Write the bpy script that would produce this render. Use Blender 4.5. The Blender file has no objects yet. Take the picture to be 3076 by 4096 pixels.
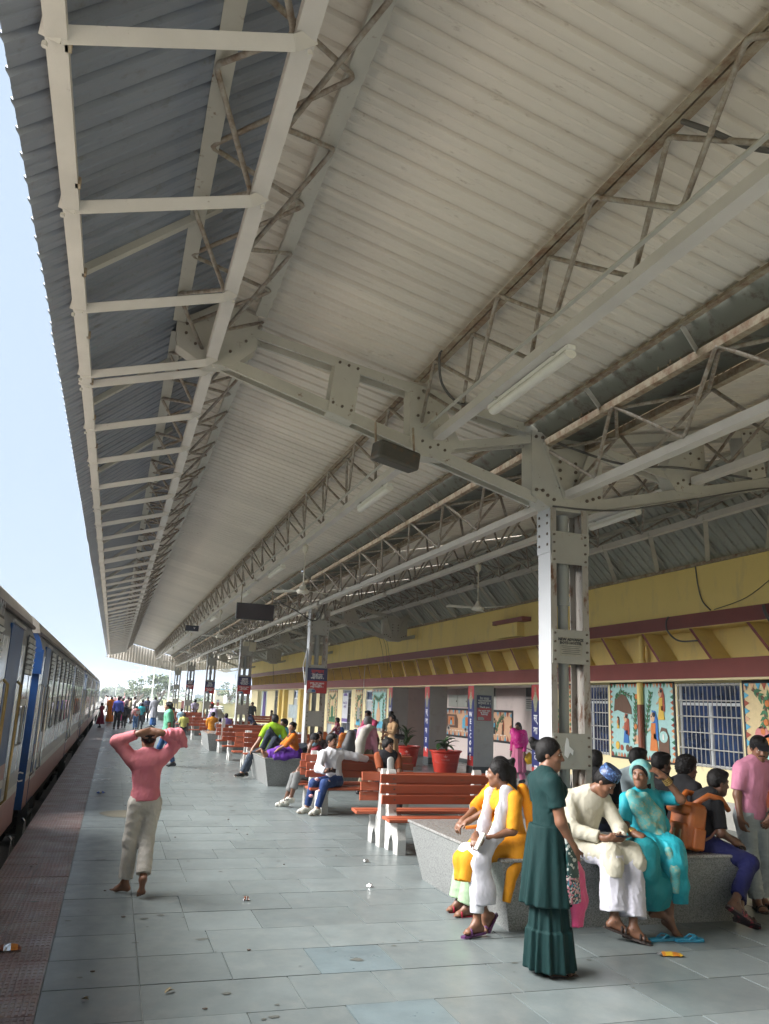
import bpy, bmesh, math, random
import numpy as np
from mathutils import Vector, Matrix
random.seed(7)
rng = np.random.default_rng(7)
sc = bpy.context.scene
col = sc.collection
R = math.radians

# ------------------------------------------------------------------ camera
YAW, PITCH, ROLL = R(17.662), R(13.425), R(2.339)
CAMZ = 1.85
f0 = Vector((math.sin(YAW), math.cos(YAW), 0))
fw = f0 * math.cos(PITCH) + Vector((0, 0, math.sin(PITCH)))
rr = Vector((math.cos(YAW), -math.sin(YAW), 0))
uu = rr.cross(fw)
r2 = rr * math.cos(ROLL) + uu * math.sin(ROLL)
u2 = -rr * math.sin(ROLL) + uu * math.cos(ROLL)
cam_d = bpy.data.cameras.new('camera')
cam_d.sensor_fit = 'HORIZONTAL'
cam_d.sensor_width = 36
cam_d.lens = 36 * 3220.4 / 3076
cam_d.clip_start = 0.05
cam_d.clip_end = 3000
cam = bpy.data.objects.new('camera', cam_d)
col.objects.link(cam)
m = Matrix((r2, u2, -fw)).transposed().to_4x4()
m.translation = (0, 0, CAMZ)
cam.matrix_world = m
sc.camera = cam

# ------------------------------------------------------------------ sky, sun, exposure
SUN_EL, SUN_AZ = R(36), R(-78)          # azimuth measured from +Y towards +X
world = bpy.data.worlds.new('World')
sc.world = world
world.use_nodes = True
wn = world.node_tree
wn.nodes.clear()
sky = wn.nodes.new('ShaderNodeTexSky')
sky.sky_type = 'NISHITA'
sky.sun_disc = False
sky.sun_elevation = SUN_EL
sky.sun_rotation = SUN_AZ
sky.altitude = 100
sky.air_density = 1.0
sky.dust_density = 5.0
sky.ozone_density = 1.0
mixw = wn.nodes.new('ShaderNodeMix')
mixw.data_type = 'RGBA'
mixw.inputs[0].default_value = 0.8
mixw.inputs[7].default_value = (2.0, 2.45, 3.0, 1)     # even veil of bright thin cloud
bg = wn.nodes.new('ShaderNodeBackground')
bg.inputs[1].default_value = 0.05
wo = wn.nodes.new('ShaderNodeOutputWorld')
wtc = wn.nodes.new('ShaderNodeTexCoord')
wmp = wn.nodes.new('ShaderNodeMapping')
wmp.inputs['Scale'].default_value = (1, 1, 2.6)
wns = wn.nodes.new('ShaderNodeTexNoise')       # thin cloud, the same all round the sky
wns.inputs['Scale'].default_value = 2.2
wns.inputs['Detail'].default_value = 6
wmr = wn.nodes.new('ShaderNodeMapRange')
wmr.inputs[1].default_value, wmr.inputs[2].default_value = .38, .66
wmr.inputs[3].default_value, wmr.inputs[4].default_value = .965, .995
wn.links.new(wtc.outputs['Generated'], wmp.inputs[0])
wn.links.new(wmp.outputs[0], wns.inputs['Vector'])
wn.links.new(wns.outputs[0], wmr.inputs[0])
wn.links.new(wmr.outputs[0], mixw.inputs[0])
wn.links.new(sky.outputs[0], mixw.inputs[6])
wn.links.new(mixw.outputs[2], bg.inputs[0])
wn.links.new(bg.outputs[0], wo.inputs[0])
sun_d = bpy.data.lights.new('sun', 'SUN')
sun_d.energy = 5.0
sun_d.angle = R(60)
sun_d.color = (1, 0.98, 0.955)
sun = bpy.data.objects.new('sun', sun_d)
sd = Vector((math.sin(SUN_AZ) * math.cos(SUN_EL), math.cos(SUN_AZ) * math.cos(SUN_EL), math.sin(SUN_EL)))
sun.rotation_euler = sd.to_track_quat('Z', 'Y').to_euler()
sun.location = (0, 0, 30)
col.objects.link(sun)
sc.view_settings.view_transform = 'Standard'
sc.view_settings.look = 'None'
sc.view_settings.exposure = 2.72
sc.view_settings.gamma = 1
sc.render.engine = 'CYCLES'
sc.cycles.use_denoising = True
sc.cycles.max_bounces = 6
sc.cycles.diffuse_bounces = 4
sc.cycles.glossy_bounces = 3
sc.cycles.transmission_bounces = 4
sc.cycles.volume_bounces = 0
sc.cycles.caustics_reflective = False
sc.cycles.caustics_refractive = False
sc.cycles.sample_clamp_indirect = 6

# ------------------------------------------------------------------ materials
MATS = {}


def MAT(name, c, r=0.55, metal=0.0, var=0.10, scale=4.0, stretch=(1, 1, 1), c2=None, amt=0.5, s2=6.0, sharp=0.12,
        bump=0.0, bs=60.0, bst=None, rnd=0.0, spec=0.5, coat=0.0, rvar=0.0, obj=False, trans=0.0, emit=None):
    """base colour with slow noise, an optional second colour in patches (rust, dirt, wear), fine relief and a random shade per piece"""
    if name in MATS:
        return MATS[name]
    mt = bpy.data.materials.new(name)
    mt.use_nodes = True
    nt = mt.node_tree
    N, L = nt.nodes, nt.links
    b = N['Principled BSDF']
    b.inputs['Roughness'].default_value = r
    b.inputs['Metallic'].default_value = metal
    b.inputs['Specular IOR Level'].default_value = spec
    b.inputs['Coat Weight'].default_value = coat
    if trans:
        b.inputs['Transmission Weight'].default_value = trans
    if emit:
        b.inputs['Emission Color'].default_value = (*emit[:3], 1)
        b.inputs['Emission Strength'].default_value = emit[3]
    if obj:
        tc = N.new('ShaderNodeTexCoord')
        pos = tc.outputs['Object']
    else:
        g = N.new('ShaderNodeNewGeometry')
        pos = g.outputs['Position']

    def mapped(st):
        if tuple(st) == (1, 1, 1):
            return pos
        mp = N.new('ShaderNodeMapping')
        mp.inputs['Scale'].default_value = st
        L.new(pos, mp.inputs[0])
        return mp.outputs[0]

    def noise(sc_, st, det=4.0, rough=0.6):
        n = N.new('ShaderNodeTexNoise')
        n.inputs['Scale'].default_value = sc_
        n.inputs['Detail'].default_value = det
        n.inputs['Roughness'].default_value = rough
        L.new(mapped(st), n.inputs['Vector'])
        return n.outputs[0]
    n1 = noise(scale, stretch)
    mx = N.new('ShaderNodeMix')
    mx.data_type = 'RGBA'
    mx.inputs[6].default_value = (*[min(1, x * (1 - var * 1.6)) for x in c], 1)
    mx.inputs[7].default_value = (*[min(1, x * (1 + var * 1.6)) for x in c], 1)
    L.new(n1, mx.inputs[0])
    cur = mx.outputs[2]
    if c2 is not None:
        n2 = noise(s2, stretch, 8.0, 0.7)
        rp = N.new('ShaderNodeMapRange')
        rp.inputs[1].default_value = 1 - amt - sharp / 2
        rp.inputs[2].default_value = 1 - amt + sharp / 2
        L.new(n2, rp.inputs[0])
        mx2 = N.new('ShaderNodeMix')
        mx2.data_type = 'RGBA'
        L.new(rp.outputs[0], mx2.inputs[0])
        L.new(cur, mx2.inputs[6])
        mx2.inputs[7].default_value = (*c2, 1)
        cur = mx2.outputs[2]
    if rnd:
        oi = N.new('ShaderNodeObjectInfo')
        mr = N.new('ShaderNodeMapRange')
        mr.inputs[3].default_value = 1 - rnd
        mr.inputs[4].default_value = 1 + rnd
        L.new(oi.outputs['Random'], mr.inputs[0])
        hs = N.new('ShaderNodeHueSaturation')
        L.new(mr.outputs[0], hs.inputs['Value'])
        L.new(cur, hs.inputs['Color'])
        cur = hs.outputs[0]
    L.new(cur, b.inputs['Base Color'])
    if rvar:
        rv = noise(scale * 1.7, stretch)
        mr2 = N.new('ShaderNodeMapRange')
        mr2.inputs[1].default_value = 0.3
        mr2.inputs[2].default_value = 0.7
        mr2.inputs[3].default_value = max(0.02, r - rvar)
        mr2.inputs[4].default_value = min(1, r + rvar)
        L.new(rv, mr2.inputs[0])
        L.new(mr2.outputs[0], b.inputs['Roughness'])
    if bump:
        nb = noise(bs, bst or stretch, 3.0)
        bp = N.new('ShaderNodeBump')
        bp.inputs['Strength'].default_value = bump
        bp.inputs['Distance'].default_value = 0.01
        L.new(nb, bp.inputs['Height'])
        L.new(bp.outputs[0], b.inputs['Normal'])
    MATS[name] = mt
    return mt


RUST = (0.16, 0.085, 0.045)
STEEL = MAT('painted_steel', (0.45, 0.435, 0.39), 0.5, var=0.14, scale=2.0, c2=RUST, amt=0.34, s2=11, sharp=0.10, bump=0.15, bs=30)
STEELW = MAT('painted_steel_bright', (0.56, 0.535, 0.51), 0.42, var=0.12, scale=2.0, c2=(0.24, 0.2, 0.16), amt=0.31, s2=14, sharp=0.08, bump=0.12, bs=30)
STEELR = MAT('rusty_steel', (0.36, 0.31, 0.23), 0.7, var=0.2, scale=3, c2=(0.19, 0.10, 0.055), amt=0.46, s2=9, sharp=0.25, bump=0.3, bs=40)
ROD = MAT('lacing_rod_steel', (0.34, 0.315, 0.275), 0.5, var=0.2, scale=6, c2=(0.15, 0.09, 0.05), amt=0.46, s2=14, sharp=0.3)
BOLT = MAT('bolt_steel', (0.13, 0.10, 0.08), 0.6, 0.3, var=0.3, scale=20)
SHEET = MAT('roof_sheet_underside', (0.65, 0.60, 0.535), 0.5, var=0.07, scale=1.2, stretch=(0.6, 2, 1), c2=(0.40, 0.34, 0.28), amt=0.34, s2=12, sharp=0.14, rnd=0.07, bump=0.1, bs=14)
SHEETB = MAT('steep_sheet_shaded', (0.22, 0.245, 0.295), 0.45, var=0.10, scale=1.2, c2=(0.17, 0.17, 0.18), amt=0.36, s2=9, sharp=0.16, rnd=0.07, bump=0.1, bs=14)  # shade under the track-side slope is put into this darker bluish colour
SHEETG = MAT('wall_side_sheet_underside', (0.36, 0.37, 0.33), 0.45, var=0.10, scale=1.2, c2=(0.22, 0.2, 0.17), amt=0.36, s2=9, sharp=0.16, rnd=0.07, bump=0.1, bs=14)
WHITE = MAT('white_plastic', (0.75, 0.74, 0.7), 0.4, var=0.06, c2=(0.4, 0.36, 0.3), amt=0.3, s2=9)
BLACKRUB = MAT('black_rubber', (0.02, 0.02, 0.022), 0.6, var=0.3)
CABLE = MAT('grey_cable', (0.09, 0.085, 0.08), 0.7, var=0.3)


# ------------------------------------------------------------------ mesh helpers
def prof_box(w, h):
    return [(-w / 2, -h / 2), (w / 2, -h / 2), (w / 2, h / 2), (-w / 2, h / 2)]


def prof_L(w, h, t):
    return [(0, 0), (w, 0), (w, t), (t, t), (t, h), (0, h)]


def prof_C(w, h, t):
    return [(0, -h / 2), (w, -h / 2), (w, -h / 2 + t), (t, -h / 2 + t), (t, h / 2 - t), (w, h / 2 - t), (w, h / 2), (0, h / 2)]


class MB:
    def __init__(self):
        self.v, self.f, self.mi = [], [], []
        self.cur = 0

    def add(self, vs, fs):
        o = len(self.v)
        self.v += [tuple(x) for x in vs]
        self.f += [tuple(i + o for i in f) for f in fs]
        self.mi += [self.cur] * len(fs)
        return self

    def box(self, c, s, rot=None):
        x, y, z = s[0] / 2, s[1] / 2, s[2] / 2
        vs = [Vector((a * x, b * y, d * z)) for d in (-1, 1) for b in (-1, 1) for a in (-1, 1)]
        if rot is not None:
            vs = [rot @ v for v in vs]
        c = Vector(c)
        return self.add([v + c for v in vs], [(0, 2, 3, 1), (4, 5, 7, 6), (0, 1, 5, 4), (2, 6, 7, 3), (0, 4, 6, 2), (1, 3, 7, 5)])

    def box2(self, a, b):
        return self.box([(a[i] + b[i]) / 2 for i in range(3)], [abs(b[i] - a[i]) for i in range(3)])

    def extr(self, p0, p1, prof, up=(0, 0, 1)):
        p0, p1 = Vector(p0), Vector(p1)
        d = (p1 - p0).normalized()
        up = Vector(up)
        x = d.cross(up)
        if x.length < 1e-4:
            x = d.cross(Vector((1, 0, 0)))
        x.normalize()
        y = x.cross(d)
        n = len(prof)
        vs = [p + x * a + y * b for p in (p0, p1) for a, b in prof]
        fs = [(i, (i + 1) % n, n + (i + 1) % n, n + i) for i in range(n)]
        fs += [tuple(reversed(range(n))), tuple(range(n, 2 * n))]
        return self.add(vs, fs)

    def tube(self, pts, r, n=8, cap=True):
        pts = [Vector(p) for p in pts]
        rs = r if isinstance(r, (list, tuple)) else [r] * len(pts)
        vs, prev = [], None
        for i, p in enumerate(pts):
            d = (pts[min(i + 1, len(pts) - 1)] - pts[max(i - 1, 0)]).normalized()
            if prev is None:
                x = d.orthogonal().normalized()
            else:
                x = prev - d * prev.dot(d)
                x = x.normalized() if x.length > 1e-5 else d.orthogonal().normalized()
            prev = x
            y = d.cross(x)
            vs += [p + (x * math.cos(2 * math.pi * k / n) + y * math.sin(2 * math.pi * k / n)) * rs[i] for k in range(n)]
        fs = []
        for i in range(len(pts) - 1):
            for k in range(n):
                a, b = i * n + k, i * n + (k + 1) % n
                fs.append((a, b, b + n, a + n))
        if cap:
            fs += [tuple(reversed(range(n))), tuple(range((len(pts) - 1) * n, len(pts) * n))]
        return self.add(vs, fs)

    def lathe(self, c, prof, n=20, sx=1, sy=1):
        c = Vector(c)
        vs = [c + Vector((r * sx * math.cos(2 * math.pi * k / n), r * sy * math.sin(2 * math.pi * k / n), z)) for r, z in prof for k in range(n)]
        fs = []
        for i in range(len(prof) - 1):
            for k in range(n):
                a, b = i * n + k, i * n + (k + 1) % n
                fs.append((a, b, b + n, a + n))
        fs += [tuple(reversed(range(n))), tuple(range((len(prof) - 1) * n, len(prof) * n))]
        return self.add(vs, fs)

    def ell(self, c, r, n=10, rot=None):
        c = Vector(c)
        vs, fs = [], []
        for i in range(n // 2 + 1):
            th = math.pi * i / (n // 2)
            for k in range(n):
                ph = 2 * math.pi * k / n
                v = Vector((r[0] * math.sin(th) * math.cos(ph), r[1] * math.sin(th) * math.sin(ph), r[2] * math.cos(th)))
                vs.append(c + (rot @ v if rot is not None else v))
        for i in range(n // 2):
            for k in range(n):
                a, b = i * n + k, i * n + (k + 1) % n
                fs.append((a, a + n, b + n, b))
        return self.add(vs, fs)

    def slab(self, poly, o, ux, uy, t=0.004):
        """flat polygon in the plane (o, ux, uy), given thickness t along ux x uy"""
        o, ux, uy = Vector(o), Vector(ux), Vector(uy)
        nz = ux.cross(uy).normalized() * t
        n = len(poly)
        p = [o + ux * a + uy * b for a, b in poly]
        vs = p + [q + nz for q in p]
        fs = [tuple(reversed(range(n))), tuple(range(n, 2 * n))] + [(i, (i + 1) % n, n + (i + 1) % n, n + i) for i in range(n)]
        return self.add(vs, fs)

    def mesh(self, name, mats, smooth=False):
        me = bpy.data.meshes.new(name)
        me.from_pydata([tuple(v) for v in self.v], [], self.f)
        for mt in (mats if isinstance(mats, (list, tuple)) else [mats]):
            me.materials.append(mt)
        if len(set(self.mi)) > 1:
            me.polygons.foreach_set('material_index', self.mi)
        if smooth:
            me.polygons.foreach_set('use_smooth', [True] * len(me.polygons))
        me.update()
        return me

    def build(self, name, mats, parent=None, smooth=False):
        return put(name, self.mesh(name, mats, smooth), parent)


def put(name, me, parent=None, loc=None):
    o = bpy.data.objects.new(name, me)
    col.objects.link(o)
    if parent is not None:
        o.parent = parent
        o.matrix_parent_inverse = parent.matrix_basis.inverted()
    if loc is not None:
        o.location = loc
    return o


def tag(o, label, cat, group=None, kind=None):
    o['label'] = label
    o['category'] = cat
    if group:
        o['group'] = group
    if kind:
        o['kind'] = kind
    return o


def thing(name, loc, label, cat, group=None):
    o = bpy.data.objects.new(name, None)
    o.empty_display_size = 0.1
    o.location = loc
    col.objects.link(o)
    return tag(o, label, cat, group)


def copy_tree(o, parent=None):
    c = o.copy()
    col.objects.link(c)
    if parent is not None:
        c.parent = parent
    for ch in list(o.children):
        copy_tree(ch, c)
    return c


def smooth_angle(o, ang=40):
    me = o.data
    me.polygons.foreach_set('use_smooth', [True] * len(me.polygons))
    me.set_sharp_from_angle(angle=R(ang))
    return o


def text(body, size, mt, o, ux, uy, parent=None, name='lettering', align='CENTER', ext=0.002, line=1.0, bold=0.0):
    """flat lettering lying in the plane (o, ux, uy)"""
    cu = bpy.data.curves.new(name, 'FONT')
    cu.body = body
    cu.size = size
    cu.align_x = align
    cu.align_y = 'CENTER'
    cu.resolution_u = 1
    cu.extrude = ext
    cu.offset = bold
    cu.space_line = line
    t = bpy.data.objects.new(name, cu)
    col.objects.link(t)
    dg = bpy.context.evaluated_depsgraph_get()
    me = bpy.data.meshes.new_from_object(t.evaluated_get(dg))
    bpy.data.objects.remove(t)
    ux, uy = Vector(ux), Vector(uy)
    nz = ux.cross(uy)
    M = Matrix((ux, uy, nz)).transposed().to_4x4()
    M.translation = Vector(o)
    me.transform(M)
    me.materials.clear()
    me.materials.append(mt)
    return put(name, me, parent)

# ------------------------------------------------------------------ ground, track, platform
def structure(o):
    o['kind'] = 'structure'
    return o


GROUND = MAT('dry_ground', (0.20, 0.18, 0.13), 0.9, var=0.25, scale=0.15, c2=(0.10, 0.13, 0.05), amt=0.5, s2=0.08, sharp=0.2)
BALLAST = MAT('track_ballast', (0.075, 0.07, 0.066), 0.95, var=0.5, scale=18, bump=1.0, bs=26)
CONC = MAT('platform_concrete', (0.27, 0.255, 0.235), 0.8, var=0.15, scale=3, bump=0.2, bs=30)
MORTAR = MAT('mortar_bed', (0.30, 0.31, 0.29), 0.8, var=0.2, scale=8)
KOTA = MAT('kota_stone', (0.145, 0.170, 0.172), 0.36, var=0.16, scale=2.2, stretch=(1.2, 1, 1), c2=(0.17, 0.19, 0.188), amt=0.42, s2=5, sharp=0.2, rnd=0.10, rvar=0.07, bump=0.03, bs=16)
KOTAB = MAT('blue_kota_stone', (0.125, 0.16, 0.172), 0.36, var=0.2, scale=3, c2=(0.14, 0.17, 0.18), amt=0.36, s2=7, rvar=0.1, rnd=0.1, bump=0.06, bs=16)
REDT = MAT('red_edge_tile', (0.235, 0.145, 0.135), 0.42, var=0.22, scale=1.6, c2=(0.26, 0.215, 0.195), amt=0.47, s2=3.5, sharp=0.25, rnd=0.10, rvar=0.12, bump=0.15, bs=50)

gb = MB()
gb.add([(-1500, -200, -1.06), (1500, -200, -1.06), (1500, 2400, -1.06), (-1500, 2400, -1.06)], [(0, 1, 2, 3)])
structure(gb.build('ground', GROUND))
tb = MB()
tb.add([(-4.6, -40, -1.045), (-0.95, -40, -1.045), (-0.95, 420, -1.045), (-4.6, 420, -1.045)], [(0, 1, 2, 3)])
structure(tb.build('track_bed', BALLAST))
plat = MB()
plat.box2((-0.90, -30, -1.05), (10.42, 70, -0.012))
plat.box2((10.42, 15.5, -1.05), (13.2, 66, -0.0125))
platform = structure(plat.build('platform', [MORTAR]))
wall_f = MB()
wall_f.box2((-0.925, -30, -1.05), (-0.895, 70, -0.06))
wall_f.build('edge_wall', CONC, platform)

unit = MB()
unit.add([(0, 0, -0.02), (1, 0, -0.02), (1, 1, -0.02), (0, 1, -0.02), (0.003, 0.003, 0), (0.997, 0.003, 0), (0.997, 0.997, 0), (0.003, 0.997, 0)],
         [(4, 5, 6, 7), (0, 1, 5, 4), (1, 2, 6, 5), (2, 3, 7, 6), (3, 0, 4, 7)])
slab_me = unit.mesh('floor_slab', KOTA)
slab_blue = unit.mesh('floor_slab', KOTAB)
PLANTERS = [(3.44, y - 1.02, 5.80, y + 1.02) for y in (7.85, 19.47, 31.09, 42.71, 54.33, 65.95)]
rest = MB()
far_blue = MB()
count = 0
PIT = 0.61
y0 = 5.42 - 4 * PIT
row = 0
y = y0
while y < 69.8:
    xs = [-0.228, 0.372]
    x = 0.372
    first = True
    if abs(y - 6.03) < .05 or abs(y - 4.81) < .05:
        xs += [0.98, 1.60, 2.20]
        x = 2.20
    while x < 10.4:
        step = random.choice((0.6, 0.74, 0.82, 0.9, 0.98)) if not first else random.choice((0.42, 0.55, 0.8, 0.98))
        first = False
        x = min(10.41, x + step)
        if 10.41 - x < 0.25:
            x = 10.41
        xs.append(x)
    for i in range(len(xs) - 1):
        a, b = xs[i] + 0.0025, xs[i + 1] - 0.0025
        c = ((a + b) / 2, y + PIT / 2)
        blue = any(a < px < b and y < py < y + PIT for px, py in ((1.9, 6.35), (1.9, 5.1)))
        seen = a < 0.98 * (y + PIT) + 0.3 and y > 3.9
        hid = any(p[0] + .1 < a and b < p[2] - .1 and p[1] + .1 < y and y + PIT < p[3] - .1 for p in PLANTERS)
        if hid:
            continue
        dz = random.uniform(-0.0015, 0.0015)
        if seen and count < 292:
            o = put('floor_slab', slab_blue if blue else slab_me, platform)
            o.location = (a, y + 0.0025, dz)
            o.scale = (b - a, PIT - 0.005, 1)
            count += 1
        elif y > 3.5:
            bx = far_blue if random.random() < 0.03 else rest
            z = dz
            bx.add([(a, y + .003, z), (b, y + .003, z), (b, y + PIT - .003, z), (a, y + PIT - .003, z)], [(0, 1, 2, 3)])
    y += PIT
    row += 1
KOTAF = MAT('kota_stone_far', (0.145, 0.170, 0.172), 0.30, var=0.2, scale=1.3, c2=(0.17, 0.19, 0.188), amt=0.45, s2=3, sharp=0.2, rvar=0.05)
ro = rest.build('far_slab', KOTAF, platform)
ro['kind'] = 'stuff'
fo = far_blue.build('far_blue_slab', KOTAB, platform)
fo['kind'] = 'stuff'

# red ribbed edge tiles
TS = 0.349
tm = MB()
g = 0.002
tm.add([(g, g, -0.03), (TS - g, g, -0.03), (TS - g, TS - g, -0.03), (g, TS - g, -0.03), (g, g, 0), (TS - g, g, 0), (TS - g, TS - g, 0), (g, TS - g, 0)],
       [(4, 5, 6, 7), (0, 1, 5, 4), (1, 2, 6, 5), (2, 3, 7, 6), (3, 0, 4, 7)])
for ix in range(9):
    for iy in range(5):
        ax, ay = 0.008 + ix * 0.0375, 0.009 + iy * 0.0672
        w, h = 0.027, 0.056
        tm.add([(ax, ay, 0.0), (ax + w, ay, 0.0), (ax + w, ay + h, 0.0), (ax, ay + h, 0.0), (ax + .004, ay + .004, .006), (ax + w - .004, ay + .004, .006), (ax + w - .004, ay + h - .004, .006), (ax + .004, ay + h - .004, .006)],
               [(4, 5, 6, 7), (0, 1, 5, 4), (1, 2, 6, 5), (2, 3, 7, 6), (3, 0, 4, 7)])
tile_me = tm.mesh('edge_tile', REDT)
ft = MB()
y = 4.2
n = 0
while y < 69.8:
    for k in range(2):
        x = -0.93 + k * 0.35
        if n < 150:
            o = put('edge_tile', tile_me, platform)
            o.location = (x, y + (0.012 if k else 0), random.uniform(-0.004, 0.001))
            o.rotation_euler = (random.uniform(-.006, .006), random.uniform(-.006, .006), 0)
            n += 1
        else:
            z = random.uniform(-0.003, 0.001)
            ft.add([(x + .002, y + .002, z), (x + .348, y + .002, z), (x + .348, y + .348, z), (x + .002, y + .348, z)], [(0, 1, 2, 3)])
    y += 0.351
REDF = MAT('red_edge_tile_far', (0.25, 0.17, 0.158), 0.45, var=0.25, scale=2.5, stretch=(0.3, 1, 1), c2=(0.2, 0.17, 0.155), amt=0.48, s2=3, sharp=0.3, rvar=0.1, bump=0.5, bs=22, bst=(1, 0.6, 1))
fo = ft.build('far_edge_tile', REDF, platform)
fo['kind'] = 'stuff'
# worn oval cement patch in the floor, cracks filled
cp = MB()
pts = [(0.42 + 0.42 * math.cos(t) * (1 + .08 * math.sin(3 * t)), 14.1 + 0.42 * math.sin(t)) for t in [i * math.pi / 12 for i in range(24)]]
cp.add([(a, b, 0.0045) for a, b in pts], [tuple(range(24))])
cp.build('cement_patch', MAT('brown_cement', (0.17, 0.155, 0.115), 0.5, var=0.2, scale=7), platform)

# open platform beyond the roof and the far end ground
fp = MB()
fp.box2((-0.93, 70.003, -1.05), (9.2, 190, -0.006))
structure(fp.build('open_platform', MAT('pale_concrete', (0.42, 0.40, 0.36), 0.75, var=0.12, scale=0.6)))  # paler concrete than the platform edge wall
# rails
for x in (-3.55, -1.95):
    rl = MB()
    rl.extr((x, -30, -0.95), (x, 400, -0.95), [(-.07, 0), (.07, 0), (.07, .02), (.012, .04), (.012, .13), (.035, .14), (.035, .17), (-.035, .17), (-.035, .14), (-.012, .13), (-.012, .04), (-.07, .02)])
    tag(rl.build('rail', MAT('rail_steel', (0.12, 0.09, 0.07), 0.45, 0.6)), 'steel running rail ' + ('under the far side of the train' if x < -3 else 'under the near side of the train'), 'rail')

# old stains and spit marks on the floor, too many to count
st = MB()
rs = random.Random(5)
for i in range(150):
    x, y = rs.uniform(-.9, 4.5), 4.6 + 22 * rs.random() ** 1.6
    if any(q[0] - .3 < x < q[2] + .3 and q[1] - .3 < y < q[3] + .3 for q in PLANTERS):
        continue
    r_ = rs.choice((.006, .01, .012, .016, .02, .03)) * rs.uniform(.6, 1.2)
    n_ = 11
    ph = rs.uniform(0, 6)
    st.add([(x + r_ * (1 + .35 * math.sin(3 * a + ph) + rs.uniform(-.15, .15)) * math.cos(a) * 1.4, y + r_ * (1 + .3 * math.sin(2 * a + ph)) * math.sin(a), .0020 + i * 1.2e-5 + .008 * (x < -.228)) for a in [2 * math.pi * k / n_ for k in range(n_)]], [tuple(range(n_))])
so_ = st.build('floor_stain', MAT('floor_stain_dirt', (.10, .105, .095), .5, var=.2, scale=20), platform)
so_['kind'] = 'stuff'

# ------------------------------------------------------------------ platform canopy (butterfly roof on lattice girders)
BAY = 11.62
YC = [7.85 + BAY * k for k in range(-1, 6)]
YEND = 68.6
XC = 4.62
PITCHN = BAY / 8
APL, APR = (0.64, 5.90), (8.90, 5.86)
EVL, EVR = (-0.80, 4.72), (10.12, 4.60)
VL, VR = (4.14, 5.02), (5.10, 5.02)
canopy = thing('platform_canopy', (XC, 7.85, 0), 'long grey steel canopy roof of corrugated sheets on lattice girders over the platform', 'canopy')


def sheet_mesh(p0, p1, name, mt, width=1.1, ribs=5):
    p0, p1 = Vector((p0[0], 0, p0[1])), Vector((p1[0], 0, p1[1]))
    d = (p1 - p0).normalized()
    up = Vector((-d.z, 0, d.x))
    if up.z < 0:
        up = -up
    pr = []
    w = width / ribs
    for i in range(ribs):
        o = i * w
        pr += [(o, 0), (o + w * 0.26, 0), (o + w * 0.30, 0.006), (o + w * 0.36, 0.0), (o + w * 0.68, 0), (o + w * 0.75, 0.030), (o + w * 0.89, 0.030), (o + w * .96, 0)]
    pr.append((width + 0.03, -0.003))
    b = MB()
    vs, fs = [], []
    segs = 3
    for s in range(segs + 1):
        p = p0.lerp(p1, s / segs)
        for yy, h in pr:
            vs.append(p + up * h + Vector((0, yy, 0)))
    n = len(pr)
    for s in range(segs):
        for i in range(n - 1):
            fs.append((s * n + i, s * n + i + 1, (s + 1) * n + i + 1, (s + 1) * n + i))
    return b.add(vs, fs).mesh(name, mt)


nsheet = 0
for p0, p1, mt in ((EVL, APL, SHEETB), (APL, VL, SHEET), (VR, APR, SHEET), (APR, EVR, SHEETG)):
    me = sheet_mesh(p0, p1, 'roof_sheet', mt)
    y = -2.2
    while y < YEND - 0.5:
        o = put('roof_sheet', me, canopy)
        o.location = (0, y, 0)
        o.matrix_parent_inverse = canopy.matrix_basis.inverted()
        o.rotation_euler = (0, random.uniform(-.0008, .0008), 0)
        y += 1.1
# the roof goes on behind the viewer
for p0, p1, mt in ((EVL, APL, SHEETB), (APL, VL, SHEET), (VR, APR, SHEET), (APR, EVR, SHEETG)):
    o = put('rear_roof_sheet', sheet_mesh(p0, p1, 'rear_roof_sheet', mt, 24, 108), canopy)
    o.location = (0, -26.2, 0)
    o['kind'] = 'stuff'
# ridge caps
for ax, az in (APL, APR):
    b = MB()
    b.extr((ax, -2.2, az + .05), (ax, YEND, az + .05), [(-.22, -.10), (0, 0), (.22, -.07), (.22, -.06), (0, .012), (-.22, -.09)])
    b.build('ridge_cap', SHEET, canopy)
# gutter in the valley
b = MB()
b.extr((XC, -2.2, 0), (XC, YEND, 0), [(-.44, 5.012), (-.435, 5.02), (-.27, 4.885), (.27, 4.885), (.435, 5.02), (.44, 5.012), (.275, 4.878), (-.275, 4.878)])
b.build('gutter', MAT('gutter_sheet', (0.125, 0.13, 0.105), 0.7, var=0.15, scale=2, c2=(0.07, 0.05, 0.035), amt=0.42, s2=5), canopy)


def zigzag(bot, top, y0, y1, phase, r=0.019, bend=0.045):
    """one continuous rod bent to and fro between two chords; bot, top = (x, z); a top node falls at y0 + phase"""
    pts = []
    h = PITCHN / 2
    k = 0
    y = y0 + phase
    while y - h > y0 - 1e-6:
        y -= PITCHN
    nodes = []
    while y < y1 + 1e-6:
        if y >= y0 - 1e-6:
            nodes.append((y, top))
        if y0 - 1e-6 <= y + h <= y1 + 1e-6:
            nodes.append((y + h, bot))
        y += PITCHN
    for i, (yy, (x, z)) in enumerate(nodes):
        p = Vector((x, yy, z))
        jit = Vector((0, random.uniform(-.02, .02), random.uniform(-.008, .008)))
        p = p + jit
        q = nodes[i - 1] if i else None
        nx = nodes[i + 1] if i + 1 < len(nodes) else None
        if q:
            pts.append(p + (Vector((q[1][0], q[0], q[1][1])) - p).normalized() * bend)
        if q and nx:
            pts.append(p + ((Vector((q[1][0], q[0], q[1][1])) - p).normalized() + (Vector((nx[1][0], nx[0], nx[1][1])) - p).normalized()) * bend * 0.28)
        if nx:
            pts.append(p + (Vector((nx[1][0], nx[0], nx[1][1])) - p).normalized() * bend)
    return MB().tube(pts, r, 7)


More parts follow.
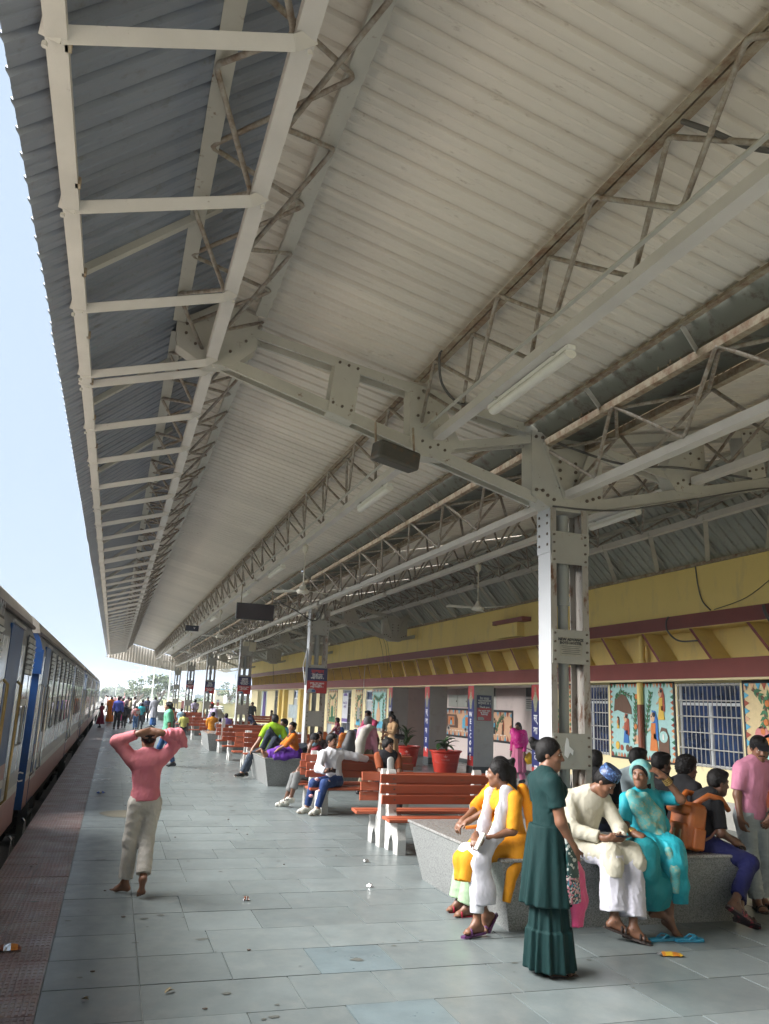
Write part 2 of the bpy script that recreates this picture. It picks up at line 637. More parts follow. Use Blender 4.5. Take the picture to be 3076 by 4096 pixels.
RBL, RBR = (0.57, 5.20), (8.88, 5.02)          # ridge girder bottom chords
for k in range(len(YC)):
    ya = YC[k] + 0.13 if k else -2.2
    yb = YC[k + 1] - 0.13 if k + 1 < len(YC) else YEND
    yn0, yn1 = max(ya - .13, -2), yb + .13
    last = k + 1 == len(YC)
    nph = 0 if k == 0 else 0
    base = YC[k] if k else YC[1] - 7 * PITCHN
    yn1 = YC[k + 1] if not last else YEND - .2
    # ridge girders: one box below, two angles above, rods between
    for bx, tl, tr, side in ((RBL, (0.22, 5.535), (1.03, 5.745), 'track'), (RBR, (8.42, 5.70), (9.32, 5.43), 'wall')):
        b = MB()
        b.extr((bx[0], ya, bx[1]), (bx[0], yb, bx[1]), prof_box(0.11, 0.10))
        g = b.build('ridge_girder', STEELW, canopy)
        for t, s in ((tl, 1), (tr, -1)):
            b = MB()
            b.extr((t[0], ya, t[1]), (t[0], yb, t[1]), [(-.06, -.035), (.06, -.035), (.06, -.027), (-.052, -.027), (-.052, .03), (-.06, .03)] if s < 0 else [(-.06, -.035), (.06, -.035), (.06, .03), (.052, .03), (.052, -.027), (-.06, -.027)])
            b.build('top_chord', STEEL, g)
        zigzag((bx[0] + .05, bx[1] + .02), (tr[0] + .05, tr[1] - .03), base, yn1, 0).build('lacing_rod', ROD, g, True)
        zigzag((bx[0] - .05, bx[1] + .02), (tl[0] - .05, tl[1] - .03), base, yn1, PITCHN / 2).build('lacing_rod', ROD, g, True)
        zigzag((tl[0], tl[1] - .04), (tr[0], tr[1] - .04), base, yn1, PITCHN / 2).build('lacing_rod', ROD, g, True)
    # mid-wing girders
    for bx, tx, s in (((3.03, 4.69), (2.78, 5.30), 1), ((6.35, 4.60), (6.56, 5.28), -1)):
        b = MB()
        b.extr((bx[0], ya, bx[1]), (bx[0], yb, bx[1]), prof_box(0.11, 0.085))
        g = b.build('wing_girder', STEELW, canopy)
        b = MB()
        b.extr((bx[0] - s * .16, ya, bx[1] + .07), (bx[0] - s * .16, yb, bx[1] + .07), prof_box(0.035, 0.012))
        b.build('side_strip', STEEL, g)
        b = MB()
        b.extr((tx[0], ya, tx[1]), (tx[0], yb, tx[1]), [(-.05, -.03), (.0, -.03), (.0, .03), (-.008, .03), (-.008, -.022), (-.05, -.022)])
        b.extr((tx[0] + .03, ya, tx[1]), (tx[0] + .03, yb, tx[1]), [(-.012, -.025), (.05, -.025), (.05, -.017), (-.004, -.017), (-.004, .03), (-.012, .03)])
        b.build('top_chord', STEELR, g)
        zigzag((bx[0] + s * .02, bx[1] + .05), (tx[0] + s * .045, tx[1] - .03), base, yn1, 0).build('lacing_rod', ROD, g, True)
        zigzag((bx[0] - s * .16, bx[1] + .07), (tx[0] - s * .045, tx[1] - .03), base, yn1, PITCHN / 2).build('lacing_rod', ROD, g, True)
    # valley girder under the gutter
    b = MB()
    b.extr((XC, ya, 4.22), (XC, yb, 4.22), prof_box(0.11, 0.085))
    g = b.build('valley_girder', STEELW, canopy)
    for x in (4.36, 4.88):
        b = MB()
        b.extr((x, ya, 4.80), (x, yb, 4.80), prof_box(0.075, 0.075))
        b.build('top_chord', STEELR, g)
    zigzag((XC - .05, 4.25), (4.33, 4.79), base, yn1, 0).build('lacing_rod', ROD, g, True)
    zigzag((XC + .05, 4.25), (4.91, 4.79), base, yn1, PITCHN / 2).build('lacing_rod', ROD, g, True)
    zigzag((4.37, 4.755), (4.87, 4.755), base, yn1, PITCHN / 2).build('lacing_rod', ROD, g, True)
    for x, s in ((4.10, 1), (5.14, -1)):
        b = MB()
        b.extr((x, ya, 5.0), (x, yb, 5.0), [(-.03, -.03), (.03, -.03), (.03, .0), (-.03, .0)])
        pu = b.build('edge_purlin', STEELR, canopy)
        y = base
        while y < yn1:
            b = MB()
            b.extr((x, y + .10, 4.97), (x + s * .24, y + .22, 4.835), prof_box(0.05, 0.012), (0, 1, 0))
            b.build('strut', STEEL, pu)
            for dy in (.45, .62):
                b = MB()
                b.tube([(x + s * .27, y + dy, 4.83), (x + s * .22, y + dy, 4.955), (x + s * .20, y + dy + .05, 4.965), (x + s * .24, y + dy + .12, 4.87)], 0.007, 6)
                b.build('gutter_hook', STEELR, pu, True)
            y += PITCHN
# eave purlins, ties and rafters
b = MB()
b.extr((-0.575, -2.2, 4.82), (-0.575, YEND, 4.82), [(-.055, -.05), (.045, -.05), (.045, .0), (.037, .0), (.037, -.042), (-.047, -.042), (-.047, .05), (-.055, .05)])
ev = b.build('eave_purlin', STEELW, canopy)
b = MB()
for yy in np.arange(-2.0, YEND, 1.1):
    b.box((-0.53, yy, 4.795), (.03, .05, .05))
b.build('clip', STEELR, ev)
VPROF = [(-.058, .045), (0, -.012), (.058, .045), (.052, .051), (0, .0), (-.052, .051)]
ties = []
for yc in YC:
    ties += [yc - .13, yc + .13] + [yc + .13 + (BAY - .26) / 8 * j for j in range(1, 8)]
tie_me = None
for y in ties:
    if y < 0 or y > YEND:
        continue
    if tie_me is None:
        b = MB()
        a, c = Vector((-0.635, 0, 4.74)), Vector((0.60, 0, 5.10))
        d = (c - a).normalized()
        b.extr(a + d * .08, c - d * .08, VPROF)
        b.extr(a + Vector((-.02, 0, .05)), a + d * .08, VPROF)
        b.extr(c - d * .08, c + Vector((.03, 0, .06)), VPROF)
        b.lathe(a + Vector((.01, 0, -.01)), [(0.014, -.012), (0.014, .012)], 6)
        b.lathe(c + Vector((0, 0, -.02)), [(0.014, -.012), (0.014, .02)], 6)
        tie_me = b.mesh('eave_tie', STEELW)
    o = put('eave_tie', tie_me, canopy)
    o.location = (0, y, 0)
    o.scale = (1, 1, 1)
    o.rotation_euler = (0, 0, random.uniform(-.006, .006))
for (ax, az), (bx, bz), nm, st in ((APL, EVL, 'steep_rafter', 2.905), (APR, EVR, 'steep_rafter', 1.4525)):
    b = MB()
    d = Vector((bx - ax, 0, bz - az)).normalized()
    up = Vector((d.z, 0, -d.x))
    if up.z > 0:
        up = -up
    p, q = Vector((ax, 0, az)) + d * .35 + up * .03, Vector((bx, 0, bz)) - d * .2 + up * .03
    b.extr(p, q, [(-.035, -.03), (.035, -.03), (.035, -.022), (-.027, -.022), (-.027, .025), (-.035, .025)])
    me = b.mesh(nm, STEEL)
    y = YC[1] - 4 * 2.905 + .9
    while y < YEND:
        o = put(nm, me, canopy)
        o.location = (0, y, 0)
        y += st
# wall-side braces from the ridge girder to the parapet
br = None
y = YC[1] - 3 * PITCHN
while y < 67:
    if br is None:
        b = MB()
        b.extr((8.80, -.2, 4.98), (9.98, 1.2, 4.60), prof_L(.075, .06, .008))
        br = b.mesh('parapet_brace', STEEL)
    o = put('parapet_brace', br, canopy)
    o.location = (0, y, 0)
    y += PITCHN
b = MB()
b.extr((10.02, -2, 4.60), (10.02, YEND, 4.60), prof_box(.06, .06))
b.build('wall_plate', STEELR, canopy)

# gable end sheeting at the far end
b = MB()
vs, fs = [], []
gp = [(-0.86, 4.66), (0.64, 5.86), (4.14, 4.98), (5.1, 4.98), (8.9, 5.82), (10.1, 4.58)]


def roofz(x):
    for (xa, za), (xb, zb) in zip(gp, gp[1:]):
        if xa <= x <= xb:
            return za + (zb - za) * (x - xa) / (xb - xa)
    return gp[-1][1]


xs = np.arange(-0.86, 10.1, 0.055)
for i, x in enumerate(xs):
    dy = 0.03 if (i // 2) % 2 else 0.0
    lo = min(roofz(x) - 0.16, 4.62 + 0.0 * x - max(0, (4.6 - x)) * 0.0)
    if x < 4.6:
        lo = 4.62 - (x + .86) * 0.155
    else:
        lo = 3.78 + (x - 4.6) * 0.10
    vs += [(x, YEND + dy, lo), (x, YEND + dy, max(lo + .02, roofz(x)))]
for i in range(len(xs) - 1):
    fs.append((2 * i, 2 * i + 2, 2 * i + 3, 2 * i + 1))
b.add(vs, fs)
b.build('gable_sheet', SHEET, canopy)


# cross frames
def plate(b, poly, y, t):
    n = len(poly)
    vs = [(x, y - t / 2, z) for x, z in poly] + [(x, y + t / 2, z) for x, z in poly]
    b.add(vs, [tuple(range(n)), tuple(reversed(range(n, 2 * n)))] + [(i + n, (i + 1) % n + n, (i + 1) % n, i) for i in range(n)])


def bolts(b, pts, y, r=0.016):
    for x, z in pts:
        n = 6
        vs = [(x + r * math.cos(i * math.pi / 3), y, z + r * math.sin(i * math.pi / 3)) for i in range(n)] + [(x + r * math.cos(i * math.pi / 3), y - .014, z + r * math.sin(i * math.pi / 3)) for i in range(n)]
        b.add(vs, [tuple(reversed(range(n, 2 * n)))] + [(i, (i + 1) % n, n + (i + 1) % n, n + i) for i in range(n)])


def mir(poly, on):
    return poly if not on else [(2 * XC - x, z) for x, z in reversed(poly)]


frame0 = None
for k, yc in enumerate(YC):
    if k == 0:
        continue
    if frame0 is None:
        root = None
        for mrr in (False, True):
            fx = (lambda x: 2 * XC - x) if mrr else (lambda x: x)
            b = MB()
            endx, endz = (.50, 5.235) if not mrr else (.30, 5.08)
            for dy, s in ((-.09, 1), (.09, -1)):
                b.extr((fx(4.25), yc + dy, 4.15), (fx(endx), yc + dy, endz), [(-.005, -.06), (.03 * 1, -.06), (.03, -.052), (.003, -.052), (.003, .052), (.03, .052), (.03, .06), (-.005, .06)] if (s > 0) != mrr else [(.005, -.06), (.005, .06), (-.03, .06), (-.03, .052), (-.003, .052), (-.003, -.052), (-.03, -.052), (-.03, -.06)])
            if root is None:
                root = b.build('cross_frame', STEEL, canopy)
            else:
                b.build('lower_chord', STEEL, root)
            b = MB()
            for dy in (-.09, .09):
                b.extr((fx(.98), yc + dy, 5.53), (fx(4.25), yc + dy, 4.93), prof_box(.03, .10))
            b.build('upper_chord', STEEL, root)
            b = MB()
            for dy in (-.085, .085):
                b.extr((fx(3.1), yc + dy, 4.60), (fx(4.25), yc + dy, 4.85), prof_box(.03, .09))
            b.build('diagonal', STEEL, root)
            b = MB()
            b.cur = 0
            plate(b, mir([(2.70, 5.28), (2.72, 4.60), (2.86, 4.45), (3.14, 4.45), (3.30, 4.66), (3.02, 5.22)], mrr), yc, .215)
            b.cur = 1
            bolts(b, [(fx(x), z) for x, z in ((2.86, 4.62), (2.95, 4.56), (3.04, 4.6), (3.12, 4.55), (2.8, 4.9), (2.8, 5.1), (2.92, 4.95))], yc - .108)
            b.build('gusset_plate', [STEEL, BOLT], root)
            b = MB()
            plate(b, mir([(1.86, 5.42), (1.80, 4.80), (2.08, 4.72), (2.14, 5.36)], mrr), yc, .225)
            b.cur = 1
            bolts(b, [(fx(x), z) for x, z in ((1.9, 5.36), (2.0, 5.34), (2.1, 5.32), (1.85, 4.9), (1.95, 4.87), (2.05, 4.84))], yc - .113)
            b.build('splice_plate', [STEEL, BOLT], root)
            b = MB()
            zo = 0 if not mrr else -.1
            xo = 0 if not mrr else -.2
            plate(b, mir([(.20 + xo, 5.52 + zo), (.22 + xo, 5.26 + zo), (.50 + xo, 5.10 + zo), (.80 + xo, 5.14 + zo), (1.02 + xo, 5.36 + zo), (1.0 + xo, 5.72 + zo), (.64 + xo, 5.82 + zo)], mrr), yc, .20)
            b.cur = 1
            bolts(b, [(fx(x + xo), z + zo) for x, z in ((.3, 5.4), (.3, 5.5), (.4, 5.3), (.55, 5.25), (.75, 5.28), (.9, 5.42), (.9, 5.6))], yc - .101)
            b.build('gusset_plate', [STEEL, BOLT], root)
        b = MB()
        plate(b, [(4.17, 4.92), (4.17, 4.18), (4.42, 4.03), (4.82, 4.03), (5.07, 4.18), (5.07, 4.92)], yc, .25)
        b.cur = 1
        bolts(b, [(x, z) for x in (4.22, 4.30) for z in (4.24, 4.86)] + [(4.36, 4.19), (4.44, 4.15), (5.02, 4.24), (4.94, 4.21), (4.86, 4.18), (4.52, 4.6), (4.52, 4.5), (4.52, 4.4), (4.52, 4.3), (4.72, 4.6), (4.72, 4.5), (4.72, 4.4)], yc - .126, .02)
        b.build('gusset_plate', [STEEL, BOLT], root)
        b = MB()
        for s in (-1, 1):
            b.extr((XC + s * .05, yc - .135, 4.18), (XC + s * .30, yc - .135, 4.80), prof_box(.03, .05), (0, 1, 0))
        b.build('stiffener', STEEL, root)
        frame0 = root
    else:
        c = copy_tree(frame0, canopy)
        c.location = (0, yc - YC[1], 0)

# ------------------------------------------------------------------ columns
POSTW = MAT('column_paint', (0.40, 0.41, 0.42), 0.38, var=0.08, scale=1.5, c2=(0.28, 0.24, 0.2), amt=0.28, s2=13, sharp=0.06, bump=0.05, bs=20)
POSTR = MAT('column_flange_paint', (0.36, 0.33, 0.29), 0.55, var=0.15, scale=2.0, c2=(0.15, 0.07, 0.035), amt=0.42, s2=10, sharp=0.1, stretch=(1, 1, .35))
PIPE = MAT('downpipe_plastic', (0.37, 0.38, 0.36), 0.45, var=0.1, scale=3, c2=(0.12, 0.11, 0.09), amt=0.3, s2=7, stretch=(1, 1, .3))
PLATEM = MAT('batten_paint', (0.36, 0.35, 0.31), 0.5, var=0.1, scale=3, c2=RUST, amt=0.33, s2=8, sharp=0.08)
NAVY = MAT('notice_navy', (0.018, 0.02, 0.09), 0.35, var=0.1)
NRED = MAT('notice_red', (0.42, 0.02, 0.025), 0.35, var=0.08)
INKW = MAT('white_print', (0.75, 0.75, 0.75), 0.5, var=0.03)
INKR = MAT('red_print', (0.5, 0.04, 0.05), 0.5, var=0.03)
INKP = MAT('pink_print', (0.75, 0.25, 0.25), 0.5, var=0.03)
INKK = MAT('black_print', (0.03, 0.03, 0.035), 0.6, var=0.03)


def column(yc, label):
    t = thing('steel_column', (XC, yc, 0), label, 'column', 'riveted steel columns under the canopy')
    for s in (-1, 1):
        b = MB()
        pr = [(-.135, 0), (.135, 0), (.135, .075), (.125, .075), (.125, .01), (-.125, .01), (-.125, .075), (-.135, .075)]
        # profile axes: x = along Y, y = towards the inside
        x0 = XC + s * .235
        vs = [(x0 - s * q, yc + p, z) for z in (0.0, 4.06) for p, q in pr]
        n = len(pr)
        fs = [(i, (i + 1) % n, n + (i + 1) % n, n + i) for i in range(n)] + [tuple(reversed(range(n))), tuple(range(n, 2 * n))]
        b.add(vs, fs)
        b.mi = [0 if i == 0 else 1 for i in range(n)] + [1, 1]
        b.build('channel_post', [POSTW if s < 0 else STEEL, POSTR], t)
        b = MB()
        b.box2((XC + s * .232, yc - .145, 3.55), (XC + s * .244, yc + .145, 4.03))
        b.cur = 1
        for zz in (3.64, 3.76, 3.88, 3.97):
            for yy in (-.09, .09):
                b.box((XC + s * .247, yc + yy, zz), (.012, .026, .026))
        b.build('splice_plate', [POSTW if s < 0 else STEEL, BOLT], t)
    for z in (3.61, 2.53, 1.45, 0.42):
        for f in (-1, 1):
            b = MB()
            y = yc + f * .140
            b.box2((XC - .225, y - .005, z - .18), (XC + .232, y + .005, z + .18))
            b.cur = 1
            if f < 0:
                bolts(b, [(XC + s * .195, z + dz) for s in (-1, 1) for dz in (-.14, -.05, .05, .14)], y - .005, .013)
            b.build('batten_plate', [PLATEM, BOLT], t)
    b = MB()
    b.lathe((XC - .01, yc, 0), [(.056, .02), (.056, 3.0)], 16)
    b.lathe((XC - .01, yc, 0), [(.075, 3.0), (.075, 3.08), (.068, 3.10), (.068, 4.0)], 16)
    b.lathe((XC - .01, yc, 0), [(.079, 2.99), (.079, 3.03)], 16)
    smooth_angle(b.build('downpipe', PIPE, t))
    b = MB()
    b.box2((XC - .30, yc - .2, 0), (XC + .30, yc + .2, .025))
    b.build('base_plate', STEEL, t)
    return t


COLL = ['steel column with a torn NEW ADVANCE hostel bill, in the stone seat where the sari woman sits', 'steel column with a bent metal sheet and red and blue notice, behind the man in white kurta',
        'steel column with red and blue notice and switch boxes near its head', 'steel column with a small red and blue notice, beyond the one with switch boxes',
        'steel column with notice, second from the far gable of the canopy', 'steel column with no notice at the far gable end of the canopy']
columns = [column(yc, COLL[i]) for i, yc in enumerate(YC[1:])]


def notice(yc, z1, z0, seed, label, big=True):
    y = yc - .165
    x0, x1 = XC - .25, XC + .25
    t = thing('notice_board', (XC, y, z0), label, 'notice', 'red and blue railway notices on the columns')
    b = MB()
    b.box2((x0, y, z0), (x1, y + .014, z1))
    b.build('board', MAT('notice_edge', (0.2, 0.2, 0.2), 0.5), t)
    zm = z0 + (z1 - z0) * .49
    b = MB()
    b.box2((x0 + .006, y - .004, zm), (x1 - .006, y - .001, z1 - .006))
    b.build('blue_field', NAVY, t)
    b = MB()
    b.box2((x0 + .006, y - .004, z0 + .006), (x1 - .006, y - .001, zm - .001))
    b.build('red_field', NRED, t)
    X, Z = (1, 0, 0), (0, 0, 1)
    yy = y - .007
    h = z1 - z0
    heads = ['सावधान', 'रेल सेवा', 'यात्रु', 'सूचना']
    text(heads[seed % 4], .105, INKR if big else INKW, (XC, yy, z1 - .085 * h / .58), X, Z, t, 'heading', bold=.003)
    b = MB()
    b.box2((XC - .16, yy - .001, z1 - .145 * h / .58), (XC + .16, yy + .002, z1 - .138 * h / .58))
    b.build('rule', INKP, t)
    l1 = ['रेल स्टेशनमा', 'धुम्रपान गर्न', 'सख्त मनाही छ ।', 'रेल स्टेशनमा']
    l2 = ['गुटखा, पान मसाला', 'खाएर थुक्न', 'सख्त मनाही छ ।']
    text('\n'.join(l1[:3 + seed % 2]), .052, INKW, (XC, yy, zm + .105), X, Z, t, 'lettering', line=.78, bold=.001)
    text('\n'.join(l2), .052, INKW, (XC + .0, yy, zm - .10), X, Z, t, 'lettering', line=.8, bold=.001)
    b = MB()
    b.slab([(-.23, 0), (-.02, 0), (-.02, .05), (-.05, .08), (-.1, .1), (-.2, .09), (-.23, .05)], (XC, yy + .002, z0 + .012), X, Z, .003)
    b.build('train_picture', MAT('print_grey', (0.35, 0.38, 0.38), .5), t)
    b = MB()
    b.slab([(-.12, .02), (-.03, .02), (-.03, .06), (-.06, .08), (-.12, .07)], (XC, yy, z0 + .012), X, Z, .003)
    b.build('train_front', MAT('print_blue', (0.05, 0.12, 0.3), .5), t)
    return t


notice(YC[2], 2.64, 2.04, 0, 'red and blue notice headed in red on the column behind the man in white kurta')
notice(YC[3], 2.65, 2.01, 3, 'red and blue notice on the column that carries the switch boxes', False)
notice(YC[4], 2.63, 2.03, 2, 'red and blue notice on the column beyond the one with switch boxes', False)
notice(YC[5], 2.86, 2.30, 1, 'highest hung red and blue notice, on the column next to the far end', False)

# torn hostel bill pasted on the first column
t = thing('pasted_bill', (XC, YC[1] - .15, 2.42), 'torn grey paper bill reading NEW ADVANCE BOYS HOSTEL on the column plate', 'bill')
b = MB()
yb_ = YC[1] - .1505
pp = [(-.135, -.10), (.06, -.105), (.13, -.085), (.14, .06), (.10, .10), (.02, .085), (-.03, .105), (-.14, .10)]
b.slab(pp, (XC, yb_, 2.53), (1, 0, 0), (0, 0, 1), .0015)
b.build('paper', MAT('old_newsprint', (0.36, 0.34, 0.28), .8, var=.2, scale=12), t)
text('NEW ADVANCE', .042, INKK, (XC - .005, yb_ - .003, 2.605), (1, 0, 0), (0, 0, 1), t, 'lettering', bold=.0015)
text('BOYS HOSTEL', .042, INKK, (XC - .005, yb_ - .003, 2.568), (1, 0, 0), (0, 0, 1), t, 'lettering', bold=.0015)
b = MB()
for i in range(5):
    b.box((XC - .005, yb_ - .002, 2.535 - i * .02), (.23 - .03 * (i % 2), .002, .004))
b.build('print_line', INKK, t)
# scraped paper remains on the lower plate
t = tag(None or MB().slab([(-.06, -.06), (-.02, -.09), (.01, -.03), (.04, -.06), (.05, -.01), (.0, .03), (-.01, .1), (-.03, .12), (-.05, .05)], (XC - .04, YC[1] - .1505, 1.47), (1, 0, 0), (0, 0, 1), .0015).build('paper_scrap', INKW), 'white scraps of a peeled poster on the lower column plate', 'paper scrap')

# bent metal sheets edge-on on the track side of columns 2 and 3
SILV = MAT('bent_sheet_metal', (0.6, 0.6, 0.6), 0.25, 0.8, var=.1)
for yc, lab in ((YC[2], 'bent shiny sheet metal sign curling off the column behind the man in white kurta'), (YC[3], 'bent shiny sheet metal sign on the column with switch boxes')):
    b = MB()
    x = XC - .25
    pr = [(0, 3.1), (-.06, 2.85), (-.11, 2.66), (-.06, 2.45), (0, 2.23)]
    vs = []
    for dx, z in pr:
        w = .06 + .10 * (1 - abs(z - 2.66) / .44)
        vs += [(x + dx, yc - w, z), (x + dx * .5, yc + w, z)]
    fs = [(2 * i, 2 * i + 1, 2 * i + 3, 2 * i + 2) for i in range(4)]
    b.add(vs, fs)
    o = b.build('bent_sign', SILV)
    md = o.modifiers.new('thick', 'SOLIDIFY')
    md.thickness = .004
    tag(o, lab, 'sign', 'bent metal signs')

# switch boxes
t = thing('switch_box', (XC, YC[3] - .15, 3.6), 'cream switch boxes side by side high on a column', 'switch box')
for x0, x1, z0, z1 in ((4.46, 4.66, 3.78, 3.95), (4.68, 4.94, 3.60, 3.95)):
    b = MB()
    b.box2((x0, YC[3] - .24, z0), (x1, YC[3] - .146, z1))
    b.build('box', MAT('cream_plastic', (.55, .5, .36), .4), t)

# ------------------------------------------------------------------ lights, fans, loudspeaker, screens
TUBEM = MAT('tube_diffuser', (0.72, 0.70, 0.64), 0.3, var=.08, scale=5, c2=(.4, .36, .3), amt=.3, s2=12)


def tube_light(x, ya, yb, z, label):
    t = thing('tube_light', (x, ya, z), label, 'light', 'tube lights under the girders')
    b = MB()
    b.box2((x - .035, ya, z - .035), (x + .035, yb, z))
    b.build('housing', WHITE, t)
    b = MB()
    b.extr((x + .01, ya + .03, z - .06), (x + .01, yb - .03, z - .06), [(.05 * math.cos(a), .04 * math.sin(a)) for a in [i * math.pi / 5 for i in range(10)]])
    smooth_angle(b.build('diffuser', TUBEM, t), 50)
    b = MB()
    for y in (ya + .2, yb - .2):
        b.box2((x - .06, y - .02, z - .01), (x + .062, y + .02, z + .012))
    b.build('strap', STEEL, t)


tube_light(3.10, 5.10, 6.55, 4.64, 'unlit white tube light under the girder above the near bench, first before the cross frame')
tube_light(3.10, 9.55, 10.95, 4.64, 'unlit white tube light beyond the loudspeaker, under the same girder')
tube_light(3.10, 16.6, 18.2, 4.64, 'unlit white tube light just before the second column, near the hanging screen')
tube_light(6.40, 8.9, 10.1, 4.55, 'pale tube light under the wall-side girder behind the first column')
tube_light(3.10, 28.6, 30.2, 4.64, 'small tube light just before the third column')
tube_light(3.10, 21.2, 22.6, 4.64, 'small tube light just past the hanging screen')

FANM = MAT('fan_enamel', (0.58, 0.55, 0.47), 0.4, var=.08, c2=(.3, .22, .14), amt=.35, s2=20)


def fan(x, y, z, a0, label):
    t = thing('ceiling_fan', (x, y, z - .9), label, 'fan', 'ceiling fans hung from the girders')
    b = MB()
    b.tube([(x, y, z), (x, y, z - .85)], .011, 8)
    b.lathe((x, y, z - .12), [(.012, -.09), (.05, -.03), (.055, .05), (.03, .08)], 14)
    smooth_angle(b.build('downrod', FANM, t))
    b = MB()
    b.lathe((x, y, z - .88), [(.02, -.07), (.09, -.06), (.115, -.03), (.115, .0), (.07, .03), (.05, .06), (.025, .12), (.012, .13)], 18)
    smooth_angle(b.build('motor', FANM, t))
    for i in range(3):
        a = a0 + i * 2 * math.pi / 3
        d, e = Vector((math.cos(a), math.sin(a), 0)), Vector((-math.sin(a), math.cos(a), 0))
        o = Vector((x, y, z - .885))
        b = MB()
        pl = [(.1, -.015), (.18, -.05), (.6, -.062), (.62, -.04), (.62, .05), (.6, .06), (.18, .04), (.1, .015)]
        top = [o + d * p + e * q + Vector((0, 0, q * .25)) for p, q in pl]
        n = len(pl)
        b.add(top + [v + Vector((0, 0, .006)) for v in top], [tuple(reversed(range(n))), tuple(range(n, 2 * n))] + [(i2, (i2 + 1) % n, n + (i2 + 1) % n, n + i2) for i2 in range(n)])
        b.build('blade', FANM, t)


fan(3.03, 14.16, 4.66, .3, 'cream ceiling fan hung before the dark hanging screen, biggest of those over the platform')
fan(6.35, 13.9, 4.57, 1.0, 'cream ceiling fan hung near the yellow wall by the first column')
fan(3.03, 26.6, 4.66, .8, 'cream ceiling fan between the dark screen and the third column')
fan(3.03, 37.4, 4.66, .1, 'small ceiling fan past the third column on the track side')
fan(6.35, 25.5, 4.57, .6, 'ceiling fan on the wall side between second and third column')
fan(3.03, 49.0, 4.66, .5, 'tiny ceiling fan past the fourth column')
fan(3.03, 60.0, 4.66, .5, 'tiny ceiling fan near the far gable')

t = thing('loudspeaker', (2.5, 7.6, 4.2), 'dark olive box loudspeaker hung from the first cross frame', 'loudspeaker')
b = MB()
ro_ = Matrix.Rotation(.12, 3, 'Y') @ Matrix.Rotation(.25, 3, 'Z')
b.box((2.50, 7.55, 4.34), (.50, .20, .20), ro_)
ob = b.build('cabinet', MAT('olive_grille', (0.055, 0.05, 0.038), .6, var=.2, scale=30, c2=(.1, .06, .03), amt=.4, s2=10), t)
bm_ = ob.modifiers.new('b', 'BEVEL')
bm_.width = .03
bm_.segments = 2
for x in (2.30, 2.72):
    b = MB()
    b.tube([(x, 7.6, 4.40), (x, 7.66, 4.72)], .012, 6)
    b.build('bracket', STEELR, t)

DARKSC = MAT('dark_led_screen', (0.022, 0.012, 0.018), .35, var=.2, scale=3)
for x0, x1, z0, z1, y, lab, hang in ((2.55, 3.44, 3.68, 4.06, 19.2, 'dark maroon display screen hung on chains before the second column', 4.5), (2.28, 2.76, 4.22, 4.42, 30.9, 'small dark display board with an arrow by the third cross frame', 4.65)):
    t = thing('display_screen', ((x0 + x1) / 2, y, z0), lab, 'screen', 'display boards hung from the canopy')
    b = MB()
    b.box2((x0, y, z0), (x1, y + .12, z1))
    b.build('casing', BLACKRUB, t)
    b = MB()
    b.box2((x0 + .02, y - .006, z0 + .02), (x1 - .02, y - .001, z1 - .02))
    b.build('panel', DARKSC if y < 25 else MAT('navy_panel', (0.02, 0.025, 0.05), .35), t)
    for x in (x0 + .1, x1 - .05):
        b = MB()
        b.tube([(x, y + .06, z1), (x, y + .06, hang)], .012, 6)
        b.build('chain', STEELR, t)
    if y > 25:
        text('v', .15, INKW, ((x0 + x1) / 2 + .08, y - .009, (z0 + z1) / 2 + .02), (1, 0, 0), (0, 0, 1), t, 'arrow')


def cable(pts, r, label, mt=CABLE, name='hanging_cable'):
    P = [Vector(p) for p in pts]
    out = []
    for i in range(len(P) - 1):
        p0, p1, p2, p3 = P[max(i - 1, 0)], P[i], P[i + 1], P[min(i + 2, len(P) - 1)]
        for s in range(6):
            u = s / 6
            out.append(0.5 * ((2 * p1) + (p2 - p0) * u + (2 * p0 - 5 * p1 + 4 * p2 - p3) * u * u + (3 * p1 - p0 - 3 * p2 + p3) * u ** 3))
    out.append(P[-1])
    return tag(MB().tube(out, r, 6).build(name, mt, None, True), label, 'cable', 'loose cables')


cable([(2.80, 3.35, 5.24), (2.86, 3.2, 5.08), (3.05, 3.1, 4.95), (3.3, 3.05, 4.95)], .017, 'thick grey conduit curling off the girder beside a white cap')
cable([(2.76, 7.0, 5.33), (2.70, 6.9, 5.2), (2.82, 7.1, 5.02), (2.98, 7.0, 4.80), (3.05, 6.6, 4.72)], .014, 'grey cable looping down the girder to the nearest tube light')
cable([(3.3, 19.35, 4.25), (3.9, 19.2, 4.0), (4.4, 19.15, 3.75), (4.62, 19.2, 4.0), (4.7, 19.3, 4.5)], .014, 'black cable sagging from the hanging screen to the column')
cable([(4.4, 7.6, 4.78), (5.2, 7.55, 4.62), (6.0, 7.5, 4.66), (6.9, 7.4, 4.62)], .014, 'grey cable strung past the first column head')
cable([(4.4, 7.68, 4.06), (5.2, 7.68, 4.10), (6.2, 7.7, 4.34), (7.2, 7.7, 4.6), (7.6, 7.7, 4.66)], .010, 'black cable under the wall-side arm of the first frame')
cable([(6.0, 30.8, 4.5), (5.2, 30.7, 4.0), (4.8, 30.8, 3.95)], .012, 'black cable sagging to the switch boxes')

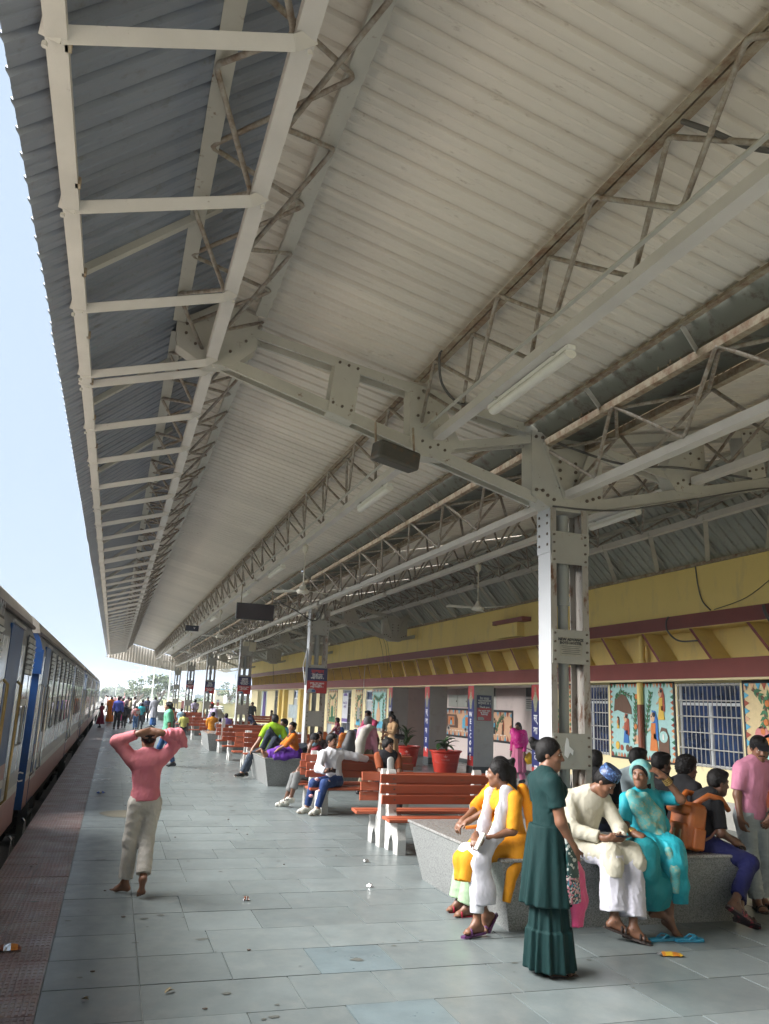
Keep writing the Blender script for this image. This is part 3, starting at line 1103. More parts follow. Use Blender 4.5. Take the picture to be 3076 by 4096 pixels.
# ------------------------------------------------------------------ station building
YEL = MAT('yellow_wall_paint', (0.80, 0.61, 0.21), 0.75, var=0.06, scale=0.8, c2=(0.55, 0.43, 0.22), amt=0.33, s2=2.2, sharp=0.3, stretch=(1, 1, .35), bump=0.08, bs=25)
YELP = MAT('pale_yellow_wall', (0.74, 0.64, 0.38), 0.75, var=0.06, scale=0.8, c2=(0.38, 0.31, 0.18), amt=0.3, s2=2.0, sharp=0.2, bump=0.06, bs=25)
MAROON = MAT('maroon_band_paint', (0.19, 0.038, 0.028), 0.55, var=0.12, scale=2, c2=(0.22, 0.09, 0.07), amt=0.3, s2=9, bump=0.1, bs=18)
PINKW = MAT('pale_pink_wall', (0.62, 0.53, 0.50), 0.8, var=0.06, scale=1.0, c2=(0.5, 0.43, 0.40), amt=0.34, s2=2.5, sharp=0.2)
GREYP = MAT('pillar_stone', (0.34, 0.335, 0.32), 0.35, var=0.1, scale=2.0, c2=(0.3, 0.29, 0.27), amt=0.4, s2=4)
SKIRT = MAT('dark_skirting', (0.05, 0.055, 0.055), 0.4, var=.2)
ALU = MAT('white_window_frame', (0.6, 0.62, 0.63), 0.35, 0.1, var=.06)
GLASSB = MAT('dark_window_glass', (0.012, 0.022, 0.05), 0.06, var=0.7, scale=1.8, c2=(0.03, 0.06, 0.16), amt=0.45, s2=1.4, sharp=.25, spec=.8)
GRILLE = MAT('window_grille_paint', (0.34, 0.33, 0.31), 0.5, var=.15, scale=6)

XF, XW, XB = 9.97, 10.25, 11.75
bld = thing('station_building', (10.4, 30, 0), 'long yellow station building with maroon bands and a row of slanted recesses', 'building')


def bbox(name, a, b_, mt, parent=bld):
    return MB().box2(a, b_).build(name, mt, parent)


YA, YZ = -26.0, 64.5
bbox('parapet', (10.0, YA, 3.70), (10.16, YZ, 4.56), YEL)
bbox('upper_band', (XF, YA, 3.45), (10.40, YZ, 3.70), MAROON)
bbox('lower_band', (XF, YA, 2.53), (10.45, YZ, 2.86), MAROON)
bbox('soffit', (XF + .015, YA, 2.495), (10.45, YZ, 2.53), YELP)
bbox('recess_back', (10.40, YA, 2.86), (10.5, YZ, 3.45), YEL)
bbox('recess_ceiling', (XF + .01, YA, 3.435), (10.4, YZ, 3.449), YEL)
b = MB()
w = .075
sl = .52
vs = []
for x in (XF - .004, 10.398):
    vs += [(x, -w / 2 - sl, 2.861), (x, w / 2 - sl, 2.861), (x, w / 2, 3.434), (x, -w / 2, 3.434)]
b.add(vs, [(0, 1, 2, 3)])
b.cur = 1
b.add([], [])
b.f += [(4, 7, 6, 5), (0, 3, 7, 4), (1, 5, 6, 2)]
b.mi += [1, 1, 1]
b.f[0] = (3, 2, 1, 0)
rib_me = b.mesh('slanted_rib', [MAROON, YEL])
y = 11.0 - 6 * 1.45
while y < YZ:
    if y > 3:
        o = put('slanted_rib', rib_me, bld)
        o.location = (0, y, 0)
    y += 1.45
# rainwater box above the band
bbox('roof_box', (9.80, 19.0, 3.72), (10.0, 20.2, 4.08), YEL)
bbox('box_cap', (9.74, 18.6, 4.08), (10.0, 20.35, 4.19), MAROON)


def wall(y0, y1, openings, z1=2.495, mt=YELP, x0=XW, x1=10.45):
    ys = sorted({y0, y1, *[o[0] for o in openings], *[o[1] for o in openings]})
    for a, c in zip(ys, ys[1:]):
        op = [o for o in openings if o[0] <= a and c <= o[1]]
        if op:
            o = op[0]
            if o[2] > 0.02:
                bbox('wall', (x0, a, 0), (x1, c, o[2]), mt)
            if o[3] < z1 - .01:
                bbox('wall', (x0, a, o[3]), (x1, c, z1), mt)
        else:
            bbox('wall', (x0, a, 0), (x1, c, z1), mt)


sY = 1.025
W2, W1 = (11.3 * sY, 12.95 * sY, .98, 2.46), (15.2 * sY, 16.55 * sY, .98, 2.46)
wall(YA, 17.95, [W2, W1])
far_ops = [(32.75, 33.75, 0.0, 2.4), (36.0, 37.5, .6, 2.44), (39.3, 40.3, 0, 2.4), (47.5, 48.6, 0.0, 2.45), (53.0, 54.6, .5, 2.45), (57.5, 61.5, .4, 2.45)]
wall(29.9, YZ, far_ops)
bbox('skirting', (XW - .02, YA, 0), (XW, 17.95, .45), MAT('stone_skirting', (.33, .32, .29), .5, var=.15, scale=4))
bbox('plinth', (XW - .02, 29.9, 0), (XW, YZ, .12), SKIRT)
bbox('far_end_wall', (10.46, YZ - .2, 0), (16, YZ, 3.69), YELP)


def window(y0, y1, z0, z1, x=XW, bars=True, name='window', curtain=None):
    fr = MB()
    t = .05
    for a, c, d, e in ((y0, y0 + t, z0, z1), (y1 - t, y1, z0, z1), (y0 + t, y1 - t, z0, z0 + t), (y0 + t, y1 - t, z1 - t, z1), ((y0 + y1) / 2 - .03, (y0 + y1) / 2 + .03, z0 + t, z1 - .40), (y0 + t, y1 - t, z1 - .40, z1 - .35)):
        fr.box2((x + .05, a, d), (x + .10, c, e))
    f = fr.build(name, ALU, bld)
    for a, c, d, e in ((y0 + t, (y0 + y1) / 2 - .03, z0 + t, z1 - .40), ((y0 + y1) / 2 + .03, y1 - t, z0 + t, z1 - .40), (y0 + t, y1 - t, z1 - .35, z1 - t)):
        MB().box2((x + .07, a, d), (x + .08, c, e)).build('pane', GLASSB, f)
    if bars:
        g = MB()
        n = int((y1 - y0) / .115)
        for i in range(n + 1):
            yy = y0 + .02 + (y1 - y0 - .04) * i / n
            g.box((x + .005, yy, (z0 + z1) / 2), (.014, .014, z1 - z0))
        for i in range(6):
            zz = z0 + .03 + (z1 - z0 - .06) * i / 5
            g.box((x - .006, (y0 + y1) / 2, zz), (.008, y1 - y0, .022))
        g.build('grille', GRILLE, f)
    MB().box2((x + .16, y0, z0), (x + .19, y1, z1)).build('dark_room', MAT('dark_interior', (.01, .012, .02), .8), f)
    return f


window(*W2)
window(*W1)
# far part: doors, barred windows
for y0, y1, z0, z1 in (far_ops[1], far_ops[4]):
    window(y0, y1, z0, z1)
for y0, y1, z0, z1 in (far_ops[0], far_ops[2], far_ops[3]):
    d = MB()
    d.box2((XW + .06, y0, 0), (XW + .10, y1, 1.95))
    dd = d.build('door', MAT('pale_door', (.42, .45, .47), .45, var=.05), bld)
    fr = MB()
    for a, c, e, g_ in ((y0, y0 + .07, 0, z1), (y1 - .07, y1, 0, z1), (y0 + .07, y1 - .07, 1.95, 2.02), (y0 + .07, y1 - .07, z1 - .06, z1)):
        fr.box2((XW + .03, a, e), (XW + .12, c, g_))
    fr.build('frame', ALU, dd)
    MB().box2((XW + .07, y0 + .07, 2.02), (XW + .08, y1 - .07, z1 - .06)).build('pane', GLASSB, dd)
    MB().box2((XW + .03, y0 + .15, .95), (XW + .055, y0 + .18, 1.1)).build('handle', BOLT, dd)
# large opening at the far end with a purple curtain
MB().box2((XW + .3, 57.5, .4), (XW + .33, 61.5, 2.45)).build('shop_panel', MAT('pale_blue_panel', (.5, .56, .56), .5), bld)
b = MB()
pts = [(58.8 + .5 * i / 20, .06 * math.sin(i * 1.9)) for i in range(21)]
vs = []
for yy, dx in pts:
    vs += [(XW + .1 + dx, yy + (yy - 59.05) * .6, .4), (XW + .1 + dx, yy, 2.4)]
b.add(vs, [(2 * i, 2 * i + 2, 2 * i + 3, 2 * i + 1) for i in range(20)])
b.build('purple_curtain', MAT('purple_cloth', (.11, .08, .24), .8), bld, True)
# yellow piers in front of the far wall
for yy in (44.2, 45.6, 50.2, 51.7):
    bbox('pier', (9.99, yy, 0), (XW - .002, yy + .5, 2.494), YEL)
bbox('low_panel', (XW - .05, 46.3, .85), (XW - .01, 49.6, 1.62), MAT('mural_pale_blue', (.38, .45, .47), .7, var=.3, scale=3, c2=(.3, .2, .2), amt=.35, s2=6))

# porch: back wall, pillars, floor is the platform
bbox('porch_wall', (XB, 21.1, 0), (XB + .15, 47, 2.494), PINKW)   # unseen opening added beside it lets entrance-hall daylight into the porch
bbox('porch_side_wall', (10.46, 29.95, 0), (XB - .002, 30.1, 2.494), PINKW)
bbox('porch_side_wall', (10.46, 17.95, 0), (10.6, 18.0, 2.494), PINKW)
bbox('porch_ceiling', (10.455, 17.9, 2.5), (XB + .15, 47, 2.56), PINKW)
bbox('porch_skirting', (XB - .02, 15.76, 0), (XB - .001, 29.9, .14), SKIRT)
b = MB()
b.box2((10.43, 15.5, -.02), (XB, 30, -.003))
b.build('porch_floor', KOTAF, bld)
# passage beyond the front wall, dark
DEC_B = MAT('decal_navy', (0.02, 0.028, 0.14), .35, var=.2, scale=8)
DEC_R = MAT('decal_red', (0.45, 0.035, 0.03), .35, var=.2, scale=8)
OCHRE = MAT('decal_figure', (0.30, 0.30, 0.20), .5, var=.5, scale=30)


def pillar(y0, y1, letters, label, tex=.21):
    t = thing('porch_pillar', (10.3, y0, 0), label, 'pillar', 'decorated porch pillars')
    bx = MB().box2((10.0, y0, .0), (10.62, y1, 2.494))
    bx.build('shaft', GREYP, t)
    MB().box2((9.975, y0 - .02, 0), (10.65, y1 + .02, .22)).build('foot', SKIRT, t)
    d = MB().box2((9.99, y0 + .01, .23), (9.999, y1 - .01, 2.48)).build('decal', DEC_B, t)
    MB().box2((9.986, y0 + .012, 2.1), (9.9899, y1 - .012, 2.478)).build('red_head', DEC_R, d)
    MB().box2((9.986, y0 + .012, .235), (9.9899, y1 - .012, .5)).build('red_foot', DEC_R, d)
    yc = (y0 + y1) / 2
    ux, uz = (0, -1, 0), (0, 0, 1)
    f = MB()
    f.slab([(-.05, 0), (.05, 0), (.09, .18), (.13, .30), (.08, .36), (.05, .42), (.04, .5), (-.04, .5), (-.05, .42), (-.08, .36), (-.13, .30), (-.09, .18)], (9.985, yc, 1.82), ux, uz, .003)
    f.build('greeting_figure', OCHRE, d)
    f = MB()
    f.slab([(.06 * math.cos(i * .524), .07 * math.sin(i * .524)) for i in range(12)], (9.984, yc, 2.36), ux, uz, .003)
    f.build('figure_head', MAT('decal_skin', (.3, .17, .1), .6), d)
    n = len(letters)
    for i, ch in enumerate(letters):
        z = 1.66 - i * (1.2 / max(n - 1, 1))
        if ch != ' ':
            text(ch, tex, INKW if ch != '.' else INKR, (9.984, yc, z), ux, uz, d, 'lettering', bold=.006)
    return t


SWA = ['स्', 'वा', 'ग', 'त', 'म']
pillar(18.15, 18.58, SWA, 'grey porch pillar with a navy greeting strip, just left of the first steel column', .24)
pillar(22.05, 22.48, list('WELCOME'), 'grey porch pillar whose navy strip reads WELCOME', .2)
pillar(25.6, 26.05, SWA, 'grey porch pillar with white swagatam letters, between the red pots', .24)
pillar(29.45, 29.88, list('WELCOME'), 'porch pillar with greeting strip at the mural corner, behind the beige woman', .2)


# ------------------------------------------------------------------ painted relief murals
PC = {'red': (.42, .05, .03), 'brick': (.33, .07, .035), 'orange': (.55, .17, .04), 'yellow': (.62, .40, .06), 'blue': (.03, .14, .40), 'sky': (.10, .38, .55), 'aqua': (.33, .54, .52), 'green': (.04, .15, .07), 'leaf': (.05, .19, .09),
      'cream': (.62, .49, .27), 'peach': (.60, .36, .22), 'black': (.015, .015, .016), 'brown': (.12, .06, .035), 'hair': (.02, .015, .015), 'pink': (.55, .20, .20), 'skin': (.60, .38, .24), 'white': (.65, .65, .6), 'grey': (.28, .28, .26)}


def pm(k):
    return MAT('mural_' + k, PC[k], .55, var=.12, scale=14, bump=.08, bs=40)


class Mural:
    def __init__(self, o, ux, w, h, bgc, label, frame='black', fw_=.05):
        self.o, self.ux, self.uy = Vector(o), Vector(ux), Vector((0, 0, 1))
        self.nz = self.ux.cross(self.uy)
        self.w, self.h = w, h
        self.t = thing('wall_mural', o, label, 'mural', 'painted relief murals on the station wall')
        self.bs = {}
        b = MB()
        b.slab([(0, 0), (w, 0), (w, h), (0, h)], self.o, self.ux, self.uy, .012)
        b.build('backing', pm(frame), self.t)
        b = MB()
        b.slab([(fw_, fw_), (w - fw_, fw_), (w - fw_, h - fw_), (fw_, h - fw_)], self.o + self.nz * .0125, self.ux, self.uy, .004)
        b.build('painted_field', pm(bgc), self.t)
        self.lv = 0

    def p(self, c, poly, lv=1):
        b = self.bs.setdefault((c, lv), MB())
        b.slab(poly, self.o + self.nz * (.0165 + .005 * lv), self.ux, self.uy, .006)

    def ell(self, c, x, y, rx, ry, lv=1, n=12, rot=0):
        self.p(c, [(x + rx * math.cos(a) * math.cos(rot) - ry * math.sin(a) * math.sin(rot), y + rx * math.cos(a) * math.sin(rot) + ry * math.sin(a) * math.cos(rot)) for a in [2 * math.pi * i / n for i in range(n)]], lv)

    def leaf(self, x, y, a, l, c='leaf', lv=1):
        ca, sa = math.cos(a), math.sin(a)
        pl = [(0, 0), (.35 * l, -.22 * l), (l, 0), (.35 * l, .22 * l)]
        self.p(c, [(x + u * ca - v * sa, y + u * sa + v * ca) for u, v in pl], lv)

    def border(self, cols, s=.11, m=.05, lv=1):
        w, h = self.w, self.h
        k = 0
        for along, ln in ((0, w), (1, w), (2, h), (3, h)):
            n = max(2, int((ln - 2 * m) / s))
            st = (ln - 2 * m) / n
            for i in range(n):
                a = m + i * st
                c = cols[k % len(cols)]
                k += 1
                tri = [(a + .1 * st, m), (a + .9 * st, m), (a + .5 * st, m + s * .85)]
                if along == 1:
                    tri = [(u, h - v) for u, v in reversed(tri)]
                if along == 2:
                    tri = [(v, u) for u, v in reversed(tri)]
                if along == 3:
                    tri = [(w - v, u) for u, v in tri]
                self.p(c, tri, lv)

    def woman(self, x, y, s, sari, skirt, veil, lv=2):
        self.p(skirt, [(x - .16 * s, y), (x + .17 * s, y), (x + .10 * s, y + .45 * s), (x - .08 * s, y + .45 * s)], lv)
        self.p(veil, [(x + .02 * s, y + .30 * s), (x + .20 * s, y + .25 * s), (x + .19 * s, y + .75 * s), (x + .10 * s, y + .98 * s), (x - .04 * s, y + 1.0 * s), (x - .02 * s, y + .6 * s)], lv)
        self.p(sari, [(x - .09 * s, y + .42 * s), (x + .09 * s, y + .42 * s), (x + .11 * s, y + .68 * s), (x - .07 * s, y + .68 * s)], lv + 1)
        self.ell('skin', x - .01 * s, y + .82 * s, .09 * s, .12 * s, lv + 1)
        self.ell('hair', x + .05 * s, y + .89 * s, .06 * s, .06 * s, lv + 2)
        self.ell('black', x - .045 * s, y + .84 * s, .018 * s, .018 * s, lv + 2, 8)
        self.p('skin', [(x - .08 * s, y + .6 * s), (x - .22 * s, y + .5 * s), (x - .21 * s, y + .46 * s), (x - .06 * s, y + .54 * s)], lv + 1)

    def branch(self, pts, wdt=.02, ll=.11, c='brown', fruit=None, lv=1):
        for (a, b_), (c_, d) in zip(pts, pts[1:]):
            L = math.hypot(c_ - a, d - b_)
            nx, ny = -(d - b_) / L * wdt, (c_ - a) / L * wdt
            self.p(c, [(a + nx, b_ + ny), (a - nx, b_ - ny), (c_ - nx, d - ny), (c_ + nx, d + ny)], lv)
            ang = math.atan2(d - b_, c_ - a)
            n = max(2, int(L / (ll * .75)))
            for i in range(n):
                u = (i + .5) / n
                for s in (-1, 1):
                    self.leaf(a + (c_ - a) * u, b_ + (d - b_) * u, ang + s * (.7 + random.uniform(-.2, .2)), ll * random.uniform(.8, 1.2), 'leaf' if random.random() < .7 else 'green', lv + 1)
            if fruit:
                self.ell(fruit, c_ + .03, d - .04, .05, .055, lv + 2)

    def done(self):
        for (c, lv), b in self.bs.items():
            b.build('painted_relief', pm(c), self.t)['kind'] = 'stuff'


UX = (0, -1, 0)
XM = XW - .003
# village mural with the tree behind the pipe
y1_, w_, h_ = 15.12 * sY, 2.12 * sY, 1.56
mu = Mural((XM, y1_, .95), UX, w_, h_, 'aqua', 'aqua mural of women and pots split by a pipe, between two barred windows', 'black', .04)
mu.border(['brick', 'green', 'peach', 'orange'], .10, .04)
mu.p('brown', [(.16, .95), (.2, 1.2), (.38, 1.33), (.6, 1.28), (.78, 1.05), (.8, .9), (.5, .93), (.3, .98)], 1)
mu.p('aqua', [(.18, .93), (.5, .88), (.82, .86), (.78, .80), (.18, .85)], 2)
mu.woman(.58, .32, .60, 'brick', 'blue', 'brick')
mu.woman(.30, .60, .26, 'orange', 'yellow', 'brown')
for x, y, r, c in ((.27, .26, .07, 'yellow'), (.62, .22, .06, 'brown'), (.74, .2, .06, 'brown'), (.42, .22, .05, 'brick')):
    mu.ell(c, x, y, r, r * 1.2, 2)
mu.branch([(.2, 1.2), (.45, 1.38), (.8, 1.25)], .012, .10)
mu.branch([(.86, .3), (.9, .7), (.95, 1.3)], .015, .11, fruit='orange')
mu.p('peach', [(.88, .32), (1.02, .32), (1.04, .48), (.9, .5), (.84, .44)], 2)
mu.woman(1.50, .22, .78, 'orange', 'orange', 'blue')
mu.woman(1.76, .82, .62, 'yellow', 'yellow', 'brick')
mu.branch([(1.25, .5), (1.32, .9), (1.45, 1.35)], .012, .11)
mu.p('brown', [(1.66, .16), (1.98, .16), (1.98, .5), (1.9, .66), (1.76, .68), (1.66, .5)], 2)
mu.ell('aqua', 1.82, .5, .13, .11, 3)
mu.ell('white', 1.82, .5, .03, .06, 4)
mu.done()
# tree trunk mural continues on the real pipe
pp_ = thing('rain_pipe', (XW - .07, 13.98 * sY, 0), 'yellow rainwater pipe with its lower half painted as a brown tree trunk', 'pipe')
py_ = 13.98 * sY
smooth_angle(MB().lathe((XW - .075, py_, 0), [(.062, 2.05), (.062, 2.494)], 14).build('upper_pipe', YEL, pp_))
smooth_angle(MB().lathe((XW - .075, py_, 0), [(.07, .9), (.066, 1.5), (.068, 2.05)], 14).build('painted_trunk', MAT('trunk_paint', (.20, .055, .025), .5, var=.2, scale=6, stretch=(1, 1, .2)), pp_))
smooth_angle(MB().lathe((XW - .075, py_, 0), [(.062, .1), (.062, .9)], 14).build('lower_pipe', YEL, pp_))
smooth_angle(MB().lathe((XF + .28, py_, 0), [(.075, 2.87), (.075, 2.95), (.062, 2.96), (.062, 3.43)], 14).build('recess_pipe', YEL, pp_))
# bird mural at the right edge
mu = Mural((XM, 11.25 * sY, .95), UX, 2.1, 1.55, 'cream', 'cream painted mural of a fruiting tree and birds behind the man in pink', 'black', .06)
mu.border(['peach', 'sky', 'brick', 'sky'], .13, .06)
mu.branch([(.25, 1.4), (.55, 1.2), (.75, 1.42)], .03, .14, fruit='orange')
mu.branch([(.55, 1.2), (.5, .9), (.42, .75)], .025, .13, fruit='orange')
mu.branch([(.75, 1.4), (1.2, 1.2), (1.5, .9)], .03, .14, fruit='orange')
mu.ell('pink', .42, .66, .16, .13, 2)
mu.ell('orange', .55, .52, .13, .1, 3, rot=.5)
mu.ell('blue', .55, .54, .17, .13, 2, rot=.5)
mu.ell('grey', .95, .78, .14, .1, 2)
mu.ell('white', .9, .8, .05, .05, 3)
mu.p('aqua', [(.18, .16), (.9, .16), (.6, .38), (.3, .42), (.18, .36)], 1)
mu.ell('brick', .75, .32, .09, .13, 2)
mu.done()
# narrow mural by the column
mu = Mural((XM, 17.62 * sY, .95), UX, 1.0, 1.55, 'cream', 'narrow cream mural of a tree and figures seen through the first column', 'black', .04)
mu.border(['brick', 'green', 'orange'], .1, .04)
mu.branch([(.5, .2), (.45, .8), (.55, 1.4)], .03, .15, fruit='orange')
mu.woman(.3, .2, .6, 'sky', 'blue', 'brick')
mu.woman(.72, .2, .6, 'orange', 'brick', 'green')
mu.done()
# far murals
for ya_, w_, lab, bgc, c1 in ((31.99, 1.9, 'pale green mural with a big seated figure at the porch corner', 'aqua', 'peach'), (34.4, 1.1, 'slim cream mural next to the hanging white banner', 'cream', 'grey'), (39.1, 1.7, 'cream mural of dense branches beside the far door', 'cream', 'green')):
    mu = Mural((XM, ya_ * sY, .8), UX, w_, 1.66, bgc, lab, 'grey', .04)
    mu.border(['peach', 'brick', 'grey'], .14, .04)
    mu.branch([(.3, 1.4), (w_ * .5, 1.2), (w_ * .8, 1.42)], .02, .16)
    mu.branch([(.3, .3), (.3, .8), (.35, 1.3)], .02, .16, fruit='peach')
    mu.branch([(w_ * .85, .3), (w_ * .8, .8), (w_ * .85, 1.2)], .02, .16)
    mu.ell(c1, w_ * .5, .6, .25, .35, 1)
    mu.ell('skin', w_ * .5, 1.0, .11, .14, 2)
    mu.p('green' if c1 == 'green' else 'sky', [(.2, .12), (w_ - .2, .12), (w_ - .3, .4), (.35, .35)], 1)
    mu.done()
# train mural on the porch wall
x_ = XB - .004
kk = XB / 12.0
mu = Mural((x_, 34.75 * kk, .82), UX, (34.75 - 23.5) * kk, 1.0, 'peach', 'long mural of a black engine, brown and blue coaches on the porch wall', 'black', .07)
mu.border(['sky', 'brick', 'peach'], .17, .07)
def coach_paint(x, w, c, eng=False):
    mu.p(c, [(x, .32), (x + w, .32), (x + w, .62), (x + w - .15, .78), (x + .25, .78), (x, .62)], 2)
    n = max(1, int(w / .9))
    for i in range(n):
        cx_ = x + w * (i + .5) / n
        mu.p('grey', [(cx_ - .30, .40), (cx_ + .30, .40), (cx_ + .30, .72), (cx_ - .30, .72)], 3)
        mu.p('orange', [(cx_ - .26, .42), (cx_ + .26, .42), (cx_ + .26, .70), (cx_ - .26, .70)], 4)
        mu.ell('hair', cx_, .62, .06, .05, 5, 8)
        mu.p('sky' if i % 2 else 'brick', [(cx_ - .1, .43), (cx_ + .1, .43), (cx_ + .06, .58), (cx_ - .06, .58)], 5)
        mu.ell('grey', cx_ - .25, .30, .14, .09, 3)
        mu.ell('black', cx_ - .25, .30, .07, .045, 4)
coach_paint(.9, 3.2, 'black')
mu.p('black', [(.35, .45), (.9, .45), (.9, .70), (.55, .70), (.5, .66), (.35, .66)], 2)
coach_paint(4.5, 2.3, 'brown')
coach_paint(7.2, 2.2, 'sky')
for i in range(40):
    mu.p('white', [(.3 + i * .26, .22), (.44 + i * .26, .22), (.44 + i * .26, .245), (.3 + i * .26, .245)], 2)
mu.branch([(9.9, .3), (10.0, .6), (10.4, .8)], .03, .14)
mu.woman(10.35, .25, .45, 'brown', 'brown', 'brick')
mu.woman(9.75, .25, .5, 'sky', 'black', 'hair')
mu.done()

# posters and meter boxes on the porch wall
def poster(y_, z_, w, h, label, fn):
    t = thing('wall_poster', (XB, y_, z_), label, 'poster', 'papers on the porch wall')
    MB().slab([(0, 0), (w, 0), (w, h), (0, h)], (XB - .004, y_, z_), UX, (0, 0, 1), .006).build('sheet', MAT('poster_paper', (.55, .54, .5), .6, var=.06), t)
    fn(t, y_, z_)


def pnl(t, y_, z_, poly, c, nm='print', lv=1):
    MB().slab(poly, (XB - .0105 - .003 * lv, y_, z_), UX, (0, 0, 1), .002).build(nm, c, t)


def f1(t, y_, z_):
    for cx_ in (.15, .6):
        pnl(t, y_, z_, [(cx_ + .09 * math.cos(a), .38 + .1 * math.sin(a)) for a in [i * .628 for i in range(10)]], INKK, 'portrait')
        pnl(t, y_, z_, [(cx_ + .045 * math.cos(a), .37 + .06 * math.sin(a)) for a in [i * .628 for i in range(10)]], MAT('print_skin', (.35, .25, .2), .6), 'face', 2)
    pnl(t, y_, z_, [(.02, .14), (.73, .14), (.73, .25), (.02, .25)], NRED, 'red_strip')
    text('सूचना', .1, INKW, (XB - .018, y_ - .37, z_ + .195), UX, (0, 0, 1), t)
    text('यात्रु महानुभाव', .08, INKK, (XB - .018, y_ - .37, z_ + .07), UX, (0, 0, 1), t)


def f2(t, y_, z_):
    pnl(t, y_, z_, [(.04, .42), (.75, .42), (.75, .75), (.04, .75)], MAT('print_photo', (.07, .07, .07), .5, var=.6, scale=6), 'photograph')
    for i in range(5):
        pnl(t, y_, z_, [(.05, .32 - i * .06), (.6 - .1 * (i % 2), .32 - i * .06), (.6 - .1 * (i % 2), .345 - i * .06), (.05, .345 - i * .06)], INKK, 'print_line')


def f3(t, y_, z_):
    for cx_ in (.1, .25):
        pnl(t, y_, z_, [(cx_ + .07 * math.cos(a), .2 + .07 * math.sin(a)) for a in [i * .628 for i in range(10)]], INKK, 'portrait')
    text('सूचना', .08, INKK, (XB - .018, y_ - .18, z_ + .07), UX, (0, 0, 1), t)


poster(32.6, 2.0, .75, .48, 'white notice with two round portraits and a red strip on the porch wall', f1)
poster(32.0, 1.85, .36, .3, 'small white paper with two portraits under the portrait notice', f3)
poster(25.0, 1.82, .8, .66, 'white information sheet with a dark photograph behind the WELCOME pillar', f2)
poster(22.2, 1.82, .6, .66, 'white information sheet at the end of the porch mural', f2)
for ya_, lab in ((30.6, 'grey meter cabinet on the porch wall beside the portrait notice'), (27.9, 'pair of grey meter cabinets on the porch wall between two pillars')):
    t = thing('meter_cabinet', (XB, ya_, 1.85), lab, 'cabinet', 'meter cabinets on the porch wall')
    for i in range(1 if ya_ > 29 else 2):
        d = MB().box2((XB - .12, ya_ - .85 * i - .82, 1.87), (XB - .001, ya_ - .85 * i, 2.28)).build('cabinet_door', MAT('cabinet_grey', (.36, .37, .33), .5, var=.06), t)
        MB().box2((XB - .135, ya_ - .85 * i - .76, 2.03), (XB - .121, ya_ - .85 * i - .72, 2.09)).build('latch', BOLT, d)
# thank-you board on the pillar side
yy = 22.05 - .002
t = thing('thank_you_board', (10.3, yy, 1.45), 'red and blue board reading Thank you for your visit to Nepal Railway', 'notice')
MB().box2((10.08, yy - .02, 1.50), (10.54, yy, 2.22)).build('board', NAVY, t)
MB().box2((10.085, yy - .024, 1.505), (10.535, yy - .021, 1.86)).build('red_field', NRED, t)
X_, Z_ = (1, 0, 0), (0, 0, 1)
text('रेल यात्रा\nगर्नुभएकोमा\nधन्यवाद छ ।', .085, INKW, (10.31, yy - .026, 2.06), X_, Z_, t, line=.8, bold=.001)
text('Thank you', .075, INKW, (10.31, yy - .026, 1.885), X_, Z_, t, bold=.002)
text('for your visit\nto Nepal\nRailway', .07, INKW, (10.31, yy - .028, 1.735), X_, Z_, t, line=.72, bold=.002)
MB().slab([(.0, 0), (.2, 0), (.2, .05), (.15, .09), (.0, .08)], (10.10, yy - .028, 1.52), X_, Z_, .003).build('train_picture', MAT('print_grey', (0.35, 0.38, 0.38), .5), t)
# white and purple banner over the barred far window
t = thing('hanging_banner', (XW - .05, 36.8, .9), 'white cloth banner with purple ends hung over a barred window', 'banner')
MB().slab([(0, 0), (.95, 0), (.98, 1.35), (.05, 1.33)], (XW - .06, 37.25, .95), UX, (0, 0, 1), .006).build('cloth', MAT('banner_white', (.55, .56, .6), .7), t)
MB().slab([(0, .0), (.95, 0), (.95, .15), (.0, .15)], (XW - .067, 37.25, 1.0), UX, (0, 0, 1), .003).build('purple_strip', MAT('purple_print', (.14, .09, .28), .6), t)
MB().slab([(.15, .0), (.85, 0), (.7, .12), (.3, .12)], (XW - .067, 37.25, 2.15), UX, (0, 0, 1), .003).build('purple_strip', MAT('purple_print', (.14, .09, .28), .6), t)
text('नेपाल रेलवे\nकम्पनी', .16, MAT('purple_print', (.14, .09, .28), .6), (XW - .07, 36.78, 1.75), UX, (0, 0, 1), t)
# metal handrail in the porch
t = thing('steel_handrail', (11.0, 18.6, 0), 'three shiny steel handrails sloping down behind the woman in magenta', 'handrail')
for i in range(3):
    b = MB()
    b.tube([(11.3, 21.9, 1.10 - i * .22), (11.3, 19.4, .80 - i * .26), (11.3, 17.0, .80 - i * .26)], .02, 8)
    b.build('rail', MAT('stainless', (.6, .6, .6), .2, .9), t, True)
for y_, z_ in ((21.7, 1.08), (19.5, .82), (17.2, .8)):
    MB().tube([(11.3, y_, 0), (11.3, y_, z_)], .02, 8).build('post', MAT('stainless', (.6, .6, .6), .2, .9), t)
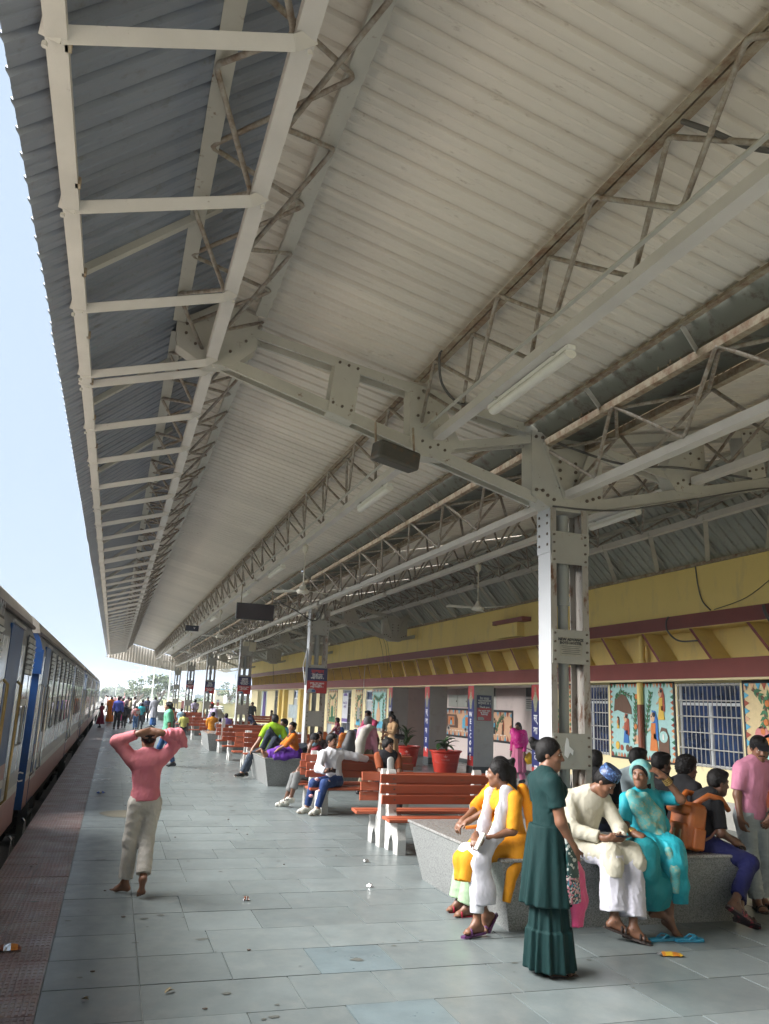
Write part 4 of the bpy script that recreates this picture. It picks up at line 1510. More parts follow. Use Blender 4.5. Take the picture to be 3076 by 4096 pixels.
# cables on the parapet and lamp arms on the band
cable([(9.99, 12.25, 4.56), (9.985, 12.2, 4.2), (9.985, 12.1, 3.9), (9.985, 11.9, 3.72)], .012, 'brown cable running down the yellow parapet at a joint')
cable([(9.98, 9.8, 4.3), (9.98, 10.3, 4.15), (9.98, 11.0, 3.85), (9.98, 11.8, 3.72)], .006, 'thin black wire drooping along the yellow parapet')
cable([(9.96, 13.05, 3.70), (9.94, 13.1, 3.6), (9.93, 13.05, 3.42), (9.9, 12.7, 3.22), (9.95, 12.25, 3.20)], .016, 'thick grey cable looping over the maroon band into a recess')
cable([(9.9, 10.55, 3.66), (9.85, 10.45, 3.5), (9.9, 10.35, 3.35), (9.94, 10.3, 3.5)], .03, 'coil of thick grey cable hung at the maroon band')
for y_, nw in ((30.6, 'left'), (31.4, 'longest'), (30.9, 'middle')):
    cable([(9.97, y_, 4.5), (9.93, y_ - .6, 4.0), (9.95, y_ - .9, 3.6 - random.random() * .5)], .007, '%s of three thin black wires dangling from the parapet above the far mural' % {'left': 'shorter', 'longest': 'longest', 'middle': 'middle'}[nw])
cable([(9.97, 55, 4.5), (9.9, 54, 3.9), (9.9, 53.5, 3.0)], .012, 'thin wires dangling near the far end of the parapet')
cable([(9.93, 33.0, 3.4), (9.92, 33.0, 2.5), (9.92, 32.3, 1.3)], .012, 'pale pole-like wire hanging slantwise before the far mural', WHITE)

# ------------------------------------------------------------------ train at the platform
SSTEEL = MAT('stainless_coach_side', (0.66, 0.71, 0.78), 0.24, 0.45, var=0.10, scale=1.5, stretch=(1, 1, .25), c2=(0.46, 0.44, 0.42), amt=0.36, s2=3.0, sharp=.3, rvar=.1, bump=0.08, bs=9, bst=(1, 3, .2))
SSOILED = MAT('soiled_coach_steel', (0.27, 0.30, 0.34), 0.42, 0.4, var=0.25, scale=3, stretch=(1, 4, .2), c2=(0.14, 0.13, 0.125), amt=0.48, s2=3, sharp=.3)
TRED = MAT('coach_red', (0.34, 0.17, 0.16), 0.4, var=.15, scale=3, stretch=(1, 2, .3), c2=(.28, .14, .12), amt=.4, s2=4, sharp=.3)
TBLUE = MAT('coach_blue', (0.018, 0.075, 0.24), 0.38, var=.15, scale=2, c2=(.015, .05, .13), amt=.4, s2=3, sharp=.3)
TDBLUE = MAT('coach_door_blue', (0.014, 0.07, 0.22), 0.4, var=.2, scale=2, c2=(.012, .04, .11), amt=.35, s2=5, spec=.3)
TGREY = MAT('coach_grey_stripe', (0.30, 0.29, 0.29), 0.4, var=.1)
TWHT = MAT('coach_white_stripe', (0.5, 0.5, 0.47), 0.4, var=.1, c2=(.35, .32, .28), amt=.4)
TROOF = MAT('coach_roof', (0.40, 0.36, 0.30), 0.6, var=.12, scale=2, stretch=(1, 3, 1), c2=(.24, .19, .14), amt=.4, s2=4, sharp=.3)
TUND = MAT('underframe_black', (0.014, 0.014, 0.015), 0.75, var=.4, scale=4)
TGLASS = MAT('coach_glass', (0.05, 0.06, 0.06), 0.05, 0.0, var=.3, spec=1.0)
TGASK = MAT('window_gasket', (0.03, 0.03, 0.03), 0.5, var=.1)
BRASS = MAT('brass_handle', (0.35, 0.26, 0.12), 0.35, .7, var=.2)
XT = -1.15


def coach_section(z):
    return XT if z < 2.45 else XT - .10 * ((z - 2.45) / .29) ** 1.5


def window_parts(parent, y, w=0.88, narrow=False):
    z0, z1 = 1.12, 2.56
    x = XT
    f = MB()
    rp = [(-w / 2 + .06, z0), (w / 2 - .06, z0), (w / 2, z0 + .06), (w / 2, z1 - .06), (w / 2 - .06, z1), (-w / 2 + .06, z1), (-w / 2, z1 - .06), (-w / 2, z0 + .06)]
    f.slab([(-u, z) for u, z in reversed(rp)], (x + .003, y, 0), (0, -1, 0), (0, 0, 1), -.012)
    fo = f.build('window', TGASK, parent)
    q = w / 2 - .035
    MB().box2((x + .016, y - q, 1.73), (x + .020, y + q, 2.04)).build('upper_pane', TGLASS, fo)
    MB().box2((x + .016, y - q, 1.64), (x + .028, y + q, 1.73)).build('belt_rail', TWHT, fo)
    MB().box2((x + .016, y - q, 1.16), (x + .020, y - .02, 1.64)).build('lower_pane', TGLASS, fo)
    MB().box2((x + .016, y + .02, 1.16), (x + .022, y + q, 1.64)).build('lower_shutter', MAT('window_shutter', (.12, .11, .1), .5), fo)
    lv = MB()
    lv.box2((x + .016, y - q, 2.06), (x + .024, y + q, 2.11))
    lv.box2((x + .016, y - q, 2.47), (x + .024, y + q, 2.53))
    rot = Matrix.Rotation(.6, 3, 'Y')
    for i in range(5):
        lv.box((x + .026, y, 2.145 + i * .07), (.012, 2 * q, .045), rot)
    lv.build('louvre', MAT('louvre_grey', (.42, .42, .40), .4, .2), fo)
    return fo


def door_parts(parent, y0, y1, striped=True):
    x = XT
    d = MB().box2((x - .02, y0, .06), (x + .006, y1, 2.57)).build('door', TDBLUE, parent)
    MB().box2((x + .006, y0 - .03, 2.57), (x + .03, y1 + .03, 2.61)).build('rain_strip', TGREY, d)
    if striped:
        for a, c, mt in ((.08, .42, TRED), (.42, .54, TWHT), (.54, .70, TBLUE), (.70, .80, TWHT), (.80, .98, TRED)):
            MB().box2((x + .0065, y0 + .02, a), (x + .010, y1 - .02, c)).build('stripe', mt, d)
    for yy in (y0 - .10, y1 + .08):
        MB().tube([(x + .0, yy, 1.95), (x + .05, yy, 1.9), (x + .05, yy, .55), (x + .0, yy, .5)], .018, 8).build('handrail', BRASS if y1 < 12 else MAT('stainless', (.6, .6, .6), .2, .9), d, True)
    st = MB()
    for i, z in enumerate((-.12, -.42)):
        st.box2((x - .25, y0 + .1, z - .03), (x + .05, y1 - .1, z))
    st.box2((x - .1, y0 + .06, -.6), (x + .04, y0 + .1, .06))
    st.box2((x - .1, y1 - .1, -.6), (x + .04, y1 - .06, .06))
    st.build('footstep', MAT('footstep_steel', (.06, .065, .065), .5, .3, var=.3), d)
    return d


def coach(y0, y1, label, doors, wins, detail=True):
    t = thing('railway_coach', (-2.75, (y0 + y1) / 2, -1.0), label, 'railway coach', 'coaches of the standing train')
    # shell
    L = y1 - y0
    zs = [.05, .46, .58, .77, 1.2, 2.40, 2.50, 2.60, 2.68, 2.74]
    b = MB()
    n = len(zs)
    prof = [(coach_section(z), z) for z in zs]
    vs = [(x, yy, z) for yy in (y0, y1) for x, z in prof]
    b.add(vs, [(i + 1, i, n + i, n + i + 1) for i in range(n - 1)])
    mats = [SSTEEL, SSOILED, TRED, TWHT, TGREY, TBLUE]
    mi = []
    for i in range(n - 1):
        zz = (zs[i] + zs[i + 1]) / 2
        mi.append(2 if zz < .46 else 3 if zz < .58 else 4 if zz < .77 else 0 if zz < 2.45 else 1)
    # end walls and far side
    b.mi = mi
    b.cur = 5
    for yy, flip in ((y0, False), (y1, True)):
        pl = [(x, yy, z) for x, z in prof] + [(-5.5 - x, yy, z) for x, z in reversed(prof)]
        if flip:
            pl = pl[::-1]
        b.add(pl, [tuple(range(len(pl)))])
    b.cur = 0
    b.add([(-4.35, y0, .05), (-4.35, y1, .05), (-4.35, y1, 2.74), (-4.35, y0, 2.74)], [(0, 1, 2, 3)])
    b.build('body', mats, t)
    # roof
    b = MB()
    arc = [(-2.75 + 1.53 * math.cos(a), 2.74 + .50 * math.sin(a) ** .75) for a in [math.pi * i / 14 for i in range(15)]]
    vs = [(x, yy, z) for yy in (y0 - .02, y1 + .02) for x, z in arc]
    m_ = len(arc)
    b.add(vs, [(i, i + 1, m_ + i + 1, m_ + i) for i in range(m_ - 1)] + [tuple(reversed(range(m_))), tuple(range(m_, 2 * m_))])
    ro = b.build('roof', TROOF, t)
    ro.data.polygons.foreach_set('use_smooth', [True] * (m_ - 1) + [False] * 2)
    MB().extr((-1.22, y0, 2.74), (-1.22, y1, 2.74), [(-.03, -.03), (.03, -.03), (.035, .0), (.02, .02), (-.03, .01)]).build('rain_gutter', MAT('gutter_rust', (.10, .075, .07), .6, var=.3, scale=5), ro)
    if detail:
        for yy in np.arange(y0 + 2.2, y1 - 1, 3.4):
            MB().lathe((-2.2, yy, 3.2), [(.16, 0), (.18, .05), (.12, .12), (.05, .13)], 10).build('roof_vent', TROOF, ro)
    # underframe and bogies
    b = MB()
    b.box2((-4.2, y0 + .1, -.30), (-1.30, y1 - .1, .049))
    un = b.build('underframe', TUND, t)
    b = MB()
    for yy in np.arange(y0 + 3.5, y1 - 4, 2.3):
        b.box2((-3.6, yy, -.75), (-1.45, yy + 1.3, -.3))
    b.build('equipment_box', TUND, un)
    for yb in (y0 + 3.0, y1 - 3.0):
        bg_ = MB()
        bg_.box2((-1.75, yb - 1.6, -.62), (-1.50, yb + 1.6, -.38))
        bo = bg_.build('bogie', TUND, t)
        for yw in (yb - 1.1, yb + 1.1):
            w = MB()
            vs = []
            N = 20
            for xx in (-1.95, -1.83):
                vs += [(xx, yw + .44 * math.cos(2 * math.pi * i / N), -.50 + .44 * math.sin(2 * math.pi * i / N)) for i in range(N)]
            w.add(vs, [tuple(reversed(range(N))), tuple(range(N, 2 * N))] + [(i, (i + 1) % N, N + (i + 1) % N, N + i) for i in range(N)])
            w.build('wheel', TUND, bo)
        sp = MB()
        for yw in (yb - 1.1, yb + 1.1, yb):
            sp.lathe((-1.48, yw, -.35), [(.07, -.25), (.09, -.1), (.07, 0), (.09, .1), (.07, .25)], 10)
        sp.build('spring', MAT('bogie_steel', (.05, .05, .05), .5, .3), bo)
    # corner hand rail and jumper bracket
    for yy in (y0 + .25, y1 - .25):
        MB().tube([(XT + .01, yy, -.1), (XT + .06, yy, -.15), (XT + .07, yy, -.75)], .022, 8).build('end_rail', MAT('stainless', (.6, .6, .6), .2, .9), t, True)
    for (a, c) in doors:
        door_parts(t, a, c)
    for wy in wins:
        window_parts(t, wy[0], wy[1]) if isinstance(wy, tuple) else window_parts(t, wy)
    return t


c1 = coach(-8.7, 12.92, 'silver and blue railway coach reaching past the left frame, with a gold door handle', [(9.86, 11.05)], [3.6, 5.2, 6.8, 8.6, (11.95, .62), (12.45, .3)])
text('5902', .30, MAT('faded_white_paint', (.35, .36, .37), .6), (XT - .005, 8.85, 2.60), (0, -1, 0), (0, 0, 1), c1, 'coach_number')
c2 = coach(14.15, 36.0, 'silver railway coach with louvred windows and striped blue doors, second in the train', [(14.85, 15.85), (25.4, 26.3), (34.3, 35.3)], [16.55, 18.15, 19.75, 21.35, 22.95, 24.4, 27.3, 28.7, 30.1, 31.5, 32.9])
text('TC\n01', .22, INKW, (-1.32, 14.13, .42), (1, 0, 0), (0, 0, 1), c2, 'coach_number')
MB().box2((-1.33, 14.02, 2.10), (-1.12, 14.15, 2.48)).build('tail_lamp_box', TBLUE, c2)
coach(36.9, 58.6, 'pale silver railway coach, third in the train beside the maroon dressed girl', [(37.4, 38.4), (47.2, 48.1), (56.8, 57.8)], [39.4 + 1.5 * i for i in range(5)] + [49.3 + 1.5 * i for i in range(5)])
coach(59.5, 76.0, 'leading coach of the train, farthest along the platform', [(60, 61), (74, 75)], [62.5 + 1.6 * i for i in range(7)])
b = MB()
for ya_, yb_ in ((12.92, 14.15), (36.0, 36.9), (58.6, 59.5)):
    t = thing('coach_coupling', (-2.75, ya_, -.2), 'black bellows and buffers between the ' + ('first and second' if ya_ < 20 else 'second and third' if ya_ < 40 else 'third and leading') + ' coach', 'coupling', 'couplings between the coaches')
    MB().box2((-3.4, ya_ + .002, .1), (-2.1, yb_ - .002, 2.3)).build('bellows', BLACKRUB, t)
    for x in (-3.6, -1.9):
        MB().box2((x - .15, ya_ + .002, -.35), (x + .15, yb_ - .002, -.1)).build('buffer', TUND, t)

# ------------------------------------------------------------------ granite seats round the columns
def granite_mat(name, c, r):
    mt = bpy.data.materials.new(name)
    mt.use_nodes = True
    nt = mt.node_tree
    N, L = nt.nodes, nt.links
    b = N['Principled BSDF']
    b.inputs['Roughness'].default_value = r
    g = N.new('ShaderNodeNewGeometry')
    v = N.new('ShaderNodeTexVoronoi')
    v.inputs['Scale'].default_value = 130
    v.feature = 'F1'
    n = N.new('ShaderNodeTexNoise')
    n.inputs['Scale'].default_value = 90
    n.inputs['Detail'].default_value = 5
    cr = N.new('ShaderNodeValToRGB')
    e = cr.color_ramp.elements
    e[0].position, e[0].color = .30, (*[x * .5 for x in c], 1)
    e[1].position, e[1].color = .68, (*[min(1, x * 1.35) for x in c], 1)
    m1 = cr.color_ramp.elements.new(.47)
    m1.color = (*c, 1)
    ad = N.new('ShaderNodeMix')
    ad.inputs[0].default_value = .35
    L.new(g.outputs['Position'], v.inputs['Vector'])
    L.new(g.outputs['Position'], n.inputs['Vector'])
    sx = N.new('ShaderNodeSeparateColor')
    L.new(v.outputs['Color'], sx.inputs[0])
    L.new(n.outputs[0], ad.inputs[2])
    L.new(sx.outputs[0], ad.inputs[3])
    L.new(ad.outputs[0], cr.inputs[0])
    L.new(cr.outputs[0], b.inputs['Base Color'])
    return mt


GRAN = granite_mat('speckled_granite', (.235, .24, .235), .32)
GRANT = granite_mat('granite_top', (.25, .245, .235), .22)


def granite_seat(yc, label):
    t = thing('granite_seat', (XC, yc, 0), label, 'stone seat', 'granite seats built round the columns')
    x0, x1, y0, y1 = 3.44, 5.80, yc - 1.04, yc + 1.04
    o = .13
    H_ = .575
    faces = [((x0, y0), (x1, y0)), ((x1, y0), (x1, y1)), ((x1, y1), (x0, y1)), ((x0, y1), (x0, y0))]
    dirs = {0: (0, -1), 1: (1, 0), 2: (0, 1), 3: (-1, 0)}
    ou = [(x0 - o, y0 - o), (x1 + o, y0 - o), (x1 + o, y1 + o), (x0 - o, y1 + o)]
    inn = [(x0, y0), (x1, y0), (x1, y1), (x0, y1)]
    for i in range(4):
        a, c = inn[i], inn[(i + 1) % 4]
        ao, co = ou[i], ou[(i + 1) % 4]
        b = MB()
        dx, dy = dirs[i]
        b.add([(*a, 0), (*c, 0), (*co, H_), (*ao, H_), (a[0] - dx * .05, a[1] - dy * .05, 0), (c[0] - dx * .05, c[1] - dy * .05, 0), (co[0] - dx * .05, co[1] - dy * .05, H_), (ao[0] - dx * .05, ao[1] - dy * .05, H_)],
              [(0, 1, 2, 3), (5, 4, 7, 6), (4, 5, 1, 0), (3, 2, 6, 7)])
        b.build('side_slab', GRAN, t)
    b = MB()
    b.box2((x0 - o - .015, y0 - o - .015, H_ + .001), (x1 + o + .015, y1 + o + .015, H_ + .03))
    tp = b.build('seat_top', GRANT, t)
    md = tp.modifiers.new('b', 'BEVEL')
    md.width = .006
    MB().box2((x0 + .02, y0 + .02, 0.0), (x1 - .02, y1 - .02, .03)).build('footing', CONC, t)
    return t


SEATL = ['speckled granite seat carrying the sari woman and the man in cream kurta', 'speckled granite seat with the woman in orange top and purple skirt on it', 'granite seat before the bench of the orange and purple shirted men',
         'granite seat beside the boy in yellow tee shirt', 'granite seat near the far group of people, last but one', 'granite seat at the last column under the gable']
for yc, lab in zip(YC[1:], SEATL):
    granite_seat(yc, lab)

# ------------------------------------------------------------------ benches
BWOOD = MAT('orange_bench_paint', (0.35, 0.082, 0.036), 0.5, var=.12, scale=3, stretch=(.4, 2, 2), c2=(.20, .085, .05), amt=.37, s2=10, sharp=.12, bump=.15, bs=30, bst=(.1, 2, 2), rnd=.08)
BCONC = MAT('white_bench_concrete', (0.50, 0.50, 0.48), 0.65, var=.10, scale=5, c2=(.20, .185, .16), amt=.40, s2=7, sharp=.12, bump=.25, bs=40)


def bench_support(parent, x, y, f):
    """cast concrete end frame in the YZ plane; f = -1 faces -Y, +1 faces +Y; y = back plane of the backrest"""
    b = MB()
    out = [(0.02, 0), (0.02, .38), (-.02, .40), (-.10, .98), (-.06, 1.02), (.0, 1.03), (.06, 1.0), (.09, .92)]
    # profile (u towards the sitter, z)
    pr = [(-.06, 0), (.10, 0), (.12, .13), (.20, .22), (.28, .13), (.30, 0), (.46, 0), (.47, .18), (.43, .30), (.47, .37), (.45, .40), (.12, .385), (.07, .45), (.005, .96), (-.02, 1.0), (-.07, 1.0), (-.09, .95), (-.06, .40)]
    vs = []
    for dx in (-.055, .055):
        vs += [(x + dx, y + f * u, z) for u, z in pr]
    n = len(pr)
    front = tuple(range(n))
    back = tuple(reversed(range(n, 2 * n)))
    if f > 0:
        pass
    b.add(vs, [front, back] + [(i, n + i, n + (i + 1) % n, (i + 1) % n) for i in range(n)])
    o = b.build('concrete_support', BCONC, parent)
    bm = bmesh.new()
    bm.from_mesh(o.data)
    bmesh.ops.recalc_face_normals(bm, faces=bm.faces)
    bmesh.ops.triangulate(bm, faces=[q for q in bm.faces if len(q.verts) > 4])
    bm.to_mesh(o.data)
    bm.free()
    return o


def bench(x0, x1, y, f, label, sup):
    t = thing('park_bench', ((x0 + x1) / 2, y, 0), label, 'bench', 'orange slatted benches on white concrete supports')
    for sx in sup:
        bench_support(t, sx, y, f)
    for u, z, tilt in ((.035, .89, 0), (.062, .76, 0), (.085, .63, 0)):
        b = MB()
        rot = Matrix.Rotation(-f * .14, 3, 'X')
        jit = random.uniform(-.01, .01)
        b.box(((x0 + x1) / 2 + jit, y + f * (u + .025), z), (x1 - x0, .035, .115), rot)
        o = b.build('back_slat', BWOOD, t)
        md = o.modifiers.new('b', 'BEVEL')
        md.width = .008
        md.segments = 2
        b = MB()
        for sx in sup:
            b.box((sx, y + f * (u + .046), z), (.022, .006, .022), rot)
        b.build('bolt', BOLT, t)
    for u, z in ((.19, .412), (.32, .418), (.45, .412)):
        b = MB()
        jit = random.uniform(-.025, .025)
        b.box(((x0 + x1) / 2 + jit, y + f * u, z), (x1 - x0, .115, .04))
        o = b.build('seat_slat', BWOOD, t)
        md = o.modifiers.new('b', 'BEVEL')
        md.width = .008
        md.segments = 2
    return t


# back-to-back pairs: pair A and B stand between the first two seats, pair C and D between the next
bench(3.50, 5.42, 10.74, -1, 'orange bench facing the granite seat of the sari woman, with empty seat', (3.68, 5.15))
bench(3.32, 5.20, 10.92, 1, 'orange bench back to back behind the empty bench, with a chipped slat end', (3.63, 4.98))
bench(3.32, 5.30, 14.42, -1, 'orange bench on which the man in white kurta and the boy in black vest sit', (3.60, 5.05))
bench(3.30, 5.25, 14.62, 1, 'orange bench on which the masked man sits, behind the white kurta man', (3.52, 5.02))
bench(3.50, 5.40, 22.9, -1, 'orange bench just behind the man in lime green polo', (3.68, 5.1))
bench(3.32, 5.2, 23.08, 1, 'orange bench back to back with the one behind the lime green polo', (3.63, 4.98))
bench(3.35, 5.3, 26.2, -1, 'orange bench before the granite seat of the orange and purple shirted men', (3.6, 5.05))
bench(3.55, 5.5, 29.55, -1, 'orange bench under the bent silver support, behind the third granite seat', (3.7, 5.2))
bench(3.40, 5.40, 33.9, -1, 'dark red bench where the orange and purple shirted men sit', (3.6, 5.1))
bench(3.30, 5.3, 38.2, -1, 'distant orange bench by the man with the red cap', (3.55, 5.05))
bench(3.30, 5.3, 45.6, -1, 'distant orange bench by the boy in pale blue shirt', (3.55, 5.05))
bench(7.2, 9.0, 46.5, -1, 'distant red bench near the bending man in navy', (7.4, 8.8))
bench(3.30, 5.3, 50.2, -1, 'farthest orange bench by the group of standing people', (3.55, 5.05))

# ------------------------------------------------------------------ pots, chairs
POT = MAT('red_pot_plastic', (0.50, 0.035, 0.018), 0.42, var=.1, scale=5, c2=(.38, .03, .02), amt=.4, s2=6)
LEAFM = MAT('pot_plant_leaf', (0.045, 0.11, 0.035), 0.5, var=.3, scale=12, c2=(.16, .17, .06), amt=.36, s2=14)
SOIL = MAT('pot_soil', (.05, .035, .025), .9)


def leaf_blade(b, base, az, ln, wd, el0, el1, n=5):
    base = Vector(base)
    p = base.copy()
    d2 = Vector((math.cos(az), math.sin(az), 0))
    side = Vector((-math.sin(az), math.cos(az), 0))
    rows = []
    for i in range(n + 1):
        u = i / n
        el = el0 + (el1 - el0) * u
        wv = wd * math.sin(math.pi * min(1, u * .9 + .1)) ** .8 if i < n else .002
        rows.append((p.copy(), wv))
        p += (d2 * math.cos(el) + Vector((0, 0, math.sin(el)))) * ln / n
    vs = []
    for q, wv in rows:
        vs += [q - side * wv + Vector((0, 0, wv * .4)), q, q + side * wv + Vector((0, 0, wv * .4))]
    fs = []
    for i in range(n):
        fs += [(3 * i, 3 * i + 1, 3 * i + 4, 3 * i + 3), (3 * i + 1, 3 * i + 2, 3 * i + 5, 3 * i + 4)]
    b.add(vs, fs)


def pot(x, y, label, plab, kind, r=.46):
    t = thing('plant_pot', (x, y, 0), label, 'pot', 'red plastic pots by the porch')
    h = .62
    b = MB()
    pr = [(r * .72, 0), (r * .74, .02), (r * .84, .27), (r * .865, .275), (r * .865, .30), (r * .85, .305), (r * .93, .50), (r * .955, .505), (r * .955, .52), (r * .94, .525), (r * .99, h - .05), (r * 1.06, h - .045), (r * 1.07, h), (r * 1.0, h), (r * .95, h - .08), (.01, h - .08)]
    b.lathe((x, y, 0), pr, 28)
    smooth_angle(b.build('pot_body', POT, t), 35)
    b = MB()
    b.lathe((x, y, 0), [(r * .94, h - .079), (.01, h - .07)], 20)
    b.build('soil', SOIL, t)
    # pale printed crest and lines on the side towards the platform
    d = Vector((-x, -y, 0)).normalized()
    sd_ = Vector((d.y, -d.x, 0)) * -1
    c = Vector((x, y, 0)) + d * (r * .93 + .02)
    LG = MAT('pale_pink_print', (.60, .25, .22), .6)
    b = MB()
    b.slab([(-.07, .02), (-.04, -.02), (0, -.03), (.04, -.02), (.07, .02), (.03, .0), (0, .045), (-.03, .0)], c + Vector((0, 0, .46)), sd_, (0, 0, 1), .006)
    b.build('crest_print', LG, t)
    text('नेपाल रेलवे', .06, LG, c - d * .03 + Vector((0, 0, .36)), sd_, (0, 0, 1), t, ext=.008)
    p = thing('pot_plant', (x, y, h - .08), plab, 'plant', 'plants in the red pots')
    rn = random.Random(int(x * 100))
    n = 9 if kind == 'tall' else 10
    b = MB()
    for i in range(3):
        b.tube([(x + rn.uniform(-.05, .05), y, h - .08), (x + rn.uniform(-.08, .08), y + rn.uniform(-.05, .05), h + .15), (x + rn.uniform(-.12, .12), y, h + (.42 if kind == 'tall' else .22))], .014, 6)
    b.build('stem', MAT('plant_stem', (.07, .11, .04), .6), p, True)
    for i in range(n * 2):
        b = MB()
        az = i * 2.4 + rn.random()
        if kind == 'tall':
            leaf_blade(b, (x + rn.uniform(-.05, .05), y + rn.uniform(-.05, .05), h + rn.uniform(.0, .38)), az, rn.uniform(.3, .55), .045, rn.uniform(.7, 1.3), rn.uniform(-.8, .1))
        else:
            leaf_blade(b, (x + rn.uniform(-.1, .1), y + rn.uniform(-.05, .05), h + rn.uniform(.0, .25)), az, rn.uniform(.22, .5), .065, rn.uniform(.2, 1.0), rn.uniform(-1.2, -.2))
        b.build('leaf', LEAFM, p, True)


pot(9.42, 22.75, 'red plastic pot with drooping plant, before the WELCOME pillar', 'drooping broad leaved plant in the red pot before the WELCOME pillar', 'low', .45)
pot(8.92, 24.75, 'red plastic pot beside the woman in beige with a black bag', 'upright palm-like plant in the red pot beside the beige woman', 'tall', .42)

CHB = MAT('blue_chair_plastic', (.012, .10, .42), .35, var=.08)
CHO = MAT('orange_chair_plastic', (.60, .17, .02), .4, var=.08)


def chair(x, y, rz, mt, label):
    t = thing('plastic_chair', (x, y, 0), label, 'chair', 'moulded plastic chairs')
    cs, sn = math.cos(rz), math.sin(rz)

    def P(u, v, z):
        return (x + u * cs - v * sn, y + u * sn + v * cs, z)
    b = MB()
    rot = Matrix.Rotation(rz, 3, 'Z')
    b.box(P(0, 0, .43), (.44, .44, .03), rot)
    b.build('seat', mt, t)
    b = MB()
    vs, fs = [], []
    for i in range(7):
        u = i / 6
        z = .44 + .46 * u
        yy = -.20 - .11 * u - .02 * math.sin(u * 3)
        wv = .20 + .02 * math.sin(u * 3) - (.05 if i == 6 else 0)
        for k in range(5):
            a = (k - 2) / 2
            vs.append(P(a * wv, yy + .05 * a * a, z))
    for i in range(6):
        for k in range(4):
            fs.append((i * 5 + k, i * 5 + k + 1, i * 5 + k + 6, i * 5 + k + 5))
    b.add(vs, fs)
    o = b.build('backrest', mt, t, True)
    md = o.modifiers.new('s', 'SOLIDIFY')
    md.thickness = .02
    for sx in (-1, 1):
        for sy in (-1, 1):
            b = MB()
            b.tube([P(sx * .20, sy * .19, .42), P(sx * .24, sy * .25, 0)], [.028, .02], 6)
            b.build('leg', mt, t)
        b = MB()
        b.tube([P(sx * .23, .19, .43), P(sx * .25, .20, .62), P(sx * .25, .10, .66), P(sx * .24, -.25, .66)], .02, 6)
        b.build('armrest', mt, t, True)
    return t


chair(8.6, 32.0, 2.6, CHB, 'blue plastic chair under the man in striped maroon shirt')
chair(9.0, 30.0, -2.3, CHB, 'empty blue plastic armchair beside the wall mural')
chair(6.6, 27.0, .3, CHO, 'orange plastic chair behind the man in cyan jacket')
chair(7.3, 26.5, .1, CHO, 'orange plastic chair behind the woman in orange top')
t = thing('wooden_stool', (7.92, 25.1, 0), 'small light wooden table beside the man in magenta shirt', 'table')
WOODL = MAT('light_wood', (.42, .25, .10), .5, var=.15, scale=6, stretch=(1, 5, 1))
MB().box2((7.55, 24.85, .62), (8.3, 25.35, .66)).build('top', WOODL, t)
for a in (7.6, 8.25):
    for c in (24.9, 25.3):
        MB().box2((a - .025, c - .025, 0), (a + .025, c + .025, .62)).build('leg', WOODL, t)
# steel upright standing at the third seat
t = tag(MB().box2((3.72, 29.4, .45), (3.84, 29.46, 1.15)).build('steel_upright', STEELW), 'short drilled grey steel upright fixed to the bench by the third seat', 'upright')

# ------------------------------------------------------------------ litter
def wrapper(name, loc, rz, w, h, cols, label, lift=.03):
    b = MB()
    N = 7
    rn = random.Random(int(loc[0] * 77 + loc[1] * 13))
    vs = []
    rot = Matrix.Rotation(rz, 3, 'Z')
    for i in range(N + 1):
        for k in range(5):
            u, v = i / N - .5, k / 4 - .5
            z = lift * (.25 - v * v) * 4 * (1 - (2 * u) ** 4 * .8) + rn.uniform(0, .006) + .005
            if i in (0, N):
                z = .006 + rn.uniform(0, .01)
            vs.append(Vector(loc) + rot @ Vector((u * w, v * h * (1 + rn.uniform(-.08, .08)), z)))
    fs = [(i * 5 + k, (i + 1) * 5 + k, (i + 1) * 5 + k + 1, i * 5 + k + 1) for i in range(N) for k in range(4)]
    b.add(vs, fs)
    b.mi = [(0 if i in (0,) else 1 + (i // 2) % (len(cols) - 1)) for i in range(N) for k in range(4)]
    o = b.build(name, cols, None)
    return tag(o, label, 'litter', 'litter on the platform')


FOIL = MAT('silver_foil', (.6, .6, .6), .2, .8)
WO = MAT('orange_foil', (.55, .20, .03), .3, .2, var=.2, scale=40)
WY = MAT('yellow_foil', (.60, .38, .04), .3, .2, var=.2, scale=40)
WB = MAT('blue_foil', (.02, .07, .32), .3, .1)
WR = MAT('brown_foil', (.22, .07, .03), .3, .3, var=.4, scale=40)
wrapper('crisp_packet', (-.52, 6.95, .003), .1, .17, .10, [FOIL, WR, FOIL, WO], 'crumpled foil snack packet lying on the red edge tiles', .035)
wrapper('biscuit_wrapper', (4.42, 5.95, .003), -.35, .19, .09, [FOIL, WO, WY], 'orange and yellow biscuit wrapper with torn silver end near the blue flip-flops', .02)
wrapper('blue_wrapper', (-.02, 16.9, .003), .3, .16, .10, [WB, WB, FOIL], 'small blue wrapper at the edge of the red tiles', .03)
for i, (x, y) in enumerate(((3.1, 9.9), (4.0, 10.0), (2.75, 8.6), (1.4, 8.2), (3.9, 9.7))):
    wrapper('paper_scrap', (x, y, .003), i, .06, .05, [FOIL, WR if i % 2 else FOIL, FOIL], 'tiny scraps of foil and paper on the floor near the benches', .03)
DRYL = MAT('dry_leaf', (.19, .15, .08), .7, var=.3, scale=30)
for x, y, a, l in ((.02, 5.82, -.7, .055), (.52, 5.83, .5, .07)):
    b = MB()
    leaf_blade(b, (x, y, .006), a, l, .014, .25, -.1, 6)
    leaf_blade(b, (x, y, .006), a + .25, l * .9, .012, .5, .1, 6)
    tag(b.build('dry_leaf', DRYL, None, True), 'curled dry leaf on the grey floor slabs', 'leaf', 'dry leaves on the floor')
